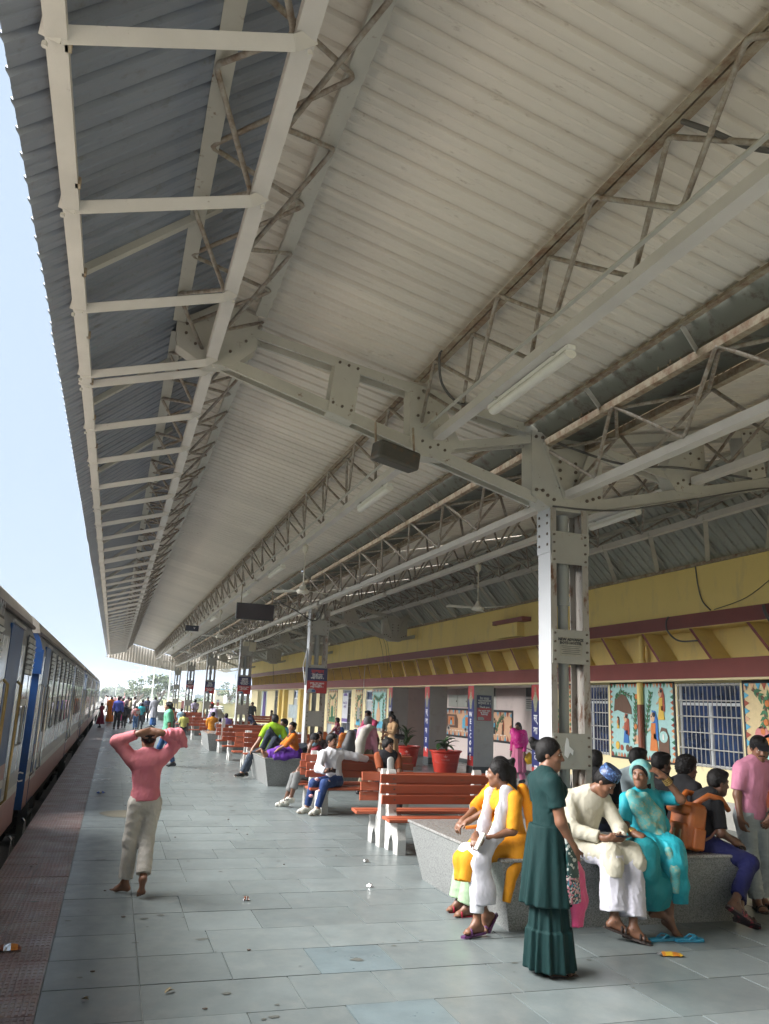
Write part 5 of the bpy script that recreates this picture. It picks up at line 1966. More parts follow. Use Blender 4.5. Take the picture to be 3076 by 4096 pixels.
for i in range(16):
    x, y = random.uniform(-.8, 3.0), random.uniform(5.5, 16)
    b = MB()
    b.ell((x, y, .006), (random.uniform(.008, .02), random.uniform(.008, .016), .006), 6)
    tag(b.build('debris', BOLT), 'specks of dark debris scattered on the platform', 'debris', 'specks of debris')

# ------------------------------------------------------------------ lamp posts, trees, fence and houses beyond the platform end
LAMPM = MAT('galvanised_pole', (0.55, 0.56, 0.57), 0.45, .2, var=.06)


def lamp_post(x, y, label):
    t = thing('lamp_post', (x, y, 0), label, 'lamp post', 'row of double-armed lamp posts')
    h = 10.2
    MB().tube([(x, y, -1), (x, y, 4), (x, y, h)], [.13, .11, .07], 8).build('pole', LAMPM, t, True)
    for s in (-1, 1):
        a = MB().tube([(x, y, h - .05), (x + s * .6, y, h + .12), (x + s * 1.5, y, h + .25)], .04, 6).build('arm', LAMPM, t, True)
        MB().box((x + s * 1.75, y, h + .27), (.55, .2, .09)).build('lamp_head', LAMPM, a)


for i, y in enumerate((116, 167, 214, 265, 313, 365, 419)):
    nth = ('first', 'second', 'third', 'fourth', 'fifth', 'sixth', 'last')[i]
    lamp_post(7.2, y, 'tall white double-armed lamp post, ' + nth + ' of the row counted from the canopy end')
tag(MB().tube([(.6, 230, -1), (.62, 230, 5.2)], [.09, .04], 6).build('signal_mast', LAMPM), 'thin leaning mast beside the track beyond the train', 'mast')

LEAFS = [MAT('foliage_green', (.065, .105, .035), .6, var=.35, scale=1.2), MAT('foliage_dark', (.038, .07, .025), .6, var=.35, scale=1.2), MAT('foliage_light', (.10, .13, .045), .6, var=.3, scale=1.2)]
BARK = MAT('tree_bark', (.12, .09, .065), .9, var=.3, scale=3)


def tree(name, x, y, h, r, seed, label, group='trees beyond the platform', trunk=.35, n=1500, leaf=.22, z0=-1.0, cat='tree', squash=.75, open_=.55):
    rn = np.random.default_rng(seed)
    t = thing(name, (x, y, z0), label, cat, group)
    b = MB()
    zc = z0 + h * (trunk + (1 - trunk) * .5)
    top = z0 + h
    cl = []
    nc = 16
    for i in range(nc):
        a = rn.uniform(0, 6.28)
        q = rn.uniform(.25, 1) ** .6
        zz = rn.uniform(-1, 1)
        k = math.sqrt(max(.05, 1 - zz * zz))
        cl.append((x + r * .8 * q * k * math.cos(a), y + r * .8 * q * k * math.sin(a), zc + zz * h * (1 - trunk) * .40, r * rn.uniform(.25, .42)))
    b.tube([(x, y, z0), (x + rn.uniform(-.2, .2), y, z0 + h * trunk * .6), (x + rn.uniform(-.3, .3), y, z0 + h * trunk * 1.2)], [.05 * h * .7, .04 * h * .7, .03 * h * .6], 7)
    for c in cl[:9]:
        b.tube([(x, y, z0 + h * trunk * rn.uniform(.6, 1.1)), ((x + c[0]) / 2 + rn.uniform(-.2, .2), (y + c[1]) / 2, (z0 + h * trunk + c[2]) / 2 + .1), c[:3]], [.02 * h, .013 * h, .004 * h], 5)
    b.build('trunk', BARK, t, True)
    vs, fs, mi = [], [], []
    for i in range(n):
        c = cl[rn.integers(nc)]
        d = rn.normal(size=3)
        d /= np.linalg.norm(d)
        p = np.array(c[:3]) + d * c[3] * rn.uniform(.3, 1.05) * np.array([1, 1, squash])
        nrm = rn.normal(size=3)
        nrm /= np.linalg.norm(nrm)
        u = np.cross(nrm, [0, 0, 1.0001])
        u /= np.linalg.norm(u)
        v = np.cross(nrm, u)
        s = leaf * rn.uniform(.5, 1.3)
        o = len(vs)
        vs += [p - u * s * .5, p + v * s * .35, p + u * s * .6, p - v * s * .35]
        fs.append((o, o + 1, o + 2, o + 3))
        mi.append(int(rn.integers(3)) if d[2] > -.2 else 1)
    b = MB()
    b.add(vs, fs)
    b.mi = mi
    b.build('crown', LEAFS, t)
    return t


tree('leafy_tree', 9.3, 182, 7.6, 3.5, 3, 'open-crowned green tree behind the lamp posts, tallest in view', trunk=.3, n=1700, leaf=.42)
tree('leafy_tree', 24.8, 186, 6.6, 3.2, 5, 'sparse tree beside the far building, seen left of the yellow wall end', trunk=.4, n=600, leaf=.36)
tree('leafy_tree', 4.9, 176, 6.2, 3.4, 8, 'green tree just left of the tall open-crowned tree', trunk=.25, n=900, leaf=.4)
tree('leafy_tree', 4.2, 400, 5.2, 6.0, 11, 'rounded green tree seen above the standing crowd', trunk=.15, n=1300, leaf=.7)
tree('leafy_tree', -1.4, 480, 5.6, 8.0, 12, 'hazy bluish tree above the track end', trunk=.15, n=1300, leaf=.8)
tree('leafy_tree', 13.4, 420, 6.0, 7, 13, 'hazy green tree right of the crowd between lamp posts', trunk=.15, n=1300, leaf=.8)
tree('leafy_tree', -3.0, 300, 4.0, 2.6, 14, 'dark small tree close beside the leading coach', trunk=.2, n=900, leaf=.4)
tree('leafy_tree', 20.5, 380, 5.5, 7, 15, 'low hazy tree left of the grey house', trunk=.15, n=1000, leaf=.8)
for i, (x, y, r, sl) in enumerate(((8.2, 150, 2.0, 'below the tall tree'), (14.5, 150, 2.2, 'seen between the last columns'), (17.2, 170, 2.0, 'left of the small blue-grey house'), (21.5, 150, 2.4, 'before the sparse tree'), (12, 230, 3, 'farthest back'))):
    tree('green_shrub', x, y, 2.6, r, 20 + i, 'low green shrub behind the boundary wall, ' + sl, 'shrubs behind the fence', trunk=.1, n=500, leaf=.3, cat='shrub')
# far wood on the horizon: reads as one mass
rn = np.random.default_rng(4)
vs, fs, mi = [], [], []
for i in range(9000):
    x = rn.uniform(-260, 420)
    y = rn.uniform(600, 700)
    hmax = 5 + 3.2 * math.sin(x * .05) + 2.2 * math.sin(x * .17 + 1) + 1.5 * math.sin(x * .41)
    z = -1 + abs(rn.uniform(0, 1)) ** .7 * max(3, hmax)
    s = rn.uniform(1.0, 2.2)
    a = rn.uniform(0, 3.1)
    u = np.array([math.cos(a), math.sin(a), rn.uniform(-.4, .4)])
    v = np.array([rn.uniform(-.3, .3), rn.uniform(-.3, .3), 1.0])
    p = np.array([x, y, z])
    o = len(vs)
    vs += [p - u * s * .6, p + v * s * .4, p + u * s * .6, p - v * s * .4]
    fs.append((o, o + 1, o + 2, o + 3))
    mi.append(int(rn.integers(3)))
b = MB()
b.add(vs, fs)
b.mi = mi
wood = b.build('distant_wood', LEAFS)
tag(wood, 'low bluish belt of distant trees along the horizon', 'wood', kind='stuff')

# boundary wall across the end
FEN = MAT('pale_yellow_fence', (.52, .45, .25), .8, var=.1, scale=.6)
t = thing('boundary_wall', (20, 128, 0), 'low cream and maroon boundary wall beyond the canopy end', 'wall')
for i in range(16):
    x = 7.5 + i * 2.6
    MB().box2((x + .2, 127.9, -1), (x + 2.4, 128.1, 1.02)).build('wall_panel', FEN, t)
    MB().box2((x - .2, 127.8, -1), (x + .2, 128.2, 1.15)).build('post', MAROON if i % 2 else FEN, t)
MB().box2((7.3, 127.75, 1.15), (49.5, 128.25, 1.23)).build('coping', MAT('grey_coping', (.35, .3, .27), .8), t)
# sacks piled near the fence
SACK = MAT('grey_sack', (.42, .41, .37), .9, var=.1)
t = thing('sack_pile', (12.6, 108, 0), 'pile of pale grey sacks near the boundary wall', 'sacks')
for i in range(9):
    MB().ell((11.9 + .75 * (i % 3), 108 + .2 * (i // 3), .12 + .27 * (i // 3)), (.45, .35, .17), 10).build('sack', SACK, t, True)


def house(x0, x1, y, z1, mt, label, rows=2, cols=3, depth=8, roof=None):
    t = thing('distant_house', ((x0 + x1) / 2, y, -1), label, 'house', 'houses beyond the boundary wall')
    MB().box2((x0, y, -1), (x1, y + depth, z1)).build('wall', mt, t)
    if roof:
        MB().box2((x0 - .4, y - .4, z1 + .001), (x1 + .4, y + depth + .4, z1 + .35)).build('roof', roof, t)
    for r_ in range(rows):
        for c_ in range(cols):
            xx = x0 + (x1 - x0) * (c_ + .5) / cols
            zz = -1 + (z1 + 1) * (r_ + .55) / rows
            wdw = MB().box2((xx - .5, y - .06, zz - .6), (xx + .5, y - .002, zz + .6)).build('window', MAT('far_window', (.05, .06, .07), .3), t)
            MB().box2((xx - .55, y - .1, zz - .68), (xx + .55, y - .061, zz - .6)).build('sill', mt, wdw)
    return t


house(34.6, 39.6, 300, 4.6, MAT('house_cream', (.55, .48, .33), .8), 'cream house with a blue sheet roof behind the wall', 2, 2, roof=MAT('blue_sheet_roof', (.10, .32, .48), .5))
house(36.6, 43.5, 282, 2.9, MAT('house_grey', (.30, .31, .32), .8), 'grey rendered house in front of the cream one', 2, 3)
house(26.5, 30.2, 290, 2.4, MAT('house_bluegrey', (.27, .32, .38), .8), 'small blue-grey house left of the cream house', 1, 2)
house(44.0, 50, 260, 2.6, MAT('house_pale', (.42, .44, .45), .8), 'pale low house right of the grey one', 1, 3)

# ------------------------------------------------------------------ people: blended distance fields turned into one smooth surface
class Field:
    def __init__(self, lo, hi, vox):
        self.lo = np.array(lo, float) - 2.5 * vox
        self.vox = vox
        self.n = np.ceil((np.array(hi, float) + 2.5 * vox - self.lo) / vox).astype(int) + 1
        self.D = np.full(tuple(self.n), 0.35, np.float32)

    def sub(self, lo, hi):
        a = np.clip(np.floor((np.array(lo) - self.lo) / self.vox).astype(int), 0, self.n - 1)
        b = np.clip(np.ceil((np.array(hi) - self.lo) / self.vox).astype(int) + 1, 1, self.n)
        if np.any(b <= a):
            return None, None
        g = [self.lo[i] + self.vox * np.arange(a[i], b[i], dtype=np.float32) for i in range(3)]
        return tuple(slice(a[i], b[i]) for i in range(3)), (g[0][:, None, None], g[1][None, :, None], g[2][None, None, :])

    def join(self, s, d, k):
        A = self.D[s]
        if k <= 0:
            self.D[s] = np.minimum(A, d)
        else:
            h = np.maximum(k - np.abs(A - d), 0) / k
            self.D[s] = np.minimum(A, d) - h * h * k * 0.25

    def cap(self, p, q, ra, rb, k=0.02, flat=None, ratio=1.0, end=False):
        """tapered capsule; flat = unit direction along which it is squashed by ratio"""
        p, q = np.array(p, float), np.array(q, float)
        m = max(ra, rb) + 0.06 + k
        s, g = self.sub(np.minimum(p, q) - m, np.maximum(p, q) + m)
        if s is None:
            return
        d = q - p
        L2 = max(float(d @ d), 1e-9)
        X, Y, Z = g[0] - p[0], g[1] - p[1], g[2] - p[2]
        tu = (X * d[0] + Y * d[1] + Z * d[2]) / L2
        t = np.clip(tu, 0, 1)
        ex, ey, ez = X - t * d[0], Y - t * d[1], Z - t * d[2]
        if flat is not None:
            f = np.array(flat, float)
            f /= np.linalg.norm(f)
            c = ex * f[0] + ey * f[1] + ez * f[2]
            ex, ey, ez = ex + c * f[0] * (1 / ratio - 1), ey + c * f[1] * (1 / ratio - 1), ez + c * f[2] * (1 / ratio - 1)
        dd = np.sqrt(ex * ex + ey * ey + ez * ez) - (ra + (rb - ra) * t)
        if flat is not None:
            dd = dd * (0.5 + 0.5 * ratio)
        if end:      # open hem: cut square instead of rounding off
            dd = np.maximum(dd, (tu - 1) * math.sqrt(L2))
        self.join(s, dd, k)

    def ell(self, c, axes, radii, k=0.02, mode='add'):
        """ellipsoid with orthonormal axes (rows)"""
        c = np.array(c, float)
        m = max(radii) + 0.05 + k
        s, g = self.sub(c - m, c + m)
        if s is None:
            return
        X, Y, Z = g[0] - c[0], g[1] - c[1], g[2] - c[2]
        q = 0
        for a, r in zip(axes, radii):
            q = q + ((X * a[0] + Y * a[1] + Z * a[2]) / r) ** 2
        d = (np.sqrt(q) - 1) * min(radii)
        if mode == 'add':
            self.join(s, d, k)
        else:
            A = self.D[s]
            nd = -d
            h = np.maximum(k - np.abs(A - nd), 0) / max(k, 1e-6)
            self.D[s] = np.maximum(A, nd) + h * h * k * 0.25

    def grid(self):
        return [self.lo[i] + self.vox * np.arange(self.n[i], dtype=np.float32) for i in range(3)]

    def cut(self, p, n):
        """remove the side the normal points to"""
        g = self.grid()
        n = np.array(n, float)
        n /= np.linalg.norm(n)
        d = (g[0] - p[0])[:, None, None] * n[0] + (g[1] - p[1])[None, :, None] * n[1] + (g[2] - p[2])[None, None, :] * n[2]
        np.maximum(self.D, d, out=self.D)

    def wob(self, amp, freq, seed, zs=1.0, waves=4, ridge=True):
        """cloth creases or hair relief: crossing ripples, sharpened to ridges, in two sizes"""
        rn = np.random.default_rng(seed)
        m = np.abs(self.D) < max(.03, amp * 4)
        I = np.argwhere(m)
        if not len(I):
            return
        P = self.lo + self.vox * I
        tot = np.zeros(len(I))
        for o, (fm, am) in enumerate(((1.9, 1.0), (4.2, .5))):
            main = rn.normal(size=3) * (1, 1, zs)
            main /= np.linalg.norm(main)
            for i in range(waves):
                d = main + (.45 if ridge else 3) * rn.normal(size=3) * (1, 1, min(1, zs + .2))
                d /= np.linalg.norm(d)
                f = freq * fm * rn.uniform(.7, 1.4)
                w = rn.normal(size=3)
                ph = P @ d * f + rn.uniform(0, 6.28) + 1.6 * np.sin(P @ w * f * .22 + rn.uniform(0, 6))
                env = .5 + .5 * np.sin(P @ rn.normal(size=3) * freq * .35 + rn.uniform(0, 6))
                v = np.sin(ph)
                if ridge:
                    v = 1.7 * (1 - np.sqrt(np.abs(np.sin(ph * .5))))
                tot += am * env * v
        self.D[m] -= (amp / waves * 1.6 * tot).astype(np.float32)

    def mesh(self, name, mats, parent=None):
        D = self.D
        D[0], D[-1] = .3, .3
        D[:, 0], D[:, -1] = .3, .3
        D[:, :, 0], D[:, :, -1] = .3, .3
        S = D < 0
        n = np.array(D.shape) - 1
        cnt = np.zeros(n, np.int8)
        for a in (0, 1):
            for b in (0, 1):
                for c in (0, 1):
                    cnt += S[a:n[0] + a, b:n[1] + b, c:n[2] + c]
        act = (cnt > 0) & (cnt < 8)
        I = np.argwhere(act)
        if len(I) == 0:
            return None
        idx = np.full(tuple(n), -1, np.int64)
        idx[act] = np.arange(len(I))
        P = np.zeros((len(I), 3))
        W = np.zeros(len(I))
        cor = {}
        for a in (0, 1):
            for b in (0, 1):
                for c in (0, 1):
                    cor[a, b, c] = D[I[:, 0] + a, I[:, 1] + b, I[:, 2] + c].astype(float)
        for ax in range(3):
            for u in (0, 1):
                for v in (0, 1):
                    k0 = [0, 0, 0]
                    o = [i for i in range(3) if i != ax]
                    k0[o[0]], k0[o[1]] = u, v
                    k1 = list(k0)
                    k1[ax] = 1
                    d0, d1 = cor[tuple(k0)], cor[tuple(k1)]
                    m_ = (d0 < 0) != (d1 < 0)
                    t = np.where(m_, d0 / np.where(m_, d0 - d1, 1), 0)
                    pos = np.repeat(np.array(k0, float)[None], len(I), 0)
                    pos[:, ax] = t
                    P[m_] += pos[m_]
                    W[m_] += 1
        P = self.lo + self.vox * (I + P / W[:, None])
        F = []
        for ax in range(3):
            o = [i for i in range(3) if i != ax]
            sl0 = [slice(1, -1)] * 3
            sl0[ax] = slice(0, -1)
            sl1 = [slice(1, -1)] * 3
            sl1[ax] = slice(1, None)
            a, b = S[tuple(sl0)], S[tuple(sl1)]
            ch = np.argwhere(a != b)
            if not len(ch):
                continue
            fl = a[ch[:, 0], ch[:, 1], ch[:, 2]]
            base = ch.copy()
            base[:, o[0]] += 1
            base[:, o[1]] += 1
            q = []
            for u, v in ((0, 0), (1, 0), (1, 1), (0, 1)):
                c = base.copy()
                c[:, o[0]] -= u
                c[:, o[1]] -= v
                q.append(idx[c[:, 0], c[:, 1], c[:, 2]])
            q = np.stack(q, 1)
            if ax == 1:
                fl = ~fl
            q[~fl] = q[~fl][:, ::-1]
            F.append(q)
        F = np.concatenate(F)
        me = bpy.data.meshes.new(name)
        me.vertices.add(len(P))
        me.vertices.foreach_set('co', P.astype(np.float32).ravel())
        me.loops.add(F.size)
        me.loops.foreach_set('vertex_index', F.astype(np.int32).ravel())
        me.polygons.add(len(F))
        me.polygons.foreach_set('loop_start', np.arange(0, F.size, 4, dtype=np.int32))
        me.polygons.foreach_set('use_smooth', np.ones(len(F), bool))
        for mt in (mats if isinstance(mats, (list, tuple)) else [mats]):
            me.materials.append(mt)
        me.update(calc_edges=True)
        return me


def V3(*a):
    return np.array(a, float)


def nrm(v):
    v = np.array(v, float)
    return v / max(np.linalg.norm(v), 1e-9)


def ik(a, c, l1, l2, pole):
    """middle joint of a two-bone chain; c is pulled in when out of reach"""
    a, c = np.array(a, float), np.array(c, float)
    d = c - a
    L = np.linalg.norm(d)
    if L > (l1 + l2) * .995:
        c = a + d / L * (l1 + l2) * .995
        d = c - a
        L = np.linalg.norm(d)
    L = max(L, abs(l1 - l2) + 1e-3)
    x = (l1 * l1 - l2 * l2 + L * L) / (2 * L)
    h = math.sqrt(max(l1 * l1 - x * x, 0))
    u = nrm(d)
    p = np.array(pole, float)
    p = p - u * (p @ u)
    return a + u * x + nrm(p) * h, c


SKINS = [MAT('skin_light_brown', (.27, .135, .078), .5, var=.06, scale=20), MAT('skin_brown', (.185, .085, .048), .48, var=.07, scale=20), MAT('skin_dark_brown', (.105, .048, .028), .48, var=.08, scale=20)]
HAIRM = MAT('black_hair', (.006, .005, .005), .55, var=.3, scale=60, bump=.5, bs=110, spec=.22)
HAIRG = MAT('grey_hair', (.11, .11, .11), .5, var=.5, scale=50, bump=.5, bs=110, spec=.3)
EYEW = MAT('eye_white', (.55, .52, .48), .3, var=.02)
EYEB = MAT('eye_dark', (.012, .008, .006), .2, var=.02)
LIPM = MAT('lip', (.22, .085, .065), .45, var=.05)


def cloth(name, c, r=.85, **kw):
    kw.setdefault('var', .10)
    kw.setdefault('scale', 9)
    kw.setdefault('bump', .45)
    kw.setdefault('bs', 38)
    kw.setdefault('bst', (1, 1, .3))
    kw.setdefault('spec', .25)
    return MAT(name, c, r, **kw)


class Person:
    """J: joints in world space. build() makes the body, then clothes are added as children."""

    def __init__(self, J, h, face, label, skin=1, vox=.009, group=None, up=(0, 0, 1), sex='m', fingers=None, hands=None, feet=None, facedetail=True, stout=1.0, mous=False):
        self.J, self.h, self.vox = {k: np.array(v, float) for k, v in J.items()}, h, vox
        self.s = s = h / 1.65
        J = self.J
        self.sex = sex
        self.stout = stout
        self.F = nrm(face)
        U = nrm(np.array(up, float) - self.F * (np.array(up, float) @ self.F))
        self.U, self.Rt = U, np.cross(self.F, U)
        self.hands = hands or {}
        self.feet = feet or {}
        self.fing = (vox <= .0115) if fingers is None else fingers
        self.skin = SKINS[skin]
        pts = np.array(list(J.values()))
        self.lo, self.hi = pts.min(0) - .27 * s, pts.max(0) + .27 * s
        self.lo[2] = min(p[2] for p in pts) - .12
        sh = J['SR'] - J['SL']
        spine = J['N'] - J['P']
        fr = np.cross(spine, sh)
        self.fr = nrm(fr) if np.linalg.norm(fr) > 1e-6 else nrm(face)
        self.root = None
        f = Field(self.lo, self.hi, vox)
        self.body(f)
        me = f.mesh('person', [self.skin])
        o = put('person', me)
        self.root = o
        tag(o, label, 'person', group)
        if facedetail and vox < .02:
            self.facebits(mous)

    def hp(self, x, y, z):
        """head space: x to the person's right, y forward, z up"""
        s = self.s
        return self.J['H'] + (self.Rt * x + self.F * y + self.U * z) * s

    def torso(self, f, e=0.0, k=.05, bot=0.0):
        J, s = self.J, self.s
        w = self.stout
        fem = self.sex == 'f'
        hipr = (.150 if fem else .140) * s * w + e
        war = (.118 if fem else .128) * s * w + e
        chr_ = (.135 if fem else .150) * s * w + e
        mid = J['P'] * .52 + J['N'] * .48
        ch = J['P'] * .26 + J['N'] * .74
        f.cap(J['P'] - nrm(J['N'] - J['P']) * bot, mid, hipr, war, k, self.fr, .70)
        f.cap(mid, ch, war, chr_, k, self.fr, .70)
        a = J['SL'] * .78 + J['SR'] * .22
        b = J['SR'] * .78 + J['SL'] * .22
        f.cap(a, b, .062 * s + e, .062 * s + e, .09 * s, None)
        f.cap(ch, J['N'], .10 * s + e, .055 * s + e * .6, .06 * s, self.fr, .8)
        if fem:
            for q in (J['SL'], J['SR']):
                c = ch * .62 + q * .38 + self.fr * (.085 * s + e * .4) - nrm(J['N'] - J['P']) * .03 * s
                f.ell(c, np.eye(3), [.055 * s + e] * 3, .05)

    def arm(self, f, side, e=0.0, frac=2.0, k=.03):
        """frac: how far a sleeve reaches, 1 = elbow, 2 = wrist"""
        J, s = self.J, self.s
        S, E, W = J['S' + side], J['E' + side], J['W' + side]
        t = min(frac, 1)
        ra, rb = .052 * s + e, .040 * s + e
        f.cap(S, S + (E - S) * t, ra, ra + (rb - ra) * t, k, end=e > 0 and frac <= 1)
        if frac > 1:
            t = frac - 1
            rc = .027 * s + e
            f.cap(E, E + (W - E) * t, rb, rb + (rc - rb) * t, k, end=e > 0)

    def leg(self, f, side, e=0.0, frac=2.0, k=.03, flare=0.0):
        J, s = self.J, self.s
        Hh, K, A = J['H' + side], J['K' + side], J['A' + side]
        t = min(frac, 1)
        ra, rb, rc = .085 * s * self.stout + e, .056 * s + e, .036 * s + e + flare
        f.cap(Hh, Hh + (K - Hh) * t, ra, ra + (rb - ra) * t, k, end=e > 0 and frac <= 1)
        if frac > 1:
            t = frac - 1
            f.cap(K, K + (A - K) * t, rb, rb + (rc - rb) * t, k, end=e > 0)
            if e == 0:
                c = K * .68 + A * .32 - nrm(np.cross(np.cross(A - K, self.fr), A - K)) * 0
                f.cap(K * .9 + A * .1, K * .45 + A * .55, .050 * s, .042 * s, .03)

    def handf(self, f, side):
        J, s = self.J, self.s
        W, E = J['W' + side], J['E' + side]
        hd = self.hands.get(side, {})
        d = nrm(hd.get('dir', W - E))
        pn = np.array(hd.get('palm', (0, 0, -1)), float)
        pn = nrm(pn - d * (pn @ d))
        curl = hd.get('curl', .5)
        lat = np.cross(d, pn)
        if hd.get('thumb', 1) < 0:
            lat = -lat
        k = .012
        pc = W + d * .045 * s
        f.ell(pc, [d, lat, pn], [.052 * s, .040 * s, .018 * s], .02)
        f.cap(W - d * .02, W + d * .02, .027 * s, .026 * s, .02)
        if not self.fing:
            f.ell(W + d * .115 * s + pn * .02 * curl * s, [d, lat, pn], [.05 * s, .034 * s, .018 * s], .02)
            f.cap(W + d * .03 * s + lat * .035 * s, W + d * .08 * s + lat * .055 * s + pn * .015, .012, .011, .01)
            return
        lens = (.070, .078, .072, .056)
        for i in range(4):
            o = W + d * (.085 - .004 * abs(i - 1.3)) * s + lat * (.029 - .0195 * i) * s
            sp = nrm(d + lat * (.10 - .07 * i))
            c1 = curl * .9 + .1 * (i % 2)
            d1 = nrm(sp * math.cos(c1) + pn * math.sin(c1))
            m_ = o + d1 * lens[i] * .55 * s
            c2 = curl * 1.9
            d2 = nrm(sp * math.cos(c2) + pn * math.sin(c2))
            f.cap(o - sp * .01, m_, .0098 * s, .0092 * s, k * .5)
            f.cap(m_, m_ + d2 * lens[i] * .5 * s, .0092 * s, .0078 * s, .004)
        o = W + d * .025 * s + lat * .034 * s
        t1 = o + (d * .55 + lat * .65 + pn * .35 * (curl + .3)) * .042 * s
        t2 = t1 + nrm(d * .9 + lat * .1 + pn * .5 * curl) * .032 * s
        f.cap(o, t1, .0135 * s, .0115 * s, .012)
        f.cap(t1, t2, .0115 * s, .0088 * s, .004)

    def footf(self, f, side, e=0.0):
        J, s = self.J, self.s
        A, K = J['A' + side], J['K' + side]
        d = nrm(self.feet.get(side, V3(self.fr[0], self.fr[1], 0)))
        dn = nrm(K - A)
        dn = -nrm(dn - d * (dn @ d) * .999) if abs(dn @ d) < .98 else V3(0, 0, -1)
        hl = A + dn * .045 * s - d * .035 * s
        bl = A + dn * .062 * s + d * .10 * s
        f.cap(A, hl, .036 * s + e, .029 * s + e, .025)
        f.cap(A + d * .015, bl, .034 * s + e, .022 * s + e, .025)
        f.cap(hl, bl, .027 * s + e, .024 * s + e, .02)
        lat = np.cross(d, dn)
        f.cap(bl - lat * .022 * s, bl + lat * .022 * s, .020 * s + e, .020 * s + e, .02)
        if self.fing and e == 0:
            for i in range(5):
                o = bl + lat * (.036 - .018 * i) * s + dn * .004
                f.cap(o, o + d * (.052 - .006 * abs(i - (.3 if True else 1)) * 1.2) * s, .0115 * s - .0006 * i, .0095 * s - .0006 * i, .006)
        else:
            f.cap(bl, bl + d * .05 * s, .022 * s + e, .017 * s + e, .02)
        return d, dn, lat, hl, bl

    def head(self, f):
        s = self.s
        ax = [self.Rt, self.F, self.U]
        hp = self.hp
        f.ell(hp(0, -.012, .032), ax, [.073 * s, .092 * s, .084 * s], .01)
        f.ell(hp(0, .030, -.040), ax, [.056 * s, .058 * s, .078 * s], .035)
        f.cap(hp(-.042, .0, -.058), hp(0, .060, -.098), .022 * s, .022 * s, .03)
        f.cap(hp(.042, .0, -.058), hp(0, .060, -.098), .022 * s, .022 * s, .03)
        if self.vox < .02:
            f.cap(hp(-.036, .070, .026), hp(.036, .070, .026), .014 * s, .014 * s, .015)
            for x in (-.030, .030):
                f.ell(hp(x, .094, .006), ax, [.017 * s, .014 * s, .011 * s], .012, 'sub')
                f.ell(hp(x * 1.25, .062, -.028), ax, [.020 * s, .020 * s, .018 * s], .02)
            f.cap(hp(0, .086, .012), hp(0, .106, -.030), .0075 * s, .0125 * s, .010)
            f.cap(hp(-.014, .092, -.034), hp(.014, .092, -.034), .0085 * s, .0085 * s, .008)
            f.cap(hp(-.018, .078, -.064), hp(.018, .078, -.064), .0125 * s, .0125 * s, .008)
        for x in (-1, 1):
            f.ell(hp(x * .073, -.010, -.006), [self.Rt, self.F, self.U], [.010 * s, .019 * s, .031 * s], .008)

    def body(self, f):
        J, s = self.J, self.s
        self.torso(f)
        neck_t = self.hp(0, -.015, -.07)
        f.cap(J['N'] - (neck_t - J['N']) * .15, neck_t, .056 * s, .050 * s, .03)
        self.head(f)
        for sd_ in 'LR':
            self.arm(f, sd_)
            self.handf(f, sd_)
            self.leg(f, sd_)
            self.footf(f, sd_)

    def child(self, name, f, mt):
        me = f.mesh(name, mt)
        if me is None:
            return None
        o = put(name, me, self.root)
        return o

    def facebits(self, mous=False):
        s = self.s
        ax = Matrix((tuple(self.Rt), tuple(self.F), tuple(self.U))).transposed()
        for nm, x in (('eye', -.030), ('eye', .030)):
            b = MB()
            b.ell(self.hp(x, .0775, .007), (.0115 * s, .008 * s, .0055 * s), 10, ax)
            b.cur = 1
            b.ell(self.hp(x, .0835, .007), (.0055 * s, .0040 * s, .0055 * s), 8, ax)
            b.build(nm, [EYEW, EYEB], self.root, True)
            b = MB()
            sg = 1 if x > 0 else -1
            b.tube([self.hp(x - sg * .017, .0865, .024), self.hp(x, .0885, .030), self.hp(x + sg * .018, .0800, .026)], [.0018 * s, .0030 * s, .0014 * s], 6)
            b.build('eyebrow', HAIRM, self.root, True)
            b = MB()
            b.tube([self.hp(x - sg * .014, .0835, .0125), self.hp(x, .0872, .0150), self.hp(x + sg * .015, .0810, .0125)], .0013 * s, 5)
            b.build('eyelid', HAIRM, self.root, True)
        b = MB()
        b.ell(self.hp(0, .0885, -.0605), (.019 * s, .0042 * s, .0032 * s), 10, ax)
        b.ell(self.hp(0, .0890, -.0690), (.016 * s, .0048 * s, .0038 * s), 10, ax)
        b.build('lips', LIPM, self.root, True)
        if mous:
            f = self.fld(.6)
            f.cap(self.hp(-.022, .0865, -.050), self.hp(.022, .0865, -.050), .0065 * s, .0065 * s, .004)
            for sg in (-1, 1):
                f.cap(self.hp(sg * .026, .083, -.055), self.hp(sg * .050, .040, -.085), .006, .007, .006)
                f.cap(self.hp(sg * .050, .038, -.085), self.hp(sg * .062, .0, -.045), .007, .006, .006)
            f.cap(self.hp(-.025, .070, -.108), self.hp(.025, .070, -.108), .0105, .0105, .01)
            self.child('beard', f, HAIRM)

    def fld(self, vs=1.0, lo=None, hi=None):
        if lo is None and vs < 1:
            c = self.J['H']
            return Field(c - .2 * self.s, c + .2 * self.s, max(.006, self.vox * vs))
        return Field(self.lo if lo is None else lo, self.hi if hi is None else hi, self.vox * vs)

    # ---------------------------------------------------------------- clothes
    def top(self, mt, sleeve=1.6, hem=.06, e=.014, name='shirt', loose=.0, fold=.006, seed=1, collar=True, flare=.0, cuff=.006):
        f = self.fld()
        J, s = self.J, self.s
        e -= .004
        self.torso(f, e + loose, .05, 0)
        ax = nrm(J['N'] - J['P'])
        hemp = J['P'] - ax * (hem + .12) * s
        f.cap(J['P'], J['P'] - ax * (hem + .05) * s, .140 * s * self.stout + e + loose, .142 * s * self.stout + e + loose + flare, .05, self.fr, .74)
        for sd_ in 'LR':
            if sleeve > 0:
                self.arm(f, sd_, e + cuff, sleeve)
        if fold:
            f.wob(fold, 36 / s, seed, .6)
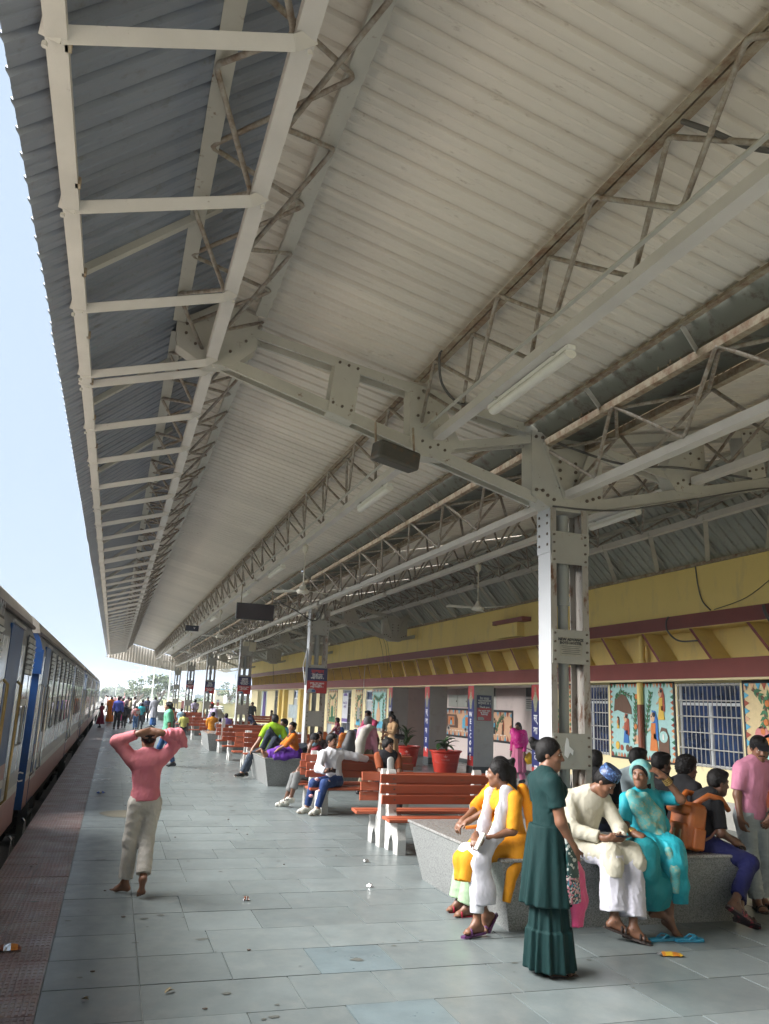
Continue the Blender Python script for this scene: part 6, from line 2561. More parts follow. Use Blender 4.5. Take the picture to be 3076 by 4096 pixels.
        f.cut(J['P'] - ax * (hem) * s, -ax)
        for sd_ in 'LR':     # straight sleeve ends
            if 0 < sleeve:
                S, E, W = J['S' + sd_], J['E' + sd_], J['W' + sd_]
        return self.child(name, f, mt)

    def trousers(self, mt, length=1.93, e=.020, name='trousers', fold=.006, seed=2, flare=.012, waist=.04):
        f = self.fld()
        J, s = self.J, self.s
        ax = nrm(J['N'] - J['P'])
        f.cap(J['P'] + ax * waist * s, J['P'] - ax * .03 * s, .132 * s * self.stout + e, .142 * s * self.stout + e, .04, self.fr, .74)
        for sd_ in 'LR':
            self.leg(f, sd_, e - .005, length, .035, flare)
        if fold:
            f.wob(fold, 40 / s, seed, 1.2)
        f.cut(J['P'] + ax * (waist + .05) * s, ax)
        return self.child(name, f, mt)

    def skirt(self, mt, hem_z, r_top=.15, r_hem=.30, name='skirt', pleat=14, pamp=.018, waist=.02, tiers=None, squash=.8, centre=None, seed=3):
        """hanging skirt or long dress bottom round a standing figure"""
        J, s = self.J, self.s
        top = J['P'] + V3(0, 0, waist * s)
        base = V3(*(centre if centre is not None else (J['AL'] + J['AR'])[:2] / 2), hem_z)
        lo = np.minimum(top, base) - r_hem - .06
        hi = np.maximum(top, base) + r_hem + .06
        lo[2], hi[2] = hem_z - .03, top[2] + .05
        f = Field(lo, hi, self.vox)
        g = f.grid()
        z = g[2][None, None, :]
        t = np.clip((top[2] - z) / (top[2] - hem_z), 0, 1)
        cx_ = top[0] + (base[0] - top[0]) * t
        cy_ = top[1] + (base[1] - top[1]) * t
        X, Y = g[0][:, None, None] - cx_, g[1][None, :, None] - cy_
        u = X * self.fr[0] + Y * self.fr[1]
        v = -X * self.fr[1] + Y * self.fr[0]
        q = squash + (1 - squash) * t
        rad = np.sqrt((u / q) ** 2 + v ** 2)
        ang = np.arctan2(v, u)
        rr_ = r_top + (r_hem - r_top) * (t ** .85)
        rn = np.random.default_rng(seed)
        pl = pamp * t ** .7 * (np.cos(ang * pleat + rn.uniform(0, 6) + 1.2 * np.sin(ang * 3 + 2 * t)) + .5 * np.cos(ang * (pleat * 1.7 + 1) + 2))
        if tiers:
            for tz, da in tiers:
                rr_ = rr_ + np.where(z < tz, da, 0)
        D = (rad - rr_ - pl) * .8
        D = np.maximum(D, z - top[2])
        D = np.maximum(D, hem_z - z)
        f.D = D.astype(np.float32)
        return self.child(name, f, mt)

    def drape(self, mt, chains, name='dupatta', k=.03, fold=.005, seed=5, freq=45, flat=None, vs=1.0, cut=None):
        """cloth laid along chains of (point, radius); flat squashes it to a thin fall of cloth"""
        P = np.array([p for ch in chains for p, r in ch], float)
        rm = max(r for ch in chains for p, r in ch)
        f = Field(P.min(0) - rm - .03, P.max(0) + rm + .03, self.vox * vs)
        for ch in chains:
            for i, ((p, ra), (q, rb)) in enumerate(zip(ch, ch[1:])):
                f.cap(p, q, ra, rb, k, flat and flat[0], flat[1] if flat else 1, i == len(ch) - 2 and len(ch) > 2)
        if fold:
            f.wob(fold, freq * .8, seed, .22)
        for c in (cut or []):
            f.cut(*c)
        return self.child(name, f, mt)

    def hair(self, style='short', mt=None, seed=4, curl=.004):
        mt = mt or HAIRM
        s = self.s
        ext = []
        hp = self.hp
        c = self.J['H']
        m = .26 * s if style in ('short', 'curly') else .5 * s
        f = Field(c - V3(.2, .2, .25 if style in ('short', 'curly') else .62) * s, c + V3(.2, .2, .26) * s, max(.007, self.vox * .9))
        ax = [self.Rt, self.F, self.U]
        t = .012 if style != 'curly' else .022
        f.ell(hp(0, -.020, .036), ax, [(.075 + t) * s, (.088 + t) * s, (.085 + t) * s], 0)
        if style == 'curly':
            f.ell(hp(0, .02, .085), ax, [.07 * s, .075 * s, .055 * s], .03)
            f.ell(hp(0, -.07, -.01), ax, [.07 * s, .05 * s, .07 * s], .03)
        elif style == 'short':
            f.ell(hp(0, -.058, -.01), ax, [.062 * s, .045 * s, .055 * s], .03)
            f.ell(hp(.01, .035, .092), ax, [.060 * s, .050 * s, .032 * s], .03)
        else:
            f.ell(hp(0, -.06, -.02), ax, [.066 * s, .05 * s, .065 * s], .03)
        if curl:
            f.wob(curl * (2.2 if style == 'curly' else 1), 150 if style == 'curly' else 120, seed, 1.0, 6, False)
        # hairline: remove the face and below the nape
        n = nrm(self.F * .80 - self.U * .60)
        f.cut(hp(0, .070, .050), n)
        f.cut(hp(0, .0, -.072), -self.U)
        if style == 'bun':
            f.ell(hp(0, -.125, .055), ax, [.045 * s, .042 * s, .045 * s], .01)
            f.ell(hp(.02, -.150, .085), ax, [.028 * s, .028 * s, .030 * s], .01)
        if style == 'tail':
            f.cap(hp(.0, -.085, .05), hp(.02, -.135, .02), .034 * s, .036 * s, .03)
            f.cap(hp(.02, -.135, .02), hp(.025, -.135, -.14), .040 * s, .036 * s, .03)
            f.cap(hp(.025, -.135, -.14), hp(.02, -.11, -.28), .036 * s, .014 * s, .02)
        if style == 'long':
            f.cap(hp(-.04, -.07, -.02), hp(-.05, -.075, -.26), .045 * s, .032 * s, .03)
            f.cap(hp(.04, -.07, -.02), hp(.05, -.075, -.26), .045 * s, .032 * s, .03)
            f.cap(hp(0, -.08, -.02), hp(0, -.09, -.28), .05 * s, .035 * s, .03)
        return self.child('hair', f, mt)

    def shoes(self, mt, e=.011, name='shoe', sole=None, low=True):
        for sd_ in 'LR':
            A = self.J['A' + sd_]
            f = Field(A - .27 * self.s, A + .27 * self.s, max(.008, self.vox * .9))
            d, dn, lat, hl, bl = self.footf(f, sd_, e)
            f.cut(A - dn * .012, -dn)
            f.cut(bl + dn * (.030 * self.s + e), dn)
            o = self.child(name, f, mt)
            if sole and o is not None:
                f = Field(A - .27 * self.s, A + .27 * self.s, max(.008, self.vox * .9))
                self.footf(f, sd_, e + .005)
                f.cut(bl + dn * (.006 * self.s), -dn)
                f.cut(bl + dn * (.034 * self.s + e), dn)
                me = f.mesh('sole', sole)
                if me:
                    put('sole', me, o)

    def sandals(self, mt, strap=True, name='sandal', sole_t=.018):
        """flat sole under the foot with straps over it"""
        s = self.s
        for sd_ in 'LR':
            A = self.J['A' + sd_]
            tmp = Field(A - .3, A - .25, .02)
            d, dn, lat, hl, bl = self.footf(tmp, sd_)
            z0 = .030 * s
            b = MB()
            out = [(-.035, -.030), (-.05, 0), (-.035, .030), (.06, .032), (.13, .044), (.185, .036), (.205, .0), (.185, -.040), (.13, -.046), (.06, -.034)]
            o0 = hl + dn * z0
            tv = nrm((bl - hl) - dn * ((bl - hl) @ dn)) if True else d
            dirv = nrm((bl + dn * .022 * s) - (hl + dn * .028 * s))
            pts = [hl + dn * .027 * s + dirv * a * s * 1.02 + lat * c_ * s for a, c_ in out]
            nn = len(pts)
            b.add([Vector(p) for p in pts] + [Vector(p + dn * sole_t) for p in pts], [tuple(range(nn)), tuple(reversed(range(nn, 2 * nn)))] + [(i + nn, (i + 1) % nn + nn, (i + 1) % nn, i) for i in range(nn)])
            so = b.build(name, mt, self.root)
            if strap:
                b = MB()
                for a in ((.10, .135) if strap == 2 else (.115,)):
                    c = hl + dirv * a * s
                    arc = [c + dn * .03 * s - lat * .046 * s, c - dn * .012 * s - lat * .036 * s, c - dn * .026 * s, c - dn * .012 * s + lat * .036 * s, c + dn * .03 * s + lat * .046 * s]
                    b.tube(arc, .010 * s, 6)
                if strap == 2:
                    c = A + dn * .01
                    arc = [c + lat * .04 * s + d * .0, c + d * .042 * s, c - lat * .04 * s, c - d * .040 * s, c + lat * .04 * s]
                    b.tube(arc, .008 * s, 6)
                b.build('strap', mt, so, True)


def stand_joints(x, y, yaw, h, lean=0.0, step=.05, arms=None, twist=0.0, z=0.0):
    """upright figure facing yaw (0 = +X, 90 = +Y); arms: dict side -> hand target in local (right, forward, up) metres for a 1.65 m body"""
    s = h / 1.65
    fwd = V3(math.cos(yaw), math.sin(yaw), 0)
    rt = V3(math.sin(yaw), -math.cos(yaw), 0)
    up = V3(0, 0, 1)

    def L(r, f, u):
        return V3(x, y, z) + (rt * r + fwd * f + up * u) * s
    J = {'P': L(0, 0, .93), 'N': L(0, lean * .45, 1.405), 'H': L(0, lean * .6 + .03, 1.530)}
    ctw, stw = math.cos(twist), math.sin(twist)
    for sd_, sg in (('L', -1), ('R', 1)):
        J['S' + sd_] = L(sg * .178 * ctw, lean * .42 + sg * .178 * stw, 1.345)
        J['H' + sd_] = L(sg * .085, 0, .88)
        fs = step * sg
        J['A' + sd_] = L(sg * .095, fs * 1.5, .085)
        J['K' + sd_], J['A' + sd_] = ik(J['H' + sd_], J['A' + sd_], .42 * s, .40 * s, fwd)
        tgt = (arms or {}).get(sd_, (sg * .26, .05, .80))
        pole = (arms or {}).get('pole' + sd_, (sg * .6, -1, -.3))
        J['E' + sd_], J['W' + sd_] = ik(J['S' + sd_], L(*tgt), .275 * s, .245 * s, rt * pole[0] + fwd * pole[1] + up * pole[2])
    return J, fwd


def sit_joints(x, y, yaw, h, seat=.45, lean=0.0, arms=None, feet=None, knee_out=.11, z=0.0):
    s = h / 1.65
    fwd = V3(math.cos(yaw), math.sin(yaw), 0)
    rt = V3(math.sin(yaw), -math.cos(yaw), 0)
    up = V3(0, 0, 1)

    def L(r, f, u):
        return V3(x, y, 0) + (rt * r + fwd * f) * s + up * (seat + u * s)
    J = {'P': L(0, .02, .12), 'N': L(0, lean * .5, .585), 'H': L(0, lean * .65 + .03, .71)}
    for sd_, sg in (('L', -1), ('R', 1)):
        J['S' + sd_] = L(sg * .178, lean * .46, .525)
        J['H' + sd_] = L(sg * .09, .03, .09)
        ft = (feet or {}).get(sd_, (sg * .11, .46, None))
        A = L(ft[0], ft[1], 0)
        A[2] = .085 * s if ft[2] is None else ft[2]
        J['K' + sd_], J['A' + sd_] = ik(J['H' + sd_], A, .43 * s, .40 * s, up * 1.0 + fwd * .5 + rt * sg * .15)
        tgt = (arms or {}).get(sd_, (sg * .14, .36, .14))
        pole = (arms or {}).get('pole' + sd_, (sg * .9, -.6, -.5))
        J['E' + sd_], J['W' + sd_] = ik(J['S' + sd_], L(*tgt), .275 * s, .245 * s, rt * pole[0] + fwd * pole[1] + up * pole[2])
    return J, fwd

# ------------------------------------------------------------------ people close by
NV = .0085
PINKS = cloth('faded_pink_shirt', (.56, .16, .21), .8, bump=.2, c2=(.56, .20, .19), amt=.45, s2=3, sharp=.4)
OFFW = cloth('soiled_off_white', (.52, .49, .44), .85, c2=(.36, .32, .27), amt=.36, s2=4, sharp=.3)
# boy with hands on head
J = dict(P=(.410, 8.60, .865), N=(.385, 8.61, 1.285), H=(.385, 8.655, 1.425), SL=(.245, 8.60, 1.225), SR=(.525, 8.60, 1.235),
         EL=(.085, 8.62, 1.395), ER=(.675, 8.63, 1.41), WL=(.285, 8.515, 1.478), WR=(.490, 8.515, 1.490),
         HL=(.335, 8.60, .82), HR=(.485, 8.60, .82), KL=(.315, 8.63, .475), KR=(.462, 8.60, .475), AL=(.305, 8.66, .085), AR=(.455, 8.43, .165))
p = Person(J, 1.48, (.05, 1, -.25), 'boy in pink shirt and off-white trousers walking barefoot with hands clasped on his head', 1, NV,
           hands={'L': dict(dir=(.9, .0, .22), palm=(.15, 1, -.1), curl=.35, thumb=-1), 'R': dict(dir=(-.9, .02, .12), palm=(-.1, 1, -.1), curl=.4)},
           feet={'L': (-.75, .5, 0), 'R': (-.05, .42, -.9)}, facedetail=False, stout=.84)
p.top(PINKS, 1.86, .02, .016, loose=.008, fold=.007, seed=11, flare=.015, cuff=.008)
p.trousers(OFFW, 1.86, .022, fold=.009, seed=12, flare=.016)
p.hair('short', seed=3)
p.drape(PINKS, [[((.70, 8.62, 1.41), .05), ((.66, 8.58, 1.47), .055), ((.56, 8.53, 1.49), .045)], [((.70, 8.62, 1.41), .05), ((.755, 8.62, 1.36), .012)]], 'loose_cuff', .03, .012, 4, 60)

# woman in dark green
DG = cloth('dark_green_cloth', (.0032, .024, .024), .8, var=.15)
J = dict(P=(3.235, 5.76, .905), N=(3.215, 5.77, 1.385), H=(3.262, 5.77, 1.525), SL=(3.225, 5.925, 1.325), SR=(3.205, 5.625, 1.325),
         EL=(3.27, 5.96, 1.07), ER=(3.245, 5.585, 1.055), WL=(3.40, 5.78, .90), WR=(3.352, 5.59, .865),
         HL=(3.235, 5.84, .87), HR=(3.235, 5.68, .87), KL=(3.25, 5.84, .47), KR=(3.25, 5.69, .47), AL=(3.25, 5.84, .085), AR=(3.26, 5.69, .085))
p = Person(J, 1.60, (.78, -.62, -.10), 'woman in dark green embroidered dress standing with a pink bag in her hands', 1, NV, sex='f',
           hands={'R': dict(dir=(.25, .05, -.95), palm=(.2, .9, 0), curl=.8), 'L': dict(dir=(.15, -.35, -.85), palm=(0, -.9, 0), curl=.8)}, feet={'L': (1, -.1, 0), 'R': (1, -.15, 0)})
p.top(DG, .62, .05, .014, 'dress_top', fold=.005, seed=21, collar=True)
p.skirt(DG, .47, .150, .205, 'tunic', 9, .014, .12, squash=.95, centre=(3.225, 5.75))
p.skirt(DG, .035, .120, .165, 'sharara', 13, .014, -.2, tiers=[(.30, .018)], squash=.95, centre=(3.235, 5.75))


def spangle(name, base, cols, scale):
    mt = bpy.data.materials.new(name)
    mt.use_nodes = True
    N, L = mt.node_tree.nodes, mt.node_tree.links
    b = N['Principled BSDF']
    b.inputs['Roughness'].default_value = .4
    g = N.new('ShaderNodeNewGeometry')
    v = N.new('ShaderNodeTexVoronoi')
    v.inputs['Scale'].default_value = scale
    L.new(g.outputs['Position'], v.inputs['Vector'])
    sx = N.new('ShaderNodeSeparateColor')
    L.new(v.outputs['Color'], sx.inputs[0])
    cr = N.new('ShaderNodeValToRGB')
    cr.color_ramp.interpolation = 'CONSTANT'
    e = cr.color_ramp.elements
    e[0].color = (*base, 1)
    e[1].position = .4
    e[1].color = (*cols[0], 1)
    for i, c in enumerate(cols[1:]):
        q = e.new(.4 + .6 * (i + 1) / len(cols))
        q.color = (*c, 1)
    L.new(sx.outputs[0], cr.inputs[0])
    L.new(cr.outputs[0], b.inputs['Base Color'])
    return mt


EMB = spangle('floral_embroidery', (.012, .03, .035), [(.55, .5, .45), (.5, .15, .2), (.05, .25, .35), (.5, .28, .3)], 85)
SEQ = spangle('sequin_cloth', (.008, .045, .045), [(.008, .04, .04), (.008, .05, .05), (.45, .48, .45)], 60)
p.drape(EMB, [[((3.33, 5.575, .70), .066), ((3.335, 5.57, .53), .074)]], 'embroidered_band', .02, 0, 2, 45, ((.3, -.95, 0), .30), cut=[((3.3, 5.6, .70), (0, 0, 1)), ((3.3, 5.6, .50), (0, 0, -1))])
p.drape(SEQ, [[((3.30, 5.60, 1.02), .035), ((3.325, 5.578, .82), .05), ((3.335, 5.574, .67), .062)]], 'sequin_panel', .02, .003, 2, 45, ((.3, -.95, 0), .32))
p.hair('bun', seed=8, curl=.002)
p.sandals(cloth('brown_leather', (.06, .03, .02), .5), 1)
bag = tag(p.drape(MAT('pink_polythene', (.62, .06, .19), .3, var=.15, scale=15, bump=.5, bs=30), [[((3.375, 5.60, .80), .02), ((3.395, 5.615, .68), .055), ((3.405, 5.62, .50), .075), ((3.395, 5.62, .34), .05)]], 'polythene_bag', .02, .012, 5, 50, ((.3, -.95, 0), .4)), 'crumpled bright pink polythene bag held by the woman in dark green', 'bag')
bag.parent = None

# seated woman in yellow with white dupatta
YK = cloth('mustard_kurta', (.60, .255, .012), .8, c2=(.56, .23, .012), amt=.5)
WPRT = cloth('white_print_trousers', (.55, .56, .60), .85, c2=(.12, .13, .25), amt=.36, s2=32, sharp=.05)
DUP = cloth('white_dupatta', (.58, .57, .62), .9)
J = dict(P=(3.545, 6.90, .715), N=(3.455, 6.905, 1.150), H=(3.375, 6.915, 1.285), SL=(3.46, 6.745, 1.085), SR=(3.425, 7.06, 1.095),
         EL=(3.40, 6.665, .835), ER=(3.30, 7.03, .855), WL=(3.165, 6.700, .765), WR=(3.105, 6.80, .765),
         HL=(3.50, 6.82, .675), HR=(3.50, 6.99, .675), KL=(3.115, 6.78, .635), KR=(3.09, 6.93, .625), AL=(3.095, 6.71, .10), AR=(3.235, 6.84, .125))
p = Person(J, 1.54, (-.82, .56, -.08), 'seated woman in mustard kurta with a long white dupatta, looking towards the train', 1, NV, sex='f', stout=.88,
           hands={'L': dict(dir=(-.8, .45, -.3), palm=(0, .2, -1), curl=.7), 'R': dict(dir=(-.4, -.8, -.3), palm=(.2, 0, -1), curl=.6)}, feet={'L': (-1, -.1, -.02), 'R': (-.6, -.1, -.75)})
p.top(YK, 1.0, .0, .016, 'kurta', fold=.005, seed=31)
p.drape(YK, [[((3.55, 6.84, .68), .125), ((3.22, 6.80, .655), .085), ((3.06, 6.79, .58), .065), ((3.02, 6.79, .42), .055)], [((3.55, 6.97, .68), .125), ((3.2, 6.94, .645), .085), ((3.05, 6.93, .56), .07), ((3.02, 6.9, .40), .05)], [((3.52, 6.78, .66), .10), ((3.42, 6.72, .50), .05), ((3.36, 6.70, .26), .035)]], 'kurta_skirt', .05, .007, 33, 40)
p.trousers(WPRT, 1.85, .020, 'printed_trousers', .004, 32, .006)
p.drape(DUP, [[((3.47, 6.98, 1.17), .035), ((3.40, 6.78, 1.135), .05), ((3.345, 6.74, .98), .055), ((3.27, 6.70, .80), .055), ((3.17, 6.685, .71), .06), ((3.11, 6.67, .58), .07), ((3.14, 6.665, .36), .085), ((3.15, 6.67, .26), .08)], [((3.47, 6.98, 1.17), .035), ((3.36, 7.02, 1.10), .045), ((3.24, 6.90, .85), .05), ((3.14, 6.78, .70), .06)]], 'dupatta', .035, .008, 34, 62, ((.15, 1, 0), .42))
p.hair('tail', seed=9)
p.sandals(cloth('purple_rubber', (.10, .035, .11), .5), 1)
ph = thing('mobile_phone', (3.08, 6.66, .74), 'pale mobile phone in the hands of the woman in mustard kurta', 'phone')
MB().box((3.085, 6.655, .755), (.012, .075, .15), Matrix.Rotation(.5, 3, 'Y')).build('phone_body', MAT('phone_silver', (.5, .48, .42), .25, .4), ph)
# her companion behind
ORK = cloth('orange_yellow_kurta', (.62, .235, .010), .8)
J, fw_ = sit_joints(3.72, 7.42, R(180), 1.58, .60, .10, arms={'L': (-.04, .52, .17), 'R': (.06, .50, .17)}, feet={'L': (-.1, .45, None), 'R': (.1, .45, None)})
p = Person(J, 1.58, (-.9, .42, -.05), 'woman in orange-yellow kurta and pale green trousers, half hidden behind the mustard kurta', 1, .010, sex='f', hands={'L': dict(palm=(0, 0, -1), curl=.7), 'R': dict(palm=(0, 0, -1), curl=.7)})
p.top(ORK, 1.2, .12, .022, 'kurta', fold=.006, seed=41)
p.trousers(cloth('pale_green_cloth', (.30, .42, .27), .85), 1.9, .045, fold=.008, seed=42, flare=.03)
p.hair('bun', seed=10)
p.drape(ORK, [[((3.80, 7.25, 1.12), .05), ((3.90, 7.24, .9), .07), ((3.92, 7.22, .64), .07)]], 'dupatta', .03, .006, 3, 45)
p.sandals(cloth('red_rubber', (.30, .02, .04), .5), 1)
tag(MB().tube([(3.14, 7.08, .80), (3.27, 7.05, .815)], [.014, .02], 8).build('snack_packet', WO), 'small orange snack packet in the hand of the half hidden woman', 'packet')

# man in cream kurta with blue cap
CRM = cloth('cream_kurta', (.56, .53, .43), .85)
WHP = cloth('white_pyjama', (.58, .57, .64), .85)
J = dict(P=(4.19, 6.88, .715), N=(4.245, 6.775, 1.150), H=(4.325, 6.655, 1.245), SL=(4.375, 6.775, 1.070), SR=(4.055, 6.845, 1.085),
         EL=(4.470, 6.665, .845), ER=(4.00, 6.70, .835), WL=(4.335, 6.455, .795), WR=(4.195, 6.470, .795),
         HL=(4.275, 6.86, .675), HR=(4.105, 6.86, .675), KL=(4.455, 6.470, .645), KR=(4.225, 6.450, .645), AL=(4.355, 6.335, .105), AR=(4.215, 6.395, .165))
p = Person(J, 1.60, (.42, -.62, -.66), 'seated man in cream kurta and blue cap bent over his phone', 1, NV, stout=.9, up=(.3, -.4, .9),
           hands={'L': dict(dir=(-.6, -.5, .0), palm=(-.3, .4, .8), curl=.6), 'R': dict(dir=(.75, -.45, .0), palm=(.2, .5, .8), curl=.6)}, feet={'L': (.75, -.55, -.12), 'R': (.85, -.4, -.2)})
p.top(CRM, 1.8, .04, .015, 'kurta', fold=.009, seed=51, cuff=.010)
p.drape(CRM, [[((4.12, 6.86, .68), .125), ((4.225, 6.47, .665), .09), ((4.22, 6.40, .58), .07), ((4.21, 6.38, .50), .055)], [((4.27, 6.86, .68), .125), ((4.45, 6.48, .665), .09), ((4.47, 6.42, .60), .07), ((4.48, 6.41, .55), .05)], [((4.18, 6.9, .68), .10), ((4.34, 6.50, .66), .09)], [((4.05, 6.80, .66), .07), ((4.02, 6.70, .55), .03), ((4.05, 6.68, .47), .025)]], 'kurta_skirt', .05, .009, 53, 40)
p.trousers(WHP, 1.84, .036, 'wide_pyjama', .011, 52, .045)
p.hair('short', seed=13)
p.sandals(cloth('dark_sandal', (.035, .025, .022), .5), 2)
DHK = spangle('patterned_cap_cloth', (.03, .06, .16), [(.10, .20, .42), (.02, .04, .11), (.03, .06, .16)], 70)
c0, c1_ = Vector(p.hp(0, -.012, .060)), Vector(p.hp(0, -.022, .155))
b = MB()
b.tube([c0, c0.lerp(c1_, .3), c0.lerp(c1_, .92), c1_], [.097, .100, .088, .080], 24)
cp_ = smooth_angle(b.build('patterned_cap', DHK, p.root), 40)
ph = thing('mobile_phone', (4.30, 6.40, .80), 'dark mobile phone in the hands of the man in cream kurta', 'phone')
MB().box((4.315, 6.405, .815), (.15, .075, .010), Matrix.Rotation(-.35, 3, 'X')).build('phone_body', MAT('phone_dark', (.02, .03, .05), .12), ph)

# woman in turquoise sari
TQ = cloth('turquoise_sari', (.018, .31, .385), .55, c2=(.022, .35, .42), amt=.5, s2=3)
TQG = cloth('teal_patterned_border', (.10, .38, .38), .6, c2=(.33, .38, .26), amt=.46, s2=22, sharp=.12)
TQD = cloth('teal_underskirt', (.016, .22, .25), .6)
J = dict(P=(4.905, 6.90, .715), N=(4.885, 6.875, 1.150), H=(4.825, 6.835, 1.295), SL=(5.085, 6.90, 1.085), SR=(4.685, 6.86, 1.075),
         EL=(5.165, 6.690, 1.095), ER=(4.585, 6.75, .845), WL=(5.000, 6.715, 1.290), WR=(4.545, 6.545, .815),
         HL=(5.02, 6.87, .675), HR=(4.80, 6.87, .675), KL=(4.86, 6.455, .66), KR=(4.575, 6.470, .65), AL=(4.835, 6.50, .115), AR=(4.715, 6.515, .20))
p = Person(J, 1.56, (-.78, -.62, .02), 'seated woman in turquoise sari holding her veil to her head', 1, NV, sex='f', stout=1.12,
           hands={'L': dict(dir=(-.75, .15, .6), palm=(-.4, .8, -.3), curl=.35), 'R': dict(dir=(.45, -.75, -.1), palm=(.3, .2, -.9), curl=.9)}, feet={'L': (.25, -.85, -.35), 'R': (.95, -.2, -.05)})
p.top(TQ, .85, -.02, .016, 'blouse', fold=.004, seed=61)
p.drape(TQD, [[((4.83, 6.88, .68), .13), ((4.60, 6.50, .67), .115), ((4.575, 6.465, .55), .115), ((4.62, 6.50, .36), .11), ((4.65, 6.52, .22), .10)], [((4.80, 6.6, .60), .10), ((4.74, 6.50, .40), .11), ((4.76, 6.53, .24), .09)]], 'underskirt', .06, .010, 63, 34, cut=[((0, 0, .205), (0, 0, -1))])
p.drape(TQ, [[((5.02, 6.89, .69), .135), ((4.88, 6.50, .68), .115), ((4.865, 6.445, .58), .105), ((4.90, 6.47, .40), .095), ((4.93, 6.49, .27), .085)], [((4.85, 6.90, .70), .14), ((4.70, 6.52, .69), .10)]], 'sari_skirt', .05, .011, 64, 38, cut=[((0, 0, .255), (0, 0, -1))])
p.drape(TQG, [[((4.70, 6.80, 1.115), .055), ((4.72, 6.735, 1.02), .06), ((4.79, 6.715, .88), .065), ((4.90, 6.695, .78), .055), ((4.87, 6.60, .735), .05)], [((4.80, 6.75, 1.10), .05), ((4.90, 6.72, .95), .06), ((4.96, 6.73, .82), .05)], [((4.79, 6.41, .70), .03), ((4.82, 6.375, .55), .035), ((4.83, 6.395, .36), .03)]], 'sari_border', .05, .008, 65, 46)
p.drape(TQ, [[((5.0, 6.98, 1.12), .05), ((5.09, 6.95, .95), .06), ((5.10, 6.93, .75), .05)], [((4.97, 6.80, 1.0), .05), ((5.02, 6.76, .85), .05)]], 'sari_fall', .04, .007, 66, 46)
p.hair('long', seed=14, curl=.002)
VEIL = cloth('pale_teal_veil', (.20, .40, .37), .6, c2=(.10, .33, .36), amt=.45, s2=18, sharp=.15)
f = Field(p.J['H'] - .26, p.J['H'] + .26, NV)
ax_ = [p.Rt, p.F, p.U]
f.ell(p.hp(0, -.035, .028), ax_, [.108, .118, .118], 0)
f.cap(p.hp(-.03, -.12, -.02), p.hp(-.06, -.12, -.20), .055, .05, .05)
f.cap(p.hp(.03, -.12, -.02), p.hp(.03, -.14, -.20), .055, .05, .05)
f.wob(.004, 50, 7)
f.cut(p.hp(0, .038, .06), nrm(p.F * .9 - p.U * .42))
p.child('veil', f, VEIL)
GOLD = MAT('gold_bangle', (.45, .30, .10), .3, .7, var=.2, scale=60)
for sd_ in 'LR':
    W_, E_ = Vector(p.J['W' + sd_]), Vector(p.J['E' + sd_])
    d_ = (E_ - W_).normalized()
    x_ = d_.orthogonal().normalized()
    y_ = d_.cross(x_)
    for i in range(4):
        b = MB()
        c_ = W_ + d_ * (.022 + .016 * i)
        b.tube([c_ + (x_ * math.cos(a) + y_ * math.sin(a)) * (.034 + .001 * i) for a in [2 * math.pi * j / 14 for j in range(15)]], .0055, 5)
        b.build('bangle', GOLD, p.root, True)
# her blue flip-flops on the floor
FLIP = MAT('blue_rubber', (.03, .26, .42), .5, var=.08)
for i, (x, y, a) in enumerate(((4.63, 6.33, .05), (4.86, 6.27, -.12))):
    t = thing('flip_flop', (x, y, 0), 'light blue rubber flip-flop lying on the floor below the sari woman', 'flip-flop', 'pair of blue flip-flops')
    ca, sa = math.cos(a), math.sin(a)
    out = [(-.125, -.03), (-.135, 0), (-.125, .03), (-.02, .034), (.06, .044), (.115, .036), (.13, 0), (.115, -.04), (.06, -.044), (-.02, -.034)]
    b = MB()
    pts = [(x + u * ca - v * sa, y + u * sa + v * ca) for u, v in out]
    n = len(pts)
    b.add([(u, v, .004) for u, v in pts] + [(u, v, .024) for u, v in pts], [tuple(reversed(range(n))), tuple(range(n, 2 * n))] + [(i_, (i_ + 1) % n, n + (i_ + 1) % n, n + i_) for i_ in range(n)])
    b.build('sole', FLIP, t)
    for s_ in (-1, 1):
        b = MB()
        b.tube([(x + u * ca - v * sa, y + u * sa + v * ca, z) for u, v, z in ((.075, 0, .025), (.06, s_ * .012, .045), (.02, s_ * .032, .05), (-.025, s_ * .036, .022))], .0075, 6)
        b.build('strap', FLIP, t, True)

# man in black tee shirt with orange backpack
BLK = cloth('black_tee', (.014, .014, .016), .85)
NVY = cloth('navy_trousers', (.012, .014, .075), .85)
J = dict(P=(5.545, 6.96, .715), N=(5.735, 6.99, 1.115), H=(5.835, 6.975, 1.225), SL=(5.69, 7.165, 1.035), SR=(5.66, 6.820, 1.035),
         EL=(5.76, 7.22, .80), ER=(5.635, 6.735, .79), WL=(5.88, 6.95, .72), WR=(5.80, 6.730, .695),
         HL=(5.55, 7.05, .675), HR=(5.55, 6.87, .675), KL=(5.95, 6.90, .575), KR=(5.865, 6.640, .535), AL=(5.66, 6.57, .13), AR=(5.545, 6.50, .235))
p = Person(J, 1.64, (.97, -.16, -.16), 'seated man in black tee shirt and navy trousers with an orange backpack on', 2, NV,
           hands={'L': dict(dir=(.7, -.6, -.1), palm=(0, 0, -1), curl=.5), 'R': dict(dir=(.85, .3, -.15), palm=(0, .2, -1), curl=.5)}, feet={'L': (.95, -.3, -.2), 'R': (.85, -.15, -.48)})
p.top(BLK, .88, .05, .014, 'tee_shirt', fold=.007, seed=71)
p.trousers(NVY, 1.82, .018, fold=.009, seed=72, flare=.008)
p.hair('short', seed=15)
p.sandals(MAT('black_red_sandal', (.03, .02, .022), .5, var=.2, c2=(.32, .04, .06), amt=.42, s2=18, sharp=.05), 2)
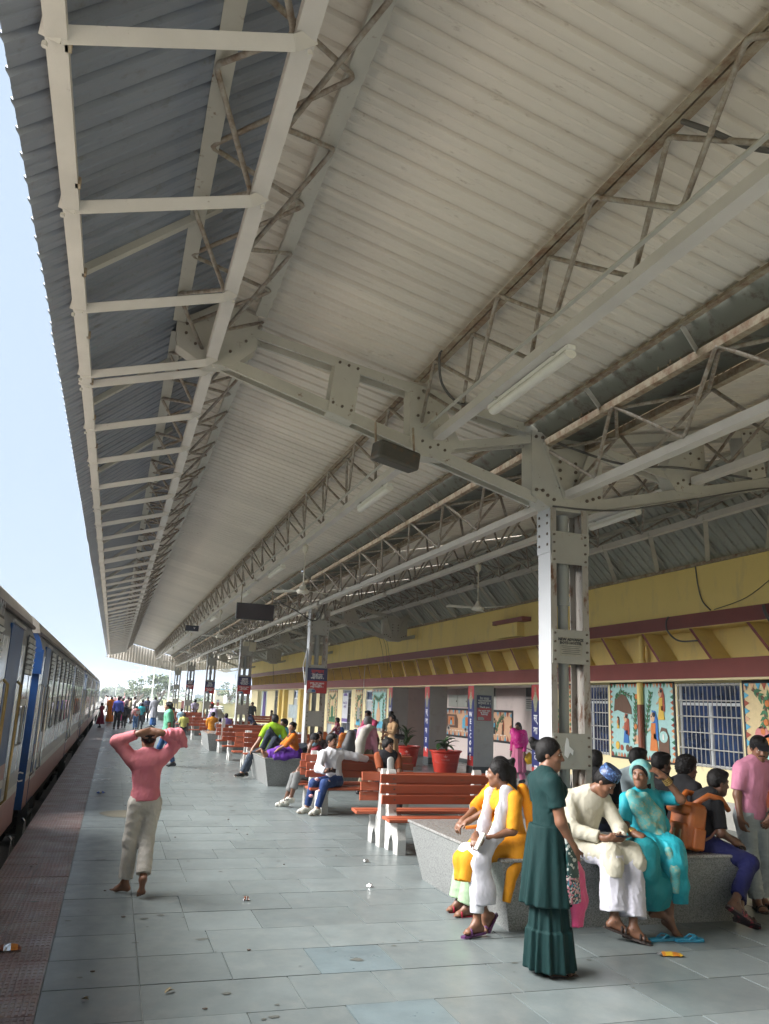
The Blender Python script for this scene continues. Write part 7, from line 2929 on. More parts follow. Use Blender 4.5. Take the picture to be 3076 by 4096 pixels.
# the backpack
BPK = MAT('tan_orange_leather', (.40, .105, .018), .45, var=.16, scale=5, c2=(.30, .075, .015), amt=.42, s2=4, sharp=.3, bump=.1, bs=30)
bp = thing('backpack', (5.36, 6.86, .60), 'bulging orange leather backpack with front pocket and straps', 'backpack')
for nm, c_, sz, bv in (('bag_body', (5.385, 6.905, .835), (.20, .33, .43), .055), ('front_pocket', (5.262, 6.885, .755), (.09, .24, .23), .03), ('top_flap', (5.335, 6.90, .985), (.20, .27, .09), .035), ('side_pocket', (5.375, 6.735, .735), (.13, .05, .20), .022)):
    ob = MB().box(c_, sz, Matrix.Rotation(.20, 3, 'Y')).build(nm, BPK, bp)
    md = ob.modifiers.new('round', 'BEVEL')
    md.width, md.segments = bv, 4
    smooth_angle(ob, 50)
b = MB()
for y_ in (6.80, 6.885):
    b.box((5.215, y_, .765), (.012, .02, .11), Matrix.Rotation(.2, 3, 'Y'))
b.build('buckle_strap', MAT('pale_strap', (.45, .30, .17), .5), bp)
for y_, nm in ((6.80, 'r'), (7.12, 'l')):
    b = MB()
    b.tube([(5.43, y_ + (.05 if nm == 'r' else -.05), 1.03), (5.56, y_ + .0, 1.115), (5.70, y_ - .01, 1.085), (5.79, y_, .98)], [.028, .03, .03, .026], 8)
    b.build('shoulder_strap', BPK, bp, True)
b = MB()
b.tube([(5.40, 6.78, .68), (5.53, 6.755, .75), (5.66, 6.76, .86)], .012, 6)
b.build('lower_strap', MAT('brown_webbing', (.16, .07, .05), .7), bp, True)
b = MB()
b.tube([(5.40, 6.90, 1.02), (5.39, 6.93, 1.08), (5.40, 6.99, 1.08), (5.41, 7.02, 1.02)], .012, 6)
b.build('grab_handle', BPK, bp, True)

# youths sitting behind them, facing away
for x, y, yaw, h, hs, lab, sd in ((5.33, 8.15, 60, 1.66, 'short', 'youth with smooth black hair in black and white shirt, sitting behind the cream kurta man', 1), (5.78, 8.15, 20, 1.74, 'short', 'youth in white collar sitting behind the sari veil, ear towards us', 2),
                                  (5.78, 7.78, 5, 1.70, 'short', 'bearded youth in black sitting between the sari woman and the curly haired one', 3), (5.90, 7.52, 0, 1.66, 'curly', 'curly haired bearded youth in black sitting over the orange backpack', 4)):
    J, fw_ = sit_joints(x - .15, y, R(yaw), h, .60, .18)
    d = V3(math.cos(R(yaw - 8)), math.sin(R(yaw - 8)), -.1)
    p = Person(J, h, d, lab, 1 if sd < 3 else 2, .010, mous=sd >= 3)
    p.top(BLK if sd != 2 else cloth('white_teal_shirt', (.35, .42, .45), .85), .9, .05, .022, 'tee_shirt', seed=80 + sd)
    p.trousers(cloth('dark_jeans', (.02, .025, .045), .85), 1.9, .022, seed=90 + sd)
    p.hair(hs, seed=20 + sd, curl=.004 if hs == 'short' else .006)
    p.shoes(BLACKRUB)

# man in pink tee shirt and cap
PTE = cloth('pink_tee', (.56, .225, .33), .85)
LJN = cloth('pale_grey_jeans', (.28, .315, .33), .85, c2=(.36, .39, .40), amt=.45, s2=4, sharp=.3)
J = dict(P=(6.385, 7.17, .915), N=(6.46, 7.17, 1.415), H=(6.505, 7.13, 1.555), SL=(6.645, 7.175, 1.355), SR=(6.275, 7.155, 1.345),
         EL=(6.655, 7.12, 1.085), ER=(6.215, 7.16, 1.085), WL=(6.475, 6.985, .905), WR=(6.185, 7.10, .865),
         HL=(6.47, 7.17, .87), HR=(6.295, 7.17, .87), KL=(6.47, 7.12, .47), KR=(6.285, 7.10, .46), AL=(6.46, 7.18, .09), AR=(6.34, 7.12, .09))
p = Person(J, 1.67, (-.36, -.88, -.28), 'man in pink tee shirt, black cap and pale jeans standing by the stone seat', 1, NV, mous=True,
           hands={'L': dict(dir=(-.5, .1, -.7), palm=(.2, .9, 0), curl=.5), 'R': dict(dir=(.1, -.1, -1), palm=(.9, .1, 0), curl=.6)}, feet={'L': (.2, -.9, 0), 'R': (-.3, -.9, 0)})
p.top(PTE, .80, .06, .014, 'tee_shirt', fold=.008, seed=101, loose=.008, collar=False, cuff=.014)
p.trousers(LJN, 1.90, .022, fold=.009, seed=102, flare=.016)
p.hair('short', seed=16)
f = Field(p.J['H'] - .2, p.J['H'] + .22, .008)
f.ell(p.hp(0, -.012, .042), [p.Rt, p.F, p.U], [.090, .108, .092], 0)
f.cut(p.hp(0, 0, .052), nrm(-p.U * .96 + p.F * .12))
f.cap(p.hp(-.03, .085, .055), p.hp(-.02, .155, .035), .052, .042, .01, p.U, .16)
f.cap(p.hp(.03, .085, .055), p.hp(.02, .155, .035), .052, .042, .01, p.U, .16)
p.child('cap', f, cloth('black_cap', (.012, .012, .014), .8))
p.sandals(cloth('dark_sandal', (.035, .025, .022), .5), 2)
W_, E_ = Vector(p.J['WL']), Vector(p.J['EL'])
d_ = (E_ - W_).normalized()
x_ = d_.orthogonal().normalized()
y_ = d_.cross(x_)
b = MB()
b.tube([W_ + d_ * .03 + (x_ * math.cos(a) + y_ * math.sin(a)) * .036 for a in [2 * math.pi * j / 14 for j in range(15)]], .010, 6)
b.box(W_ + d_ * .03 + Vector((-.02, -.036, .0)), (.035, .012, .04))
b.build('wrist_watch', BLACKRUB, p.root)
b = MB()
c_ = Vector((6.555, 7.045, 1.20))
for dx, dz, r_ in ((0, .03, .012), (0, 0, .015), (.0, -.04, .012)):
    b.ell(c_ + Vector((dx, 0, dz)), (r_, .006, r_), 8)
b.build('chest_print', MAT('grey_print', (.16, .13, .15), .6), p.root)
# person at the frame edge
J, fw_ = stand_joints(7.28, 7.95, R(200), 1.58)
p = Person(J, 1.58, fw_, 'person in rust brown shirt half cut by the frame, behind the man in pink', 1, .011)
p.top(cloth('rust_shirt', (.24, .06, .03), .85), 1.8, .08, .02, seed=110)
p.trousers(cloth('brown_trousers', (.12, .08, .05), .85), 1.93, seed=111)
p.hair('short', seed=112)
p.shoes(BLACKRUB)

# ------------------------------------------------------------------ people in the middle distance
MV = .0105
WKU = cloth('white_kurta', (.60, .60, .63), .85)
JEAN = cloth('blue_jeans', (.018, .04, .13), .85, c2=(.06, .10, .22), amt=.36, s2=6, sharp=.2)
SNK = cloth('white_sneaker', (.55, .54, .48), .6)
# man in white kurta, arm along the bench
J = dict(P=(3.80, 14.17, .56), N=(3.745, 14.24, 1.03), H=(3.735, 14.215, 1.190), SL=(3.945, 14.22, .965), SR=(3.575, 14.17, .965),
         EL=(4.20, 14.22, .93), ER=(3.475, 14.05, .735), WL=(4.425, 14.28, .885), WR=(3.575, 13.92, .70),
         HL=(3.85, 14.12, .525), HR=(3.72, 14.18, .525), KL=(3.555, 13.87, .505), KR=(3.395, 14.02, .50), AL=(3.46, 13.90, .10), AR=(3.33, 14.12, .10))
p = Person(J, 1.68, (.60, -.79, -.05), 'man in white kurta and ripped blue jeans sitting with one arm along the bench back', 1, MV, mous=True, stout=.9,
           hands={'L': dict(dir=(.9, -.1, -.25), palm=(0, .2, -1), curl=.5), 'R': dict(dir=(.75, -.6, .1), palm=(.3, .3, .8), curl=.7)}, feet={'L': (-.75, -.5, 0), 'R': (-.85, -.35, 0)})
p.top(WKU, 1.9, .10, .016, 'kurta', fold=.010, seed=121, cuff=.010)
p.trousers(JEAN, 1.9, .020, 'jeans', .007, 122, .0)
p.hair('short', seed=123)
p.shoes(SNK, .014, 'sneaker', cloth('sole_beige', (.42, .38, .30), .7))
PATCH = cloth('red_white_patch', (.5, .12, .13), .85, c2=(.6, .55, .55), amt=.5, s2=40, sharp=.05)
for c_, r_ in (((3.60, 13.86, .545), .05), ((3.44, 13.99, .555), .055), ((3.47, 13.855, .40), .035), ((3.36, 13.98, .30), .045)):
    MB().ell(c_, (r_, r_ * .7, r_ * .6), 10).build('jeans_patch', PATCH, p.root, True)
ph = thing('mobile_phone', (3.66, 13.85, .72), 'black phone in the hand of the man in white kurta', 'phone')
MB().box((3.665, 13.85, .725), (.13, .02, .065), Matrix.Rotation(.1, 3, 'Y')).build('phone_body', MAT('phone_black', (.012, .012, .014), .15), ph)
# masked man
J = dict(P=(3.72, 14.93, .56), N=(3.66, 15.0, 1.01), H=(3.60, 14.97, 1.155), SL=(3.62, 14.85, .955), SR=(3.66, 15.2, .955), EL=(3.42, 14.80, .76), ER=(3.5, 15.25, .76), WL=(3.46, 14.74, 1.03), WR=(3.38, 15.1, .66),
         HL=(3.70, 14.85, .525), HR=(3.70, 15.0, .525), KL=(3.30, 14.80, .60), KR=(3.27, 14.98, .545), AL=(3.20, 14.86, .17), AR=(3.14, 15.02, .10))
p = Person(J, 1.68, (-.55, -.82, -.05), 'masked man in maroon top and grey jeans with white striped sneakers', 2, MV, hands={'L': dict(dir=(.2, .1, .9), palm=(.6, .6, 0), curl=.5)}, feet={'L': (-.95, -.15, -.05), 'R': (-.97, -.1, 0)})
p.top(cloth('maroon_top', (.13, .012, .025), .85), 1.0, .05, .022, seed=131)
p.trousers(cloth('grey_jeans', (.12, .125, .125), .85, c2=(.2, .2, .2), amt=.45, s2=5, sharp=.3), 1.62, .018, 'jeans', .006, 132)
p.shoes(SNK, .014, 'sneaker', SNK)
f = Field(p.J['H'] - .2, p.J['H'] + .2, .0085)
f.ell(p.hp(0, -.012, .045), [p.Rt, p.F, p.U], [.088, .108, .092], 0)
f.cut(p.hp(0, 0, .03), nrm(-p.U * .95 - p.F * .2))
p.child('cap', f, cloth('black_cap', (.012, .012, .014), .8))
f = Field(p.J['H'] - .2, p.J['H'] + .2, .0085)
f.ell(p.hp(0, .036, -.052), [p.Rt, p.F, p.U], [.066, .068, .060], 0)
f.cut(p.hp(0, .02, 0), -p.F)
p.child('face_mask', f, cloth('blue_mask', (.22, .45, .56), .8))
for sd_ in 'LR':
    A = p.J['A' + sd_]
    b = MB()
    for i in range(3):
        b.box(A + V3(-.06 - .03 * i, -.045, -.03), (.010, .012, .05))
    b.build('sneaker_stripe', BLACKRUB, p.root)
# boy in black vest
J, fw_ = sit_joints(4.74, 14.12, R(-95), 1.62, .44, .0)
p = Person(J, 1.62, (.45, -.88, -.02), 'boy in black vest over white and rust shirt, sitting at the bench end', 1, MV)
p.top(cloth('rust_sleeves', (.25, .065, .025), .85), 1.0, .05, .02, seed=141)
p.top(cloth('black_vest', (.014, .014, .017), .85), 0, .04, .032, 'vest', seed=142, collar=False)
p.drape(cloth('white_tee_front', (.58, .58, .56), .85), [[((4.74, 13.945, .90), .062), ((4.74, 13.925, .70), .065), ((4.74, 13.92, .56), .06)]], 'shirt_front', .02, .002, 3, 30, ((0, 1, 0), .35))
p.trousers(cloth('dark_trousers', (.03, .03, .035), .85), 1.9, seed=143)
p.hair('curly', seed=144, curl=.005)
p.shoes(BLACKRUB)
# woman in orange top and purple skirt on the second seat
J = dict(P=(4.02, 18.52, .72), N=(3.94, 18.50, 1.13), H=(3.91, 18.49, 1.265), SL=(3.92, 18.34, 1.07), SR=(3.94, 18.66, 1.07), EL=(3.76, 18.28, .90), ER=(3.78, 18.68, .88), WL=(3.60, 18.33, .79), WR=(3.58, 18.55, .79),
         HL=(4.0, 18.44, .68), HR=(4.0, 18.6, .68), KL=(3.62, 18.44, .73), KR=(3.64, 18.62, .76), AL=(3.36, 18.44, .66), AR=(3.37, 18.58, .67))
ORT = cloth('orange_dotted_top', (.58, .16, .015), .8, c2=(.10, .04, .01), amt=.36, s2=45, sharp=.04)
PUR = cloth('purple_skirt', (.11, .03, .29), .7)
p = Person(J, 1.52, (-.75, -.62, -.02), 'woman in orange top and black scarf with legs stretched in a purple skirt', 0, MV, sex='f', feet={'L': (-.35, -.3, .85), 'R': (-.35, -.1, .9)}, hands={'L': dict(palm=(0, 0, -1)), 'R': dict(palm=(0, 0, -1))})
p.top(ORT, 1.25, .0, .018, seed=151)
p.drape(PUR, [[((4.05, 18.50, .70), .13), ((3.7, 18.42, .72), .10), ((3.42, 18.42, .68), .07)], [((4.05, 18.56, .70), .13), ((3.68, 18.6, .74), .10), ((3.42, 18.56, .69), .07)], [((4.02, 18.36, .66), .08), ((3.75, 18.33, .62), .06), ((3.5, 18.32, .61), .05)], [((3.7, 18.5, .68), .12), ((3.5, 18.48, .66), .1)]], 'skirt', .06, .010, 153, 34)
p.drape(cloth('black_scarf', (.014, .014, .015), .9), [[((3.93, 18.42, 1.16), .045), ((3.87, 18.38, 1.05), .05), ((3.83, 18.38, .92), .045)], [((3.93, 18.58, 1.16), .045), ((3.87, 18.50, 1.05), .05), ((3.83, 18.42, .92), .045)]], 'scarf', .03, .005, 154, 45)
p.hair('bun', seed=155)
# lime green polo man
LIM = cloth('lime_polo', (.27, .47, .02), .85)
J = dict(P=(3.68, 20.1, .72), N=(3.78, 20.02, 1.245), H=(3.80, 20.05, 1.375), SL=(3.60, 20.02, 1.165), SR=(3.98, 20.0, 1.165), EL=(3.46, 19.95, .93), ER=(4.08, 19.95, .93), WL=(3.30, 19.95, .70), WR=(4.0, 19.8, .75),
         HL=(3.62, 20.1, .68), HR=(3.78, 20.1, .68), KL=(3.26, 20.0, .52), KR=(3.34, 20.25, .52), AL=(3.10, 20.05, .13), AR=(3.22, 20.3, .12))
p = Person(J, 1.70, (-.1, .98, .0), 'man in lime green polo with a black sling strap, seen from behind', 0, MV, feet={'L': (-.95, -.2, .05), 'R': (-.9, .2, 0)}, facedetail=False)
p.top(LIM, .85, .04, .026, 'polo_shirt', fold=.008, seed=161, loose=.012)
p.trousers(cloth('slate_jeans', (.05, .065, .09), .85), 1.9, .02, 'jeans', .007, 162)
p.hair('short', seed=163)
p.shoes(cloth('black_yellow_shoe', (.015, .015, .016), .6, c2=(.55, .45, .02), amt=.38, s2=25, sharp=.05), .014, 'trainer', SNK)
p.drape(BLACKRUB, [[((3.66, 19.86, 1.20), .026), ((3.80, 19.83, 1.02), .026), ((3.96, 19.86, .82), .026)]], 'sling_strap', .01, 0, 1, 30)
# reclining man in dark jeans
J = dict(P=(3.98, 19.30, .73), N=(4.5, 19.30, .78), H=(4.68, 19.30, .84), SL=(4.42, 19.12, .76), SR=(4.42, 19.48, .76), EL=(4.2, 19.0, .72), ER=(4.2, 19.6, .72), WL=(4.0, 19.05, .72), WR=(4.0, 19.5, .76),
         HL=(3.96, 19.2, .71), HR=(3.96, 19.38, .71), KL=(3.66, 19.1, .95), KR=(3.58, 19.42, 1.10), AL=(3.50, 19.05, .68), AR=(3.42, 19.40, .72))
p = Person(J, 1.66, (0.1, 0, 1), 'man in dark jeans lying on the second granite seat with a knee raised', 1, MV, up=(1, 0, 0), feet={'L': (-.8, -.1, .2), 'R': (-.9, 0, .1)}, facedetail=False)
p.top(cloth('dark_shirt', (.02, .025, .035), .85), .9, .04, .02, seed=171)
p.trousers(cloth('dark_slate_jeans', (.022, .03, .045), .85), 1.95, .024, 'jeans', .008, 172)
p.hair('short', seed=173)


# ------------------------------------------------------------------ a quicker builder for the others
def dressed(pose, x, y, yaw, h, label, top, bottom, skin=1, vox=.015, sleeve=.85, hair='short', sex='f' if False else 'm', seat=.45, lean=0.0, arms=None, face=None, feet=None, length=1.92, skirt=None, hem=.08, shoes=BLACKRUB, group=None, loose=.0, seed=0, step=.05, stout=1.0, hairm=None, fd=True):
    if pose == 'stand':
        J, fw_ = stand_joints(x, y, R(yaw), h, lean, step, arms)
    else:
        J, fw_ = sit_joints(x, y, R(yaw), h, seat, lean, arms, feet)
    if face is not None:
        fw_ = V3(math.cos(R(face)), math.sin(R(face)), -.05)
    p = Person(J, h, fw_, label, skin, vox, group, sex=sex, facedetail=fd and vox < .017, stout=stout)
    p.top(top, sleeve, hem, .015, 'shirt', .0 + loose, .008, seed)
    if skirt is not None:
        if pose == 'stand':
            p.skirt(bottom, skirt[0], skirt[1], skirt[2], 'skirt', 9, .016, .10, squash=.85)
        else:
            q = p.J
            p.drape(bottom, [[(q['HL'], .13), (q['KL'], .10), (q['AL'] + V3(0, 0, .15), .08)], [(q['HR'], .13), (q['KR'], .10), (q['AR'] + V3(0, 0, .15), .08)]], 'skirt', .06, .008, seed)
    else:
        p.trousers(bottom, length, .020, 'trousers', .006, seed + 1, .008)
    p.hair(hair, hairm, seed + 2)
    if shoes is not None:
        p.shoes(shoes)
    return p


C = cloth
# cyan jacket man and child on the second seat
p = dressed('sit', 4.08, 20.25, -120, 1.60, 'man with dark covered face in cyan and white jacket on the second granite seat', C('cyan_jacket', (.10, .40, .50), .8), C('pink_stripe', (.42, .22, .22), .85), 1, .012, 1.9, seat=.60, face=-150, seed=200)
p.drape(C('pale_band', (.5, .5, .5), .8), [[((4.05, 20.08, 1.13), .045), ((4.02, 20.02, .95), .05), ((4.0, 20.0, .8), .05)]], 'scarf', .02, .004, 1, 40)
dressed('sit', 4.44, 18.05, -80, 1.28, 'small child in dark shirt peeping out behind the white kurta man', C('dark_child_shirt', (.05, .03, .03), .85), C('dark_child_pants', (.03, .03, .03), .85), 1, .012, .9, seat=.56, seed=205)
# standing men and women by the pots
p = dressed('stand', 5.22, 17.0, 35, 1.58, 'grey haired man in pink shirt with a pale towel on his shoulder, turned away', C('pale_pink_shirt', (.58, .25, .33), .85), C('khaki_trousers', (.2, .17, .12), .85), 2, .012, 1.9, hairm=HAIRG, seed=210, face=25)
p.drape(C('pale_towel', (.42, .40, .36), .95), [[((5.22, 16.84, 1.36), .06), ((5.10, 16.80, 1.26), .085), ((5.02, 16.78, 1.05), .10), ((5.02, 16.8, .75), .09)], [((5.22, 16.84, 1.36), .06), ((5.33, 16.95, 1.33), .07)]], 'towel', .04, .006, 3, 40)
bpk = tag(p.drape(BLACKRUB, [[((4.86, 16.95, 1.2), .10), ((4.82, 16.95, .95), .14), ((4.82, 16.95, .72), .13)]], 'black_backpack', .05, .004, 2, 40), 'black backpack beside the man in pink shirt and towel', 'backpack')
bpk.parent = None
dressed('stand', 6.95, 22.0, 215, 1.66, 'man in magenta shirt bending forward, head lowered, by the small table', C('magenta_shirt', (.42, .06, .13), .85), C('brown_dress_trousers', (.10, .05, .04), .85), 2, .012, 1.1, lean=.45, seed=220, arms={'L': (-.2, .5, .85), 'R': (.2, .5, .85)})
p = dressed('stand', 8.02, 23.5, 190, 1.55, 'woman in beige patterned suit with a black shoulder bag and long hair', C('beige_suit', (.44, .28, .15), .85, c2=(.36, .22, .11), amt=.45, s2=14), C('beige_suit_skirt', (.44, .29, .16), .85, c2=(.37, .23, .12), amt=.45, s2=14), 1, .012, 1.6, 'long', 'f', seed=230, skirt=(.28, .15, .22), arms={'L': (-.12, .34, 1.12), 'R': (.2, .2, 1.0)})
p.drape(BLACKRUB, [[((8.08, 23.32, .95), .07), ((8.26, 23.32, .93), .08)], ], 'shoulder_bag', .03, .0, 1, 30)
p.drape(BLACKRUB, [[((8.26, 23.36, 1.0), .012), ((8.1, 23.33, 1.38), .012)]], 'bag_strap', .01, 0, 1, 30)
dressed('stand', 8.42, 24.9, 60, 1.64, 'dark man standing behind the woman in beige, turned away', C('dark_olive_shirt', (.06, .055, .04), .85), C('dark_pants_b', (.04, .04, .04), .85), 2, .014, .9, seed=240)
# woman in magenta shawl by the porch
p = dressed('stand', 10.34, 19.94, 200, 1.52, 'woman in magenta shawl and pink dress walking with a yellow bag', C('magenta_shawl', (.50, .02, .20), .55, c2=(.62, .12, .30), amt=.38, s2=18), C('pink_suit', (.55, .17, .28), .8), 2, .012, 1.9, 'long', 'f', seed=250, skirt=(.26, .17, .20), face=215)
p.trousers(C('pink_salwar', (.52, .16, .27), .8), 1.93, .03, 'salwar', .006, 252, .02)
p.drape(C('magenta_shawl_wrap', (.52, .02, .21), .5, c2=(.64, .2, .36), amt=.4, s2=14), [[((10.20, 19.95, 1.28), .10), ((10.28, 19.85, 1.12), .16), ((10.36, 19.84, .92), .15)], [((10.46, 19.9, 1.25), .09), ((10.44, 19.86, 1.05), .13)]], 'shawl', .06, .010, 254, 50)
yb = tag(p.drape(C('yellow_bag_cloth', (.50, .30, .02), .6), [[((10.55, 19.75, .75), .03), ((10.55, 19.75, .62), .12), ((10.60, 19.75, .52), .12)]], 'yellow_bag', .04, .008, 255, 40), 'mustard yellow cloth bag carried by the woman in magenta shawl', 'bag')
yb.parent = None
# man on blue chair
dressed('sit', 8.6, 32.0, 160, 1.6, 'man in maroon and white striped shirt sitting on a blue chair', C('maroon_stripe_shirt', (.30, .05, .09), .85, c2=(.5, .45, .45), amt=.42, s2=6, sharp=.04), C('pale_pants', (.42, .40, .34), .85), 1, .015, .9, seed=260)
# green polo shirt man walking left
p = dressed('stand', 1.50, 23.3, 175, 1.68, 'man in sea green polo shirt and blue jeans walking towards the train', C('sea_green_polo', (.12, .38, .24), .85), C('mid_blue_jeans', (.035, .085, .19), .85), 1, .012, .8, seed=270, step=.16, stout=1.1, arms={'L': (-.25, -.05, .82), 'R': (.24, -.1, .85)})
p.drape(C('black_sweatband', (.012, .012, .014), .8), [[(p.hp(-.06, -.05, .05), .05), (p.hp(.06, -.05, .05), .05)]], 'black_cap', .02, 0, 1, 30)
# boy in yellow tee
dressed('stand', 2.74, 33.4, 95, 1.20, 'small boy in yellow tee shirt and dark shorts walking away', C('pale_yellow_tee', (.48, .46, .13), .85), C('dark_shorts', (.025, .028, .035), .85), 2, .013, .7, seed=280, length=.95, step=.10, shoes=None)
# people on the benches between third and fourth column
dressed('sit', 3.88, 33.65, 90, 1.66, 'man in saffron shirt sitting with his back to us on the dark red bench', C('saffron_shirt', (.55, .22, .015), .85), C('grey_pants_c', (.1, .1, .1), .85), 1, .015, 1.9, seed=290)
dressed('sit', 4.40, 33.65, 85, 1.58, 'man in lilac shirt sitting on the dark red bench', C('lilac_shirt', (.25, .17, .50), .85), C('grey_pants_d', (.08, .08, .1), .85), 2, .015, 1.5, seed=300)
dressed('sit', 4.12, 33.3, 80, 1.20, 'child in spotted dress between the saffron and lilac shirted men', C('spotted_dress', (.2, .18, .18), .85, c2=(.03, .03, .03), amt=.5, s2=30, sharp=.05), C('dark_leggings', (.03, .03, .03), .85), 1, .015, .9, seed=305)
p = dressed('stand', 4.50, 37.4, 200, 1.60, 'stooping elder in red cap with a pale shawl, behind the seated men', C('pale_lilac_kurta', (.42, .36, .5), .85), C('white_dhoti', (.55, .54, .5), .85), 2, .016, 1.5, lean=.5, seed=310, arms={'L': (-.2, .4, .8), 'R': (.2, .4, .8)})
p.drape(C('red_cap_cloth', (.42, .03, .03), .8), [[(p.hp(0, -.03, .07), .085), (p.hp(0, -.03, .09), .08)]], 'red_cap', .02, 0, 1, 30)
p.drape(C('pale_shawl', (.48, .44, .36), .9), [[((4.55, 37.3, 1.25), .12), ((4.65, 37.35, 1.0), .16), ((4.7, 37.4, .8), .14)]], 'shawl', .05, .01, 3, 40)
dressed('sit', 6.35, 38.0, 200, 1.66, 'man in navy tee shirt bending far forward near the far benches', C('navy_tee', (.014, .018, .045), .85), C('dark_navy_pants', (.02, .02, .03), .85), 2, .016, .9, lean=.75, seed=320, seat=.5)
dressed('stand', 8.05, 50, -95, 1.66, 'man in black tee shirt standing before the purple curtain', C('black_tee_b', (.02, .025, .03), .85), C('black_pants_b', (.02, .02, .025), .85), 2, .018, .8, seed=330)
dressed('stand', 8.9, 48, 150, 1.25, 'child in grey shirt standing by the yellow pier', C('grey_child_shirt', (.2, .19, .17), .85), C('grey_child_pants', (.1, .1, .1), .85), 2, .018, .8, seed=340)
dressed('stand', 4.85, 52, 95, 1.68, 'man in pale lilac shirt standing with hands behind his back', C('pale_lilac_shirt', (.42, .38, .52), .85), C('dark_blue_pants', (.02, .025, .05), .85), 2, .018, 1.0, seed=350, arms={'L': (-.06, -.16, .86), 'R': (.06, -.16, .86), 'poleL': (-1, -.6, 0), 'poleR': (1, -.6, 0)})
tag(MB().lathe((4.62, 51.6, .45), [(.12, 0), (.22, .06), (.2, .25), (.06, .42), (.02, .5)], 10, 1, .6).build('striped_bag', C('green_stripe_bag', (.25, .45, .25), .7, c2=(.5, .5, .4), amt=.5, s2=9)), 'green and white bag on the bench by the man in pale lilac shirt', 'bag')
dressed('sit', 3.55, 45.3, 95, 1.5, 'boy in pale blue shirt sitting on a distant bench', C('pale_blue_shirt', (.32, .48, .58), .85), C('grey_pants_e', (.12, .12, .12), .85), 1, .018, .9, seed=360)
dressed('sit', 3.12, 47.6, -100, 1.55, 'person in orange shirt sitting beside the standing crowd', C('orange_shirt_b', (.55, .17, .03), .85), C('brown_pants_e', (.12, .08, .05), .85), 1, .018, 1.2, seed=370, seat=.5)
dressed('sit', 3.25, 48.8, -80, 1.6, 'person in dark shirt sitting behind the one in orange', C('dark_shirt_c', (.08, .06, .06), .85), C('dark_pants_c', (.04, .04, .04), .85), 2, .02, 1.2, seed=375, seat=.6)
# the standing crowd near the end of the platform
CG = 'standing crowd on the platform'
FV = .02
p = dressed('stand', -.50, 48.1, 150, 1.32, 'girl in maroon frock reaching one arm to the train door', C('maroon_frock', (.22, .02, .05), .85), C('maroon_frock_skirt', (.22, .02, .05), .85), 2, .017, .9, sex='f', seed=400, skirt=(.18, .13, .22), group=CG, arms={'R': (.10, .62, 1.15), 'L': (-.35, -.1, .85)})
dressed('stand', -.05, 57.2, 100, 1.62, 'woman in orange sari standing with the crowd', C('orange_sari', (.55, .15, .01), .8), C('orange_sari_skirt', (.55, .15, .01), .8), 1, FV, 1.0, 'bun', 'f', seed=410, skirt=(.03, .17, .25), group=CG, loose=.03)
dressed('stand', .33, 46.5, 80, 1.68, 'man in bright blue shirt and black trousers, hands in pockets', C('bright_blue_shirt', (.07, .10, .42), .85), C('black_trousers_f', (.02, .02, .025), .85), 2, .017, 1.8, seed=420, group=CG)
dressed('stand', .66, 57.1, 200, 1.55, 'woman in pink blouse and magenta skirt within the crowd', C('pink_blouse', (.60, .14, .25), .85), C('magenta_skirt', (.45, .03, .16), .85), 1, FV, 1.5, 'bun', 'f', seed=430, skirt=(.12, .16, .22), group=CG)
dressed('stand', .73, 48.5, 95, 1.32, 'boy all in black standing in front of the crowd', C('black_kurta_f', (.018, .018, .024), .85), C('black_pants_f', (.018, .018, .022), .85), 2, .018, 1.6, seed=440, group=CG, loose=.02)
dressed('stand', 1.14, 56.1, 170, 1.6, 'man in beige shirt and dark shorts in the crowd', C('beige_shirt_f', (.36, .31, .22), .85), C('dark_shorts_f', (.04, .035, .03), .85), 2, FV, 1.0, seed=450, length=1.1, step=.1, group=CG)
dressed('stand', 1.45, 58.6, 185, 1.68, 'man in pale grey shirt behind the beige shirted man', C('pale_grey_shirt', (.40, .38, .40), .85), C('mauve_pants', (.2, .14, .15), .85), 2, FV, 1.2, seed=460, group=CG, arms={'L': (-.15, .35, 1.05)})
dressed('stand', 1.05, 60.5, 120, 1.66, 'man in mauve shirt deep in the crowd', C('mauve_shirt', (.28, .2, .22), .85), C('mauve_pants_b', (.16, .13, .13), .85), 2, FV, 1.2, seed=465, group=CG)
dressed('stand', 1.56, 47.4, 80, 1.38, 'boy in teal shirt beside the child with a pack', C('teal_shirt_f', (.02, .28, .33), .85), C('grey_trousers_f', (.06, .07, .09), .85), 2, .018, .9, seed=470, group=CG, step=.08)
p = dressed('stand', 1.30, 46.9, 95, 1.24, 'child in blue jeans with a red and white pack', C('red_white_top', (.42, .14, .13), .85, c2=(.5, .5, .5), amt=.48, s2=5, sharp=.1), C('child_jeans', (.06, .14, .30), .85), 2, .018, .9, seed=480, group=CG, step=.08)
dressed('stand', 2.36, 60.3, -100, 1.68, 'man in dark blue shirt looking down at his hands', C('slate_blue_shirt', (.05, .06, .11), .85), C('dark_trousers_g', (.03, .03, .035), .85), 2, FV, 1.0, seed=490, group=CG, arms={'L': (-.05, .28, 1.1), 'R': (.05, .28, 1.1)})
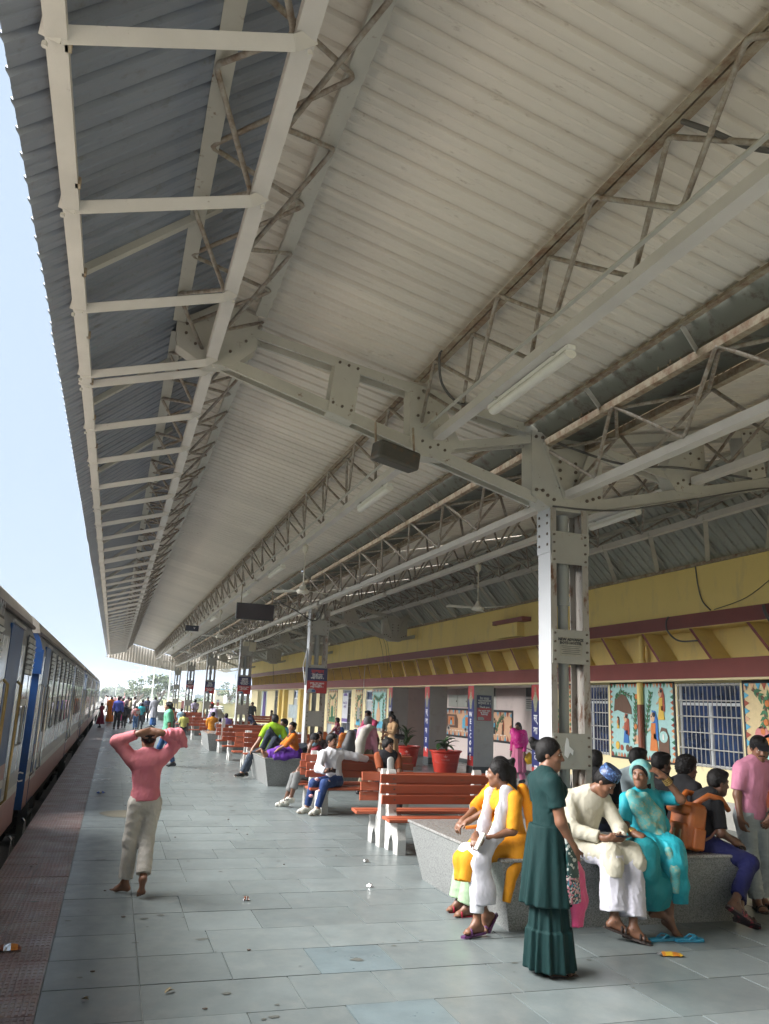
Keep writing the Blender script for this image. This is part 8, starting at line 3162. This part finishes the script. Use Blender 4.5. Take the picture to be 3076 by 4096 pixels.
dressed('stand', 2.50, 52.8, 90, 1.74, 'man in long grey kurta over a blue lungi, hand at his head', C('grey_kurta_f', (.30, .31, .35), .85), C('grey_kurta_skirt', (.30, .31, .35), .85), 2, .018, 1.9, seed=500, skirt=(.50, .18, .24), group=CG, loose=.03, arms={'R': (.15, .2, 1.55)}).skirt(C('blue_lungi', (.03, .10, .28), .85), .06, .14, .20, 'lungi', 7, .01, -.1)
dressed('stand', .55, 63, 90, 1.66, 'man in pink shirt raising an arm at the back of the crowd', C('pink_shirt_g', (.55, .3, .35), .85), C('grey_pants_g', (.2, .2, .2), .85), 1, FV, 1.2, seed=510, group=CG, arms={'R': (.25, .2, 1.8)})
dressed('stand', 1.85, 55.0, 60, 1.55, 'dark shirted man half hidden behind the teal boy', C('dark_shirt_h', (.07, .07, .10), .85), C('dark_pants_h', (.05, .05, .06), .85), 2, FV, 1.0, seed=520, group=CG)
for i, (x, y) in enumerate(((-.5, 86), (-.2, 92), (.2, 88), (-.7, 98), (.6, 95))):
    dressed('stand', x, y, 60 * i, 1.62, ['pinkish clad figure far along the open platform', 'pale clad figure far along the open platform'][i % 2], C('far_pale_%d' % (i % 2), (.45, .43, .4) if i % 2 else (.4, .25, .25), .85), C('far_pants', (.2, .19, .18), .85), 2, .03, 1.0, seed=600 + i, group='far figures on the open platform')

# ------------------------------------------------------------------ the air itself
hz = MB().box2((-1560, -230, -2.2), (1560, 2460, 14.5)).build('haze', MAT('haze_surface_unused', (1, 1, 1)))
hz.data.materials.clear()
hm = bpy.data.materials.new('thin_haze')
hm.use_nodes = True
hm.node_tree.nodes.clear()
ho = hm.node_tree.nodes.new('ShaderNodeOutputMaterial')
hv = hm.node_tree.nodes.new('ShaderNodeVolumePrincipled')
hv.inputs['Color'].default_value = (.86, .92, 1, 1)
hv.inputs['Density'].default_value = .0004
hm.node_tree.links.new(hv.outputs[0], ho.inputs['Volume'])
hz.data.materials.append(hm)
hz['kind'] = 'stuff'
hz['label'] = 'thin pale daytime haze over the whole station yard'
hz['category'] = 'haze'
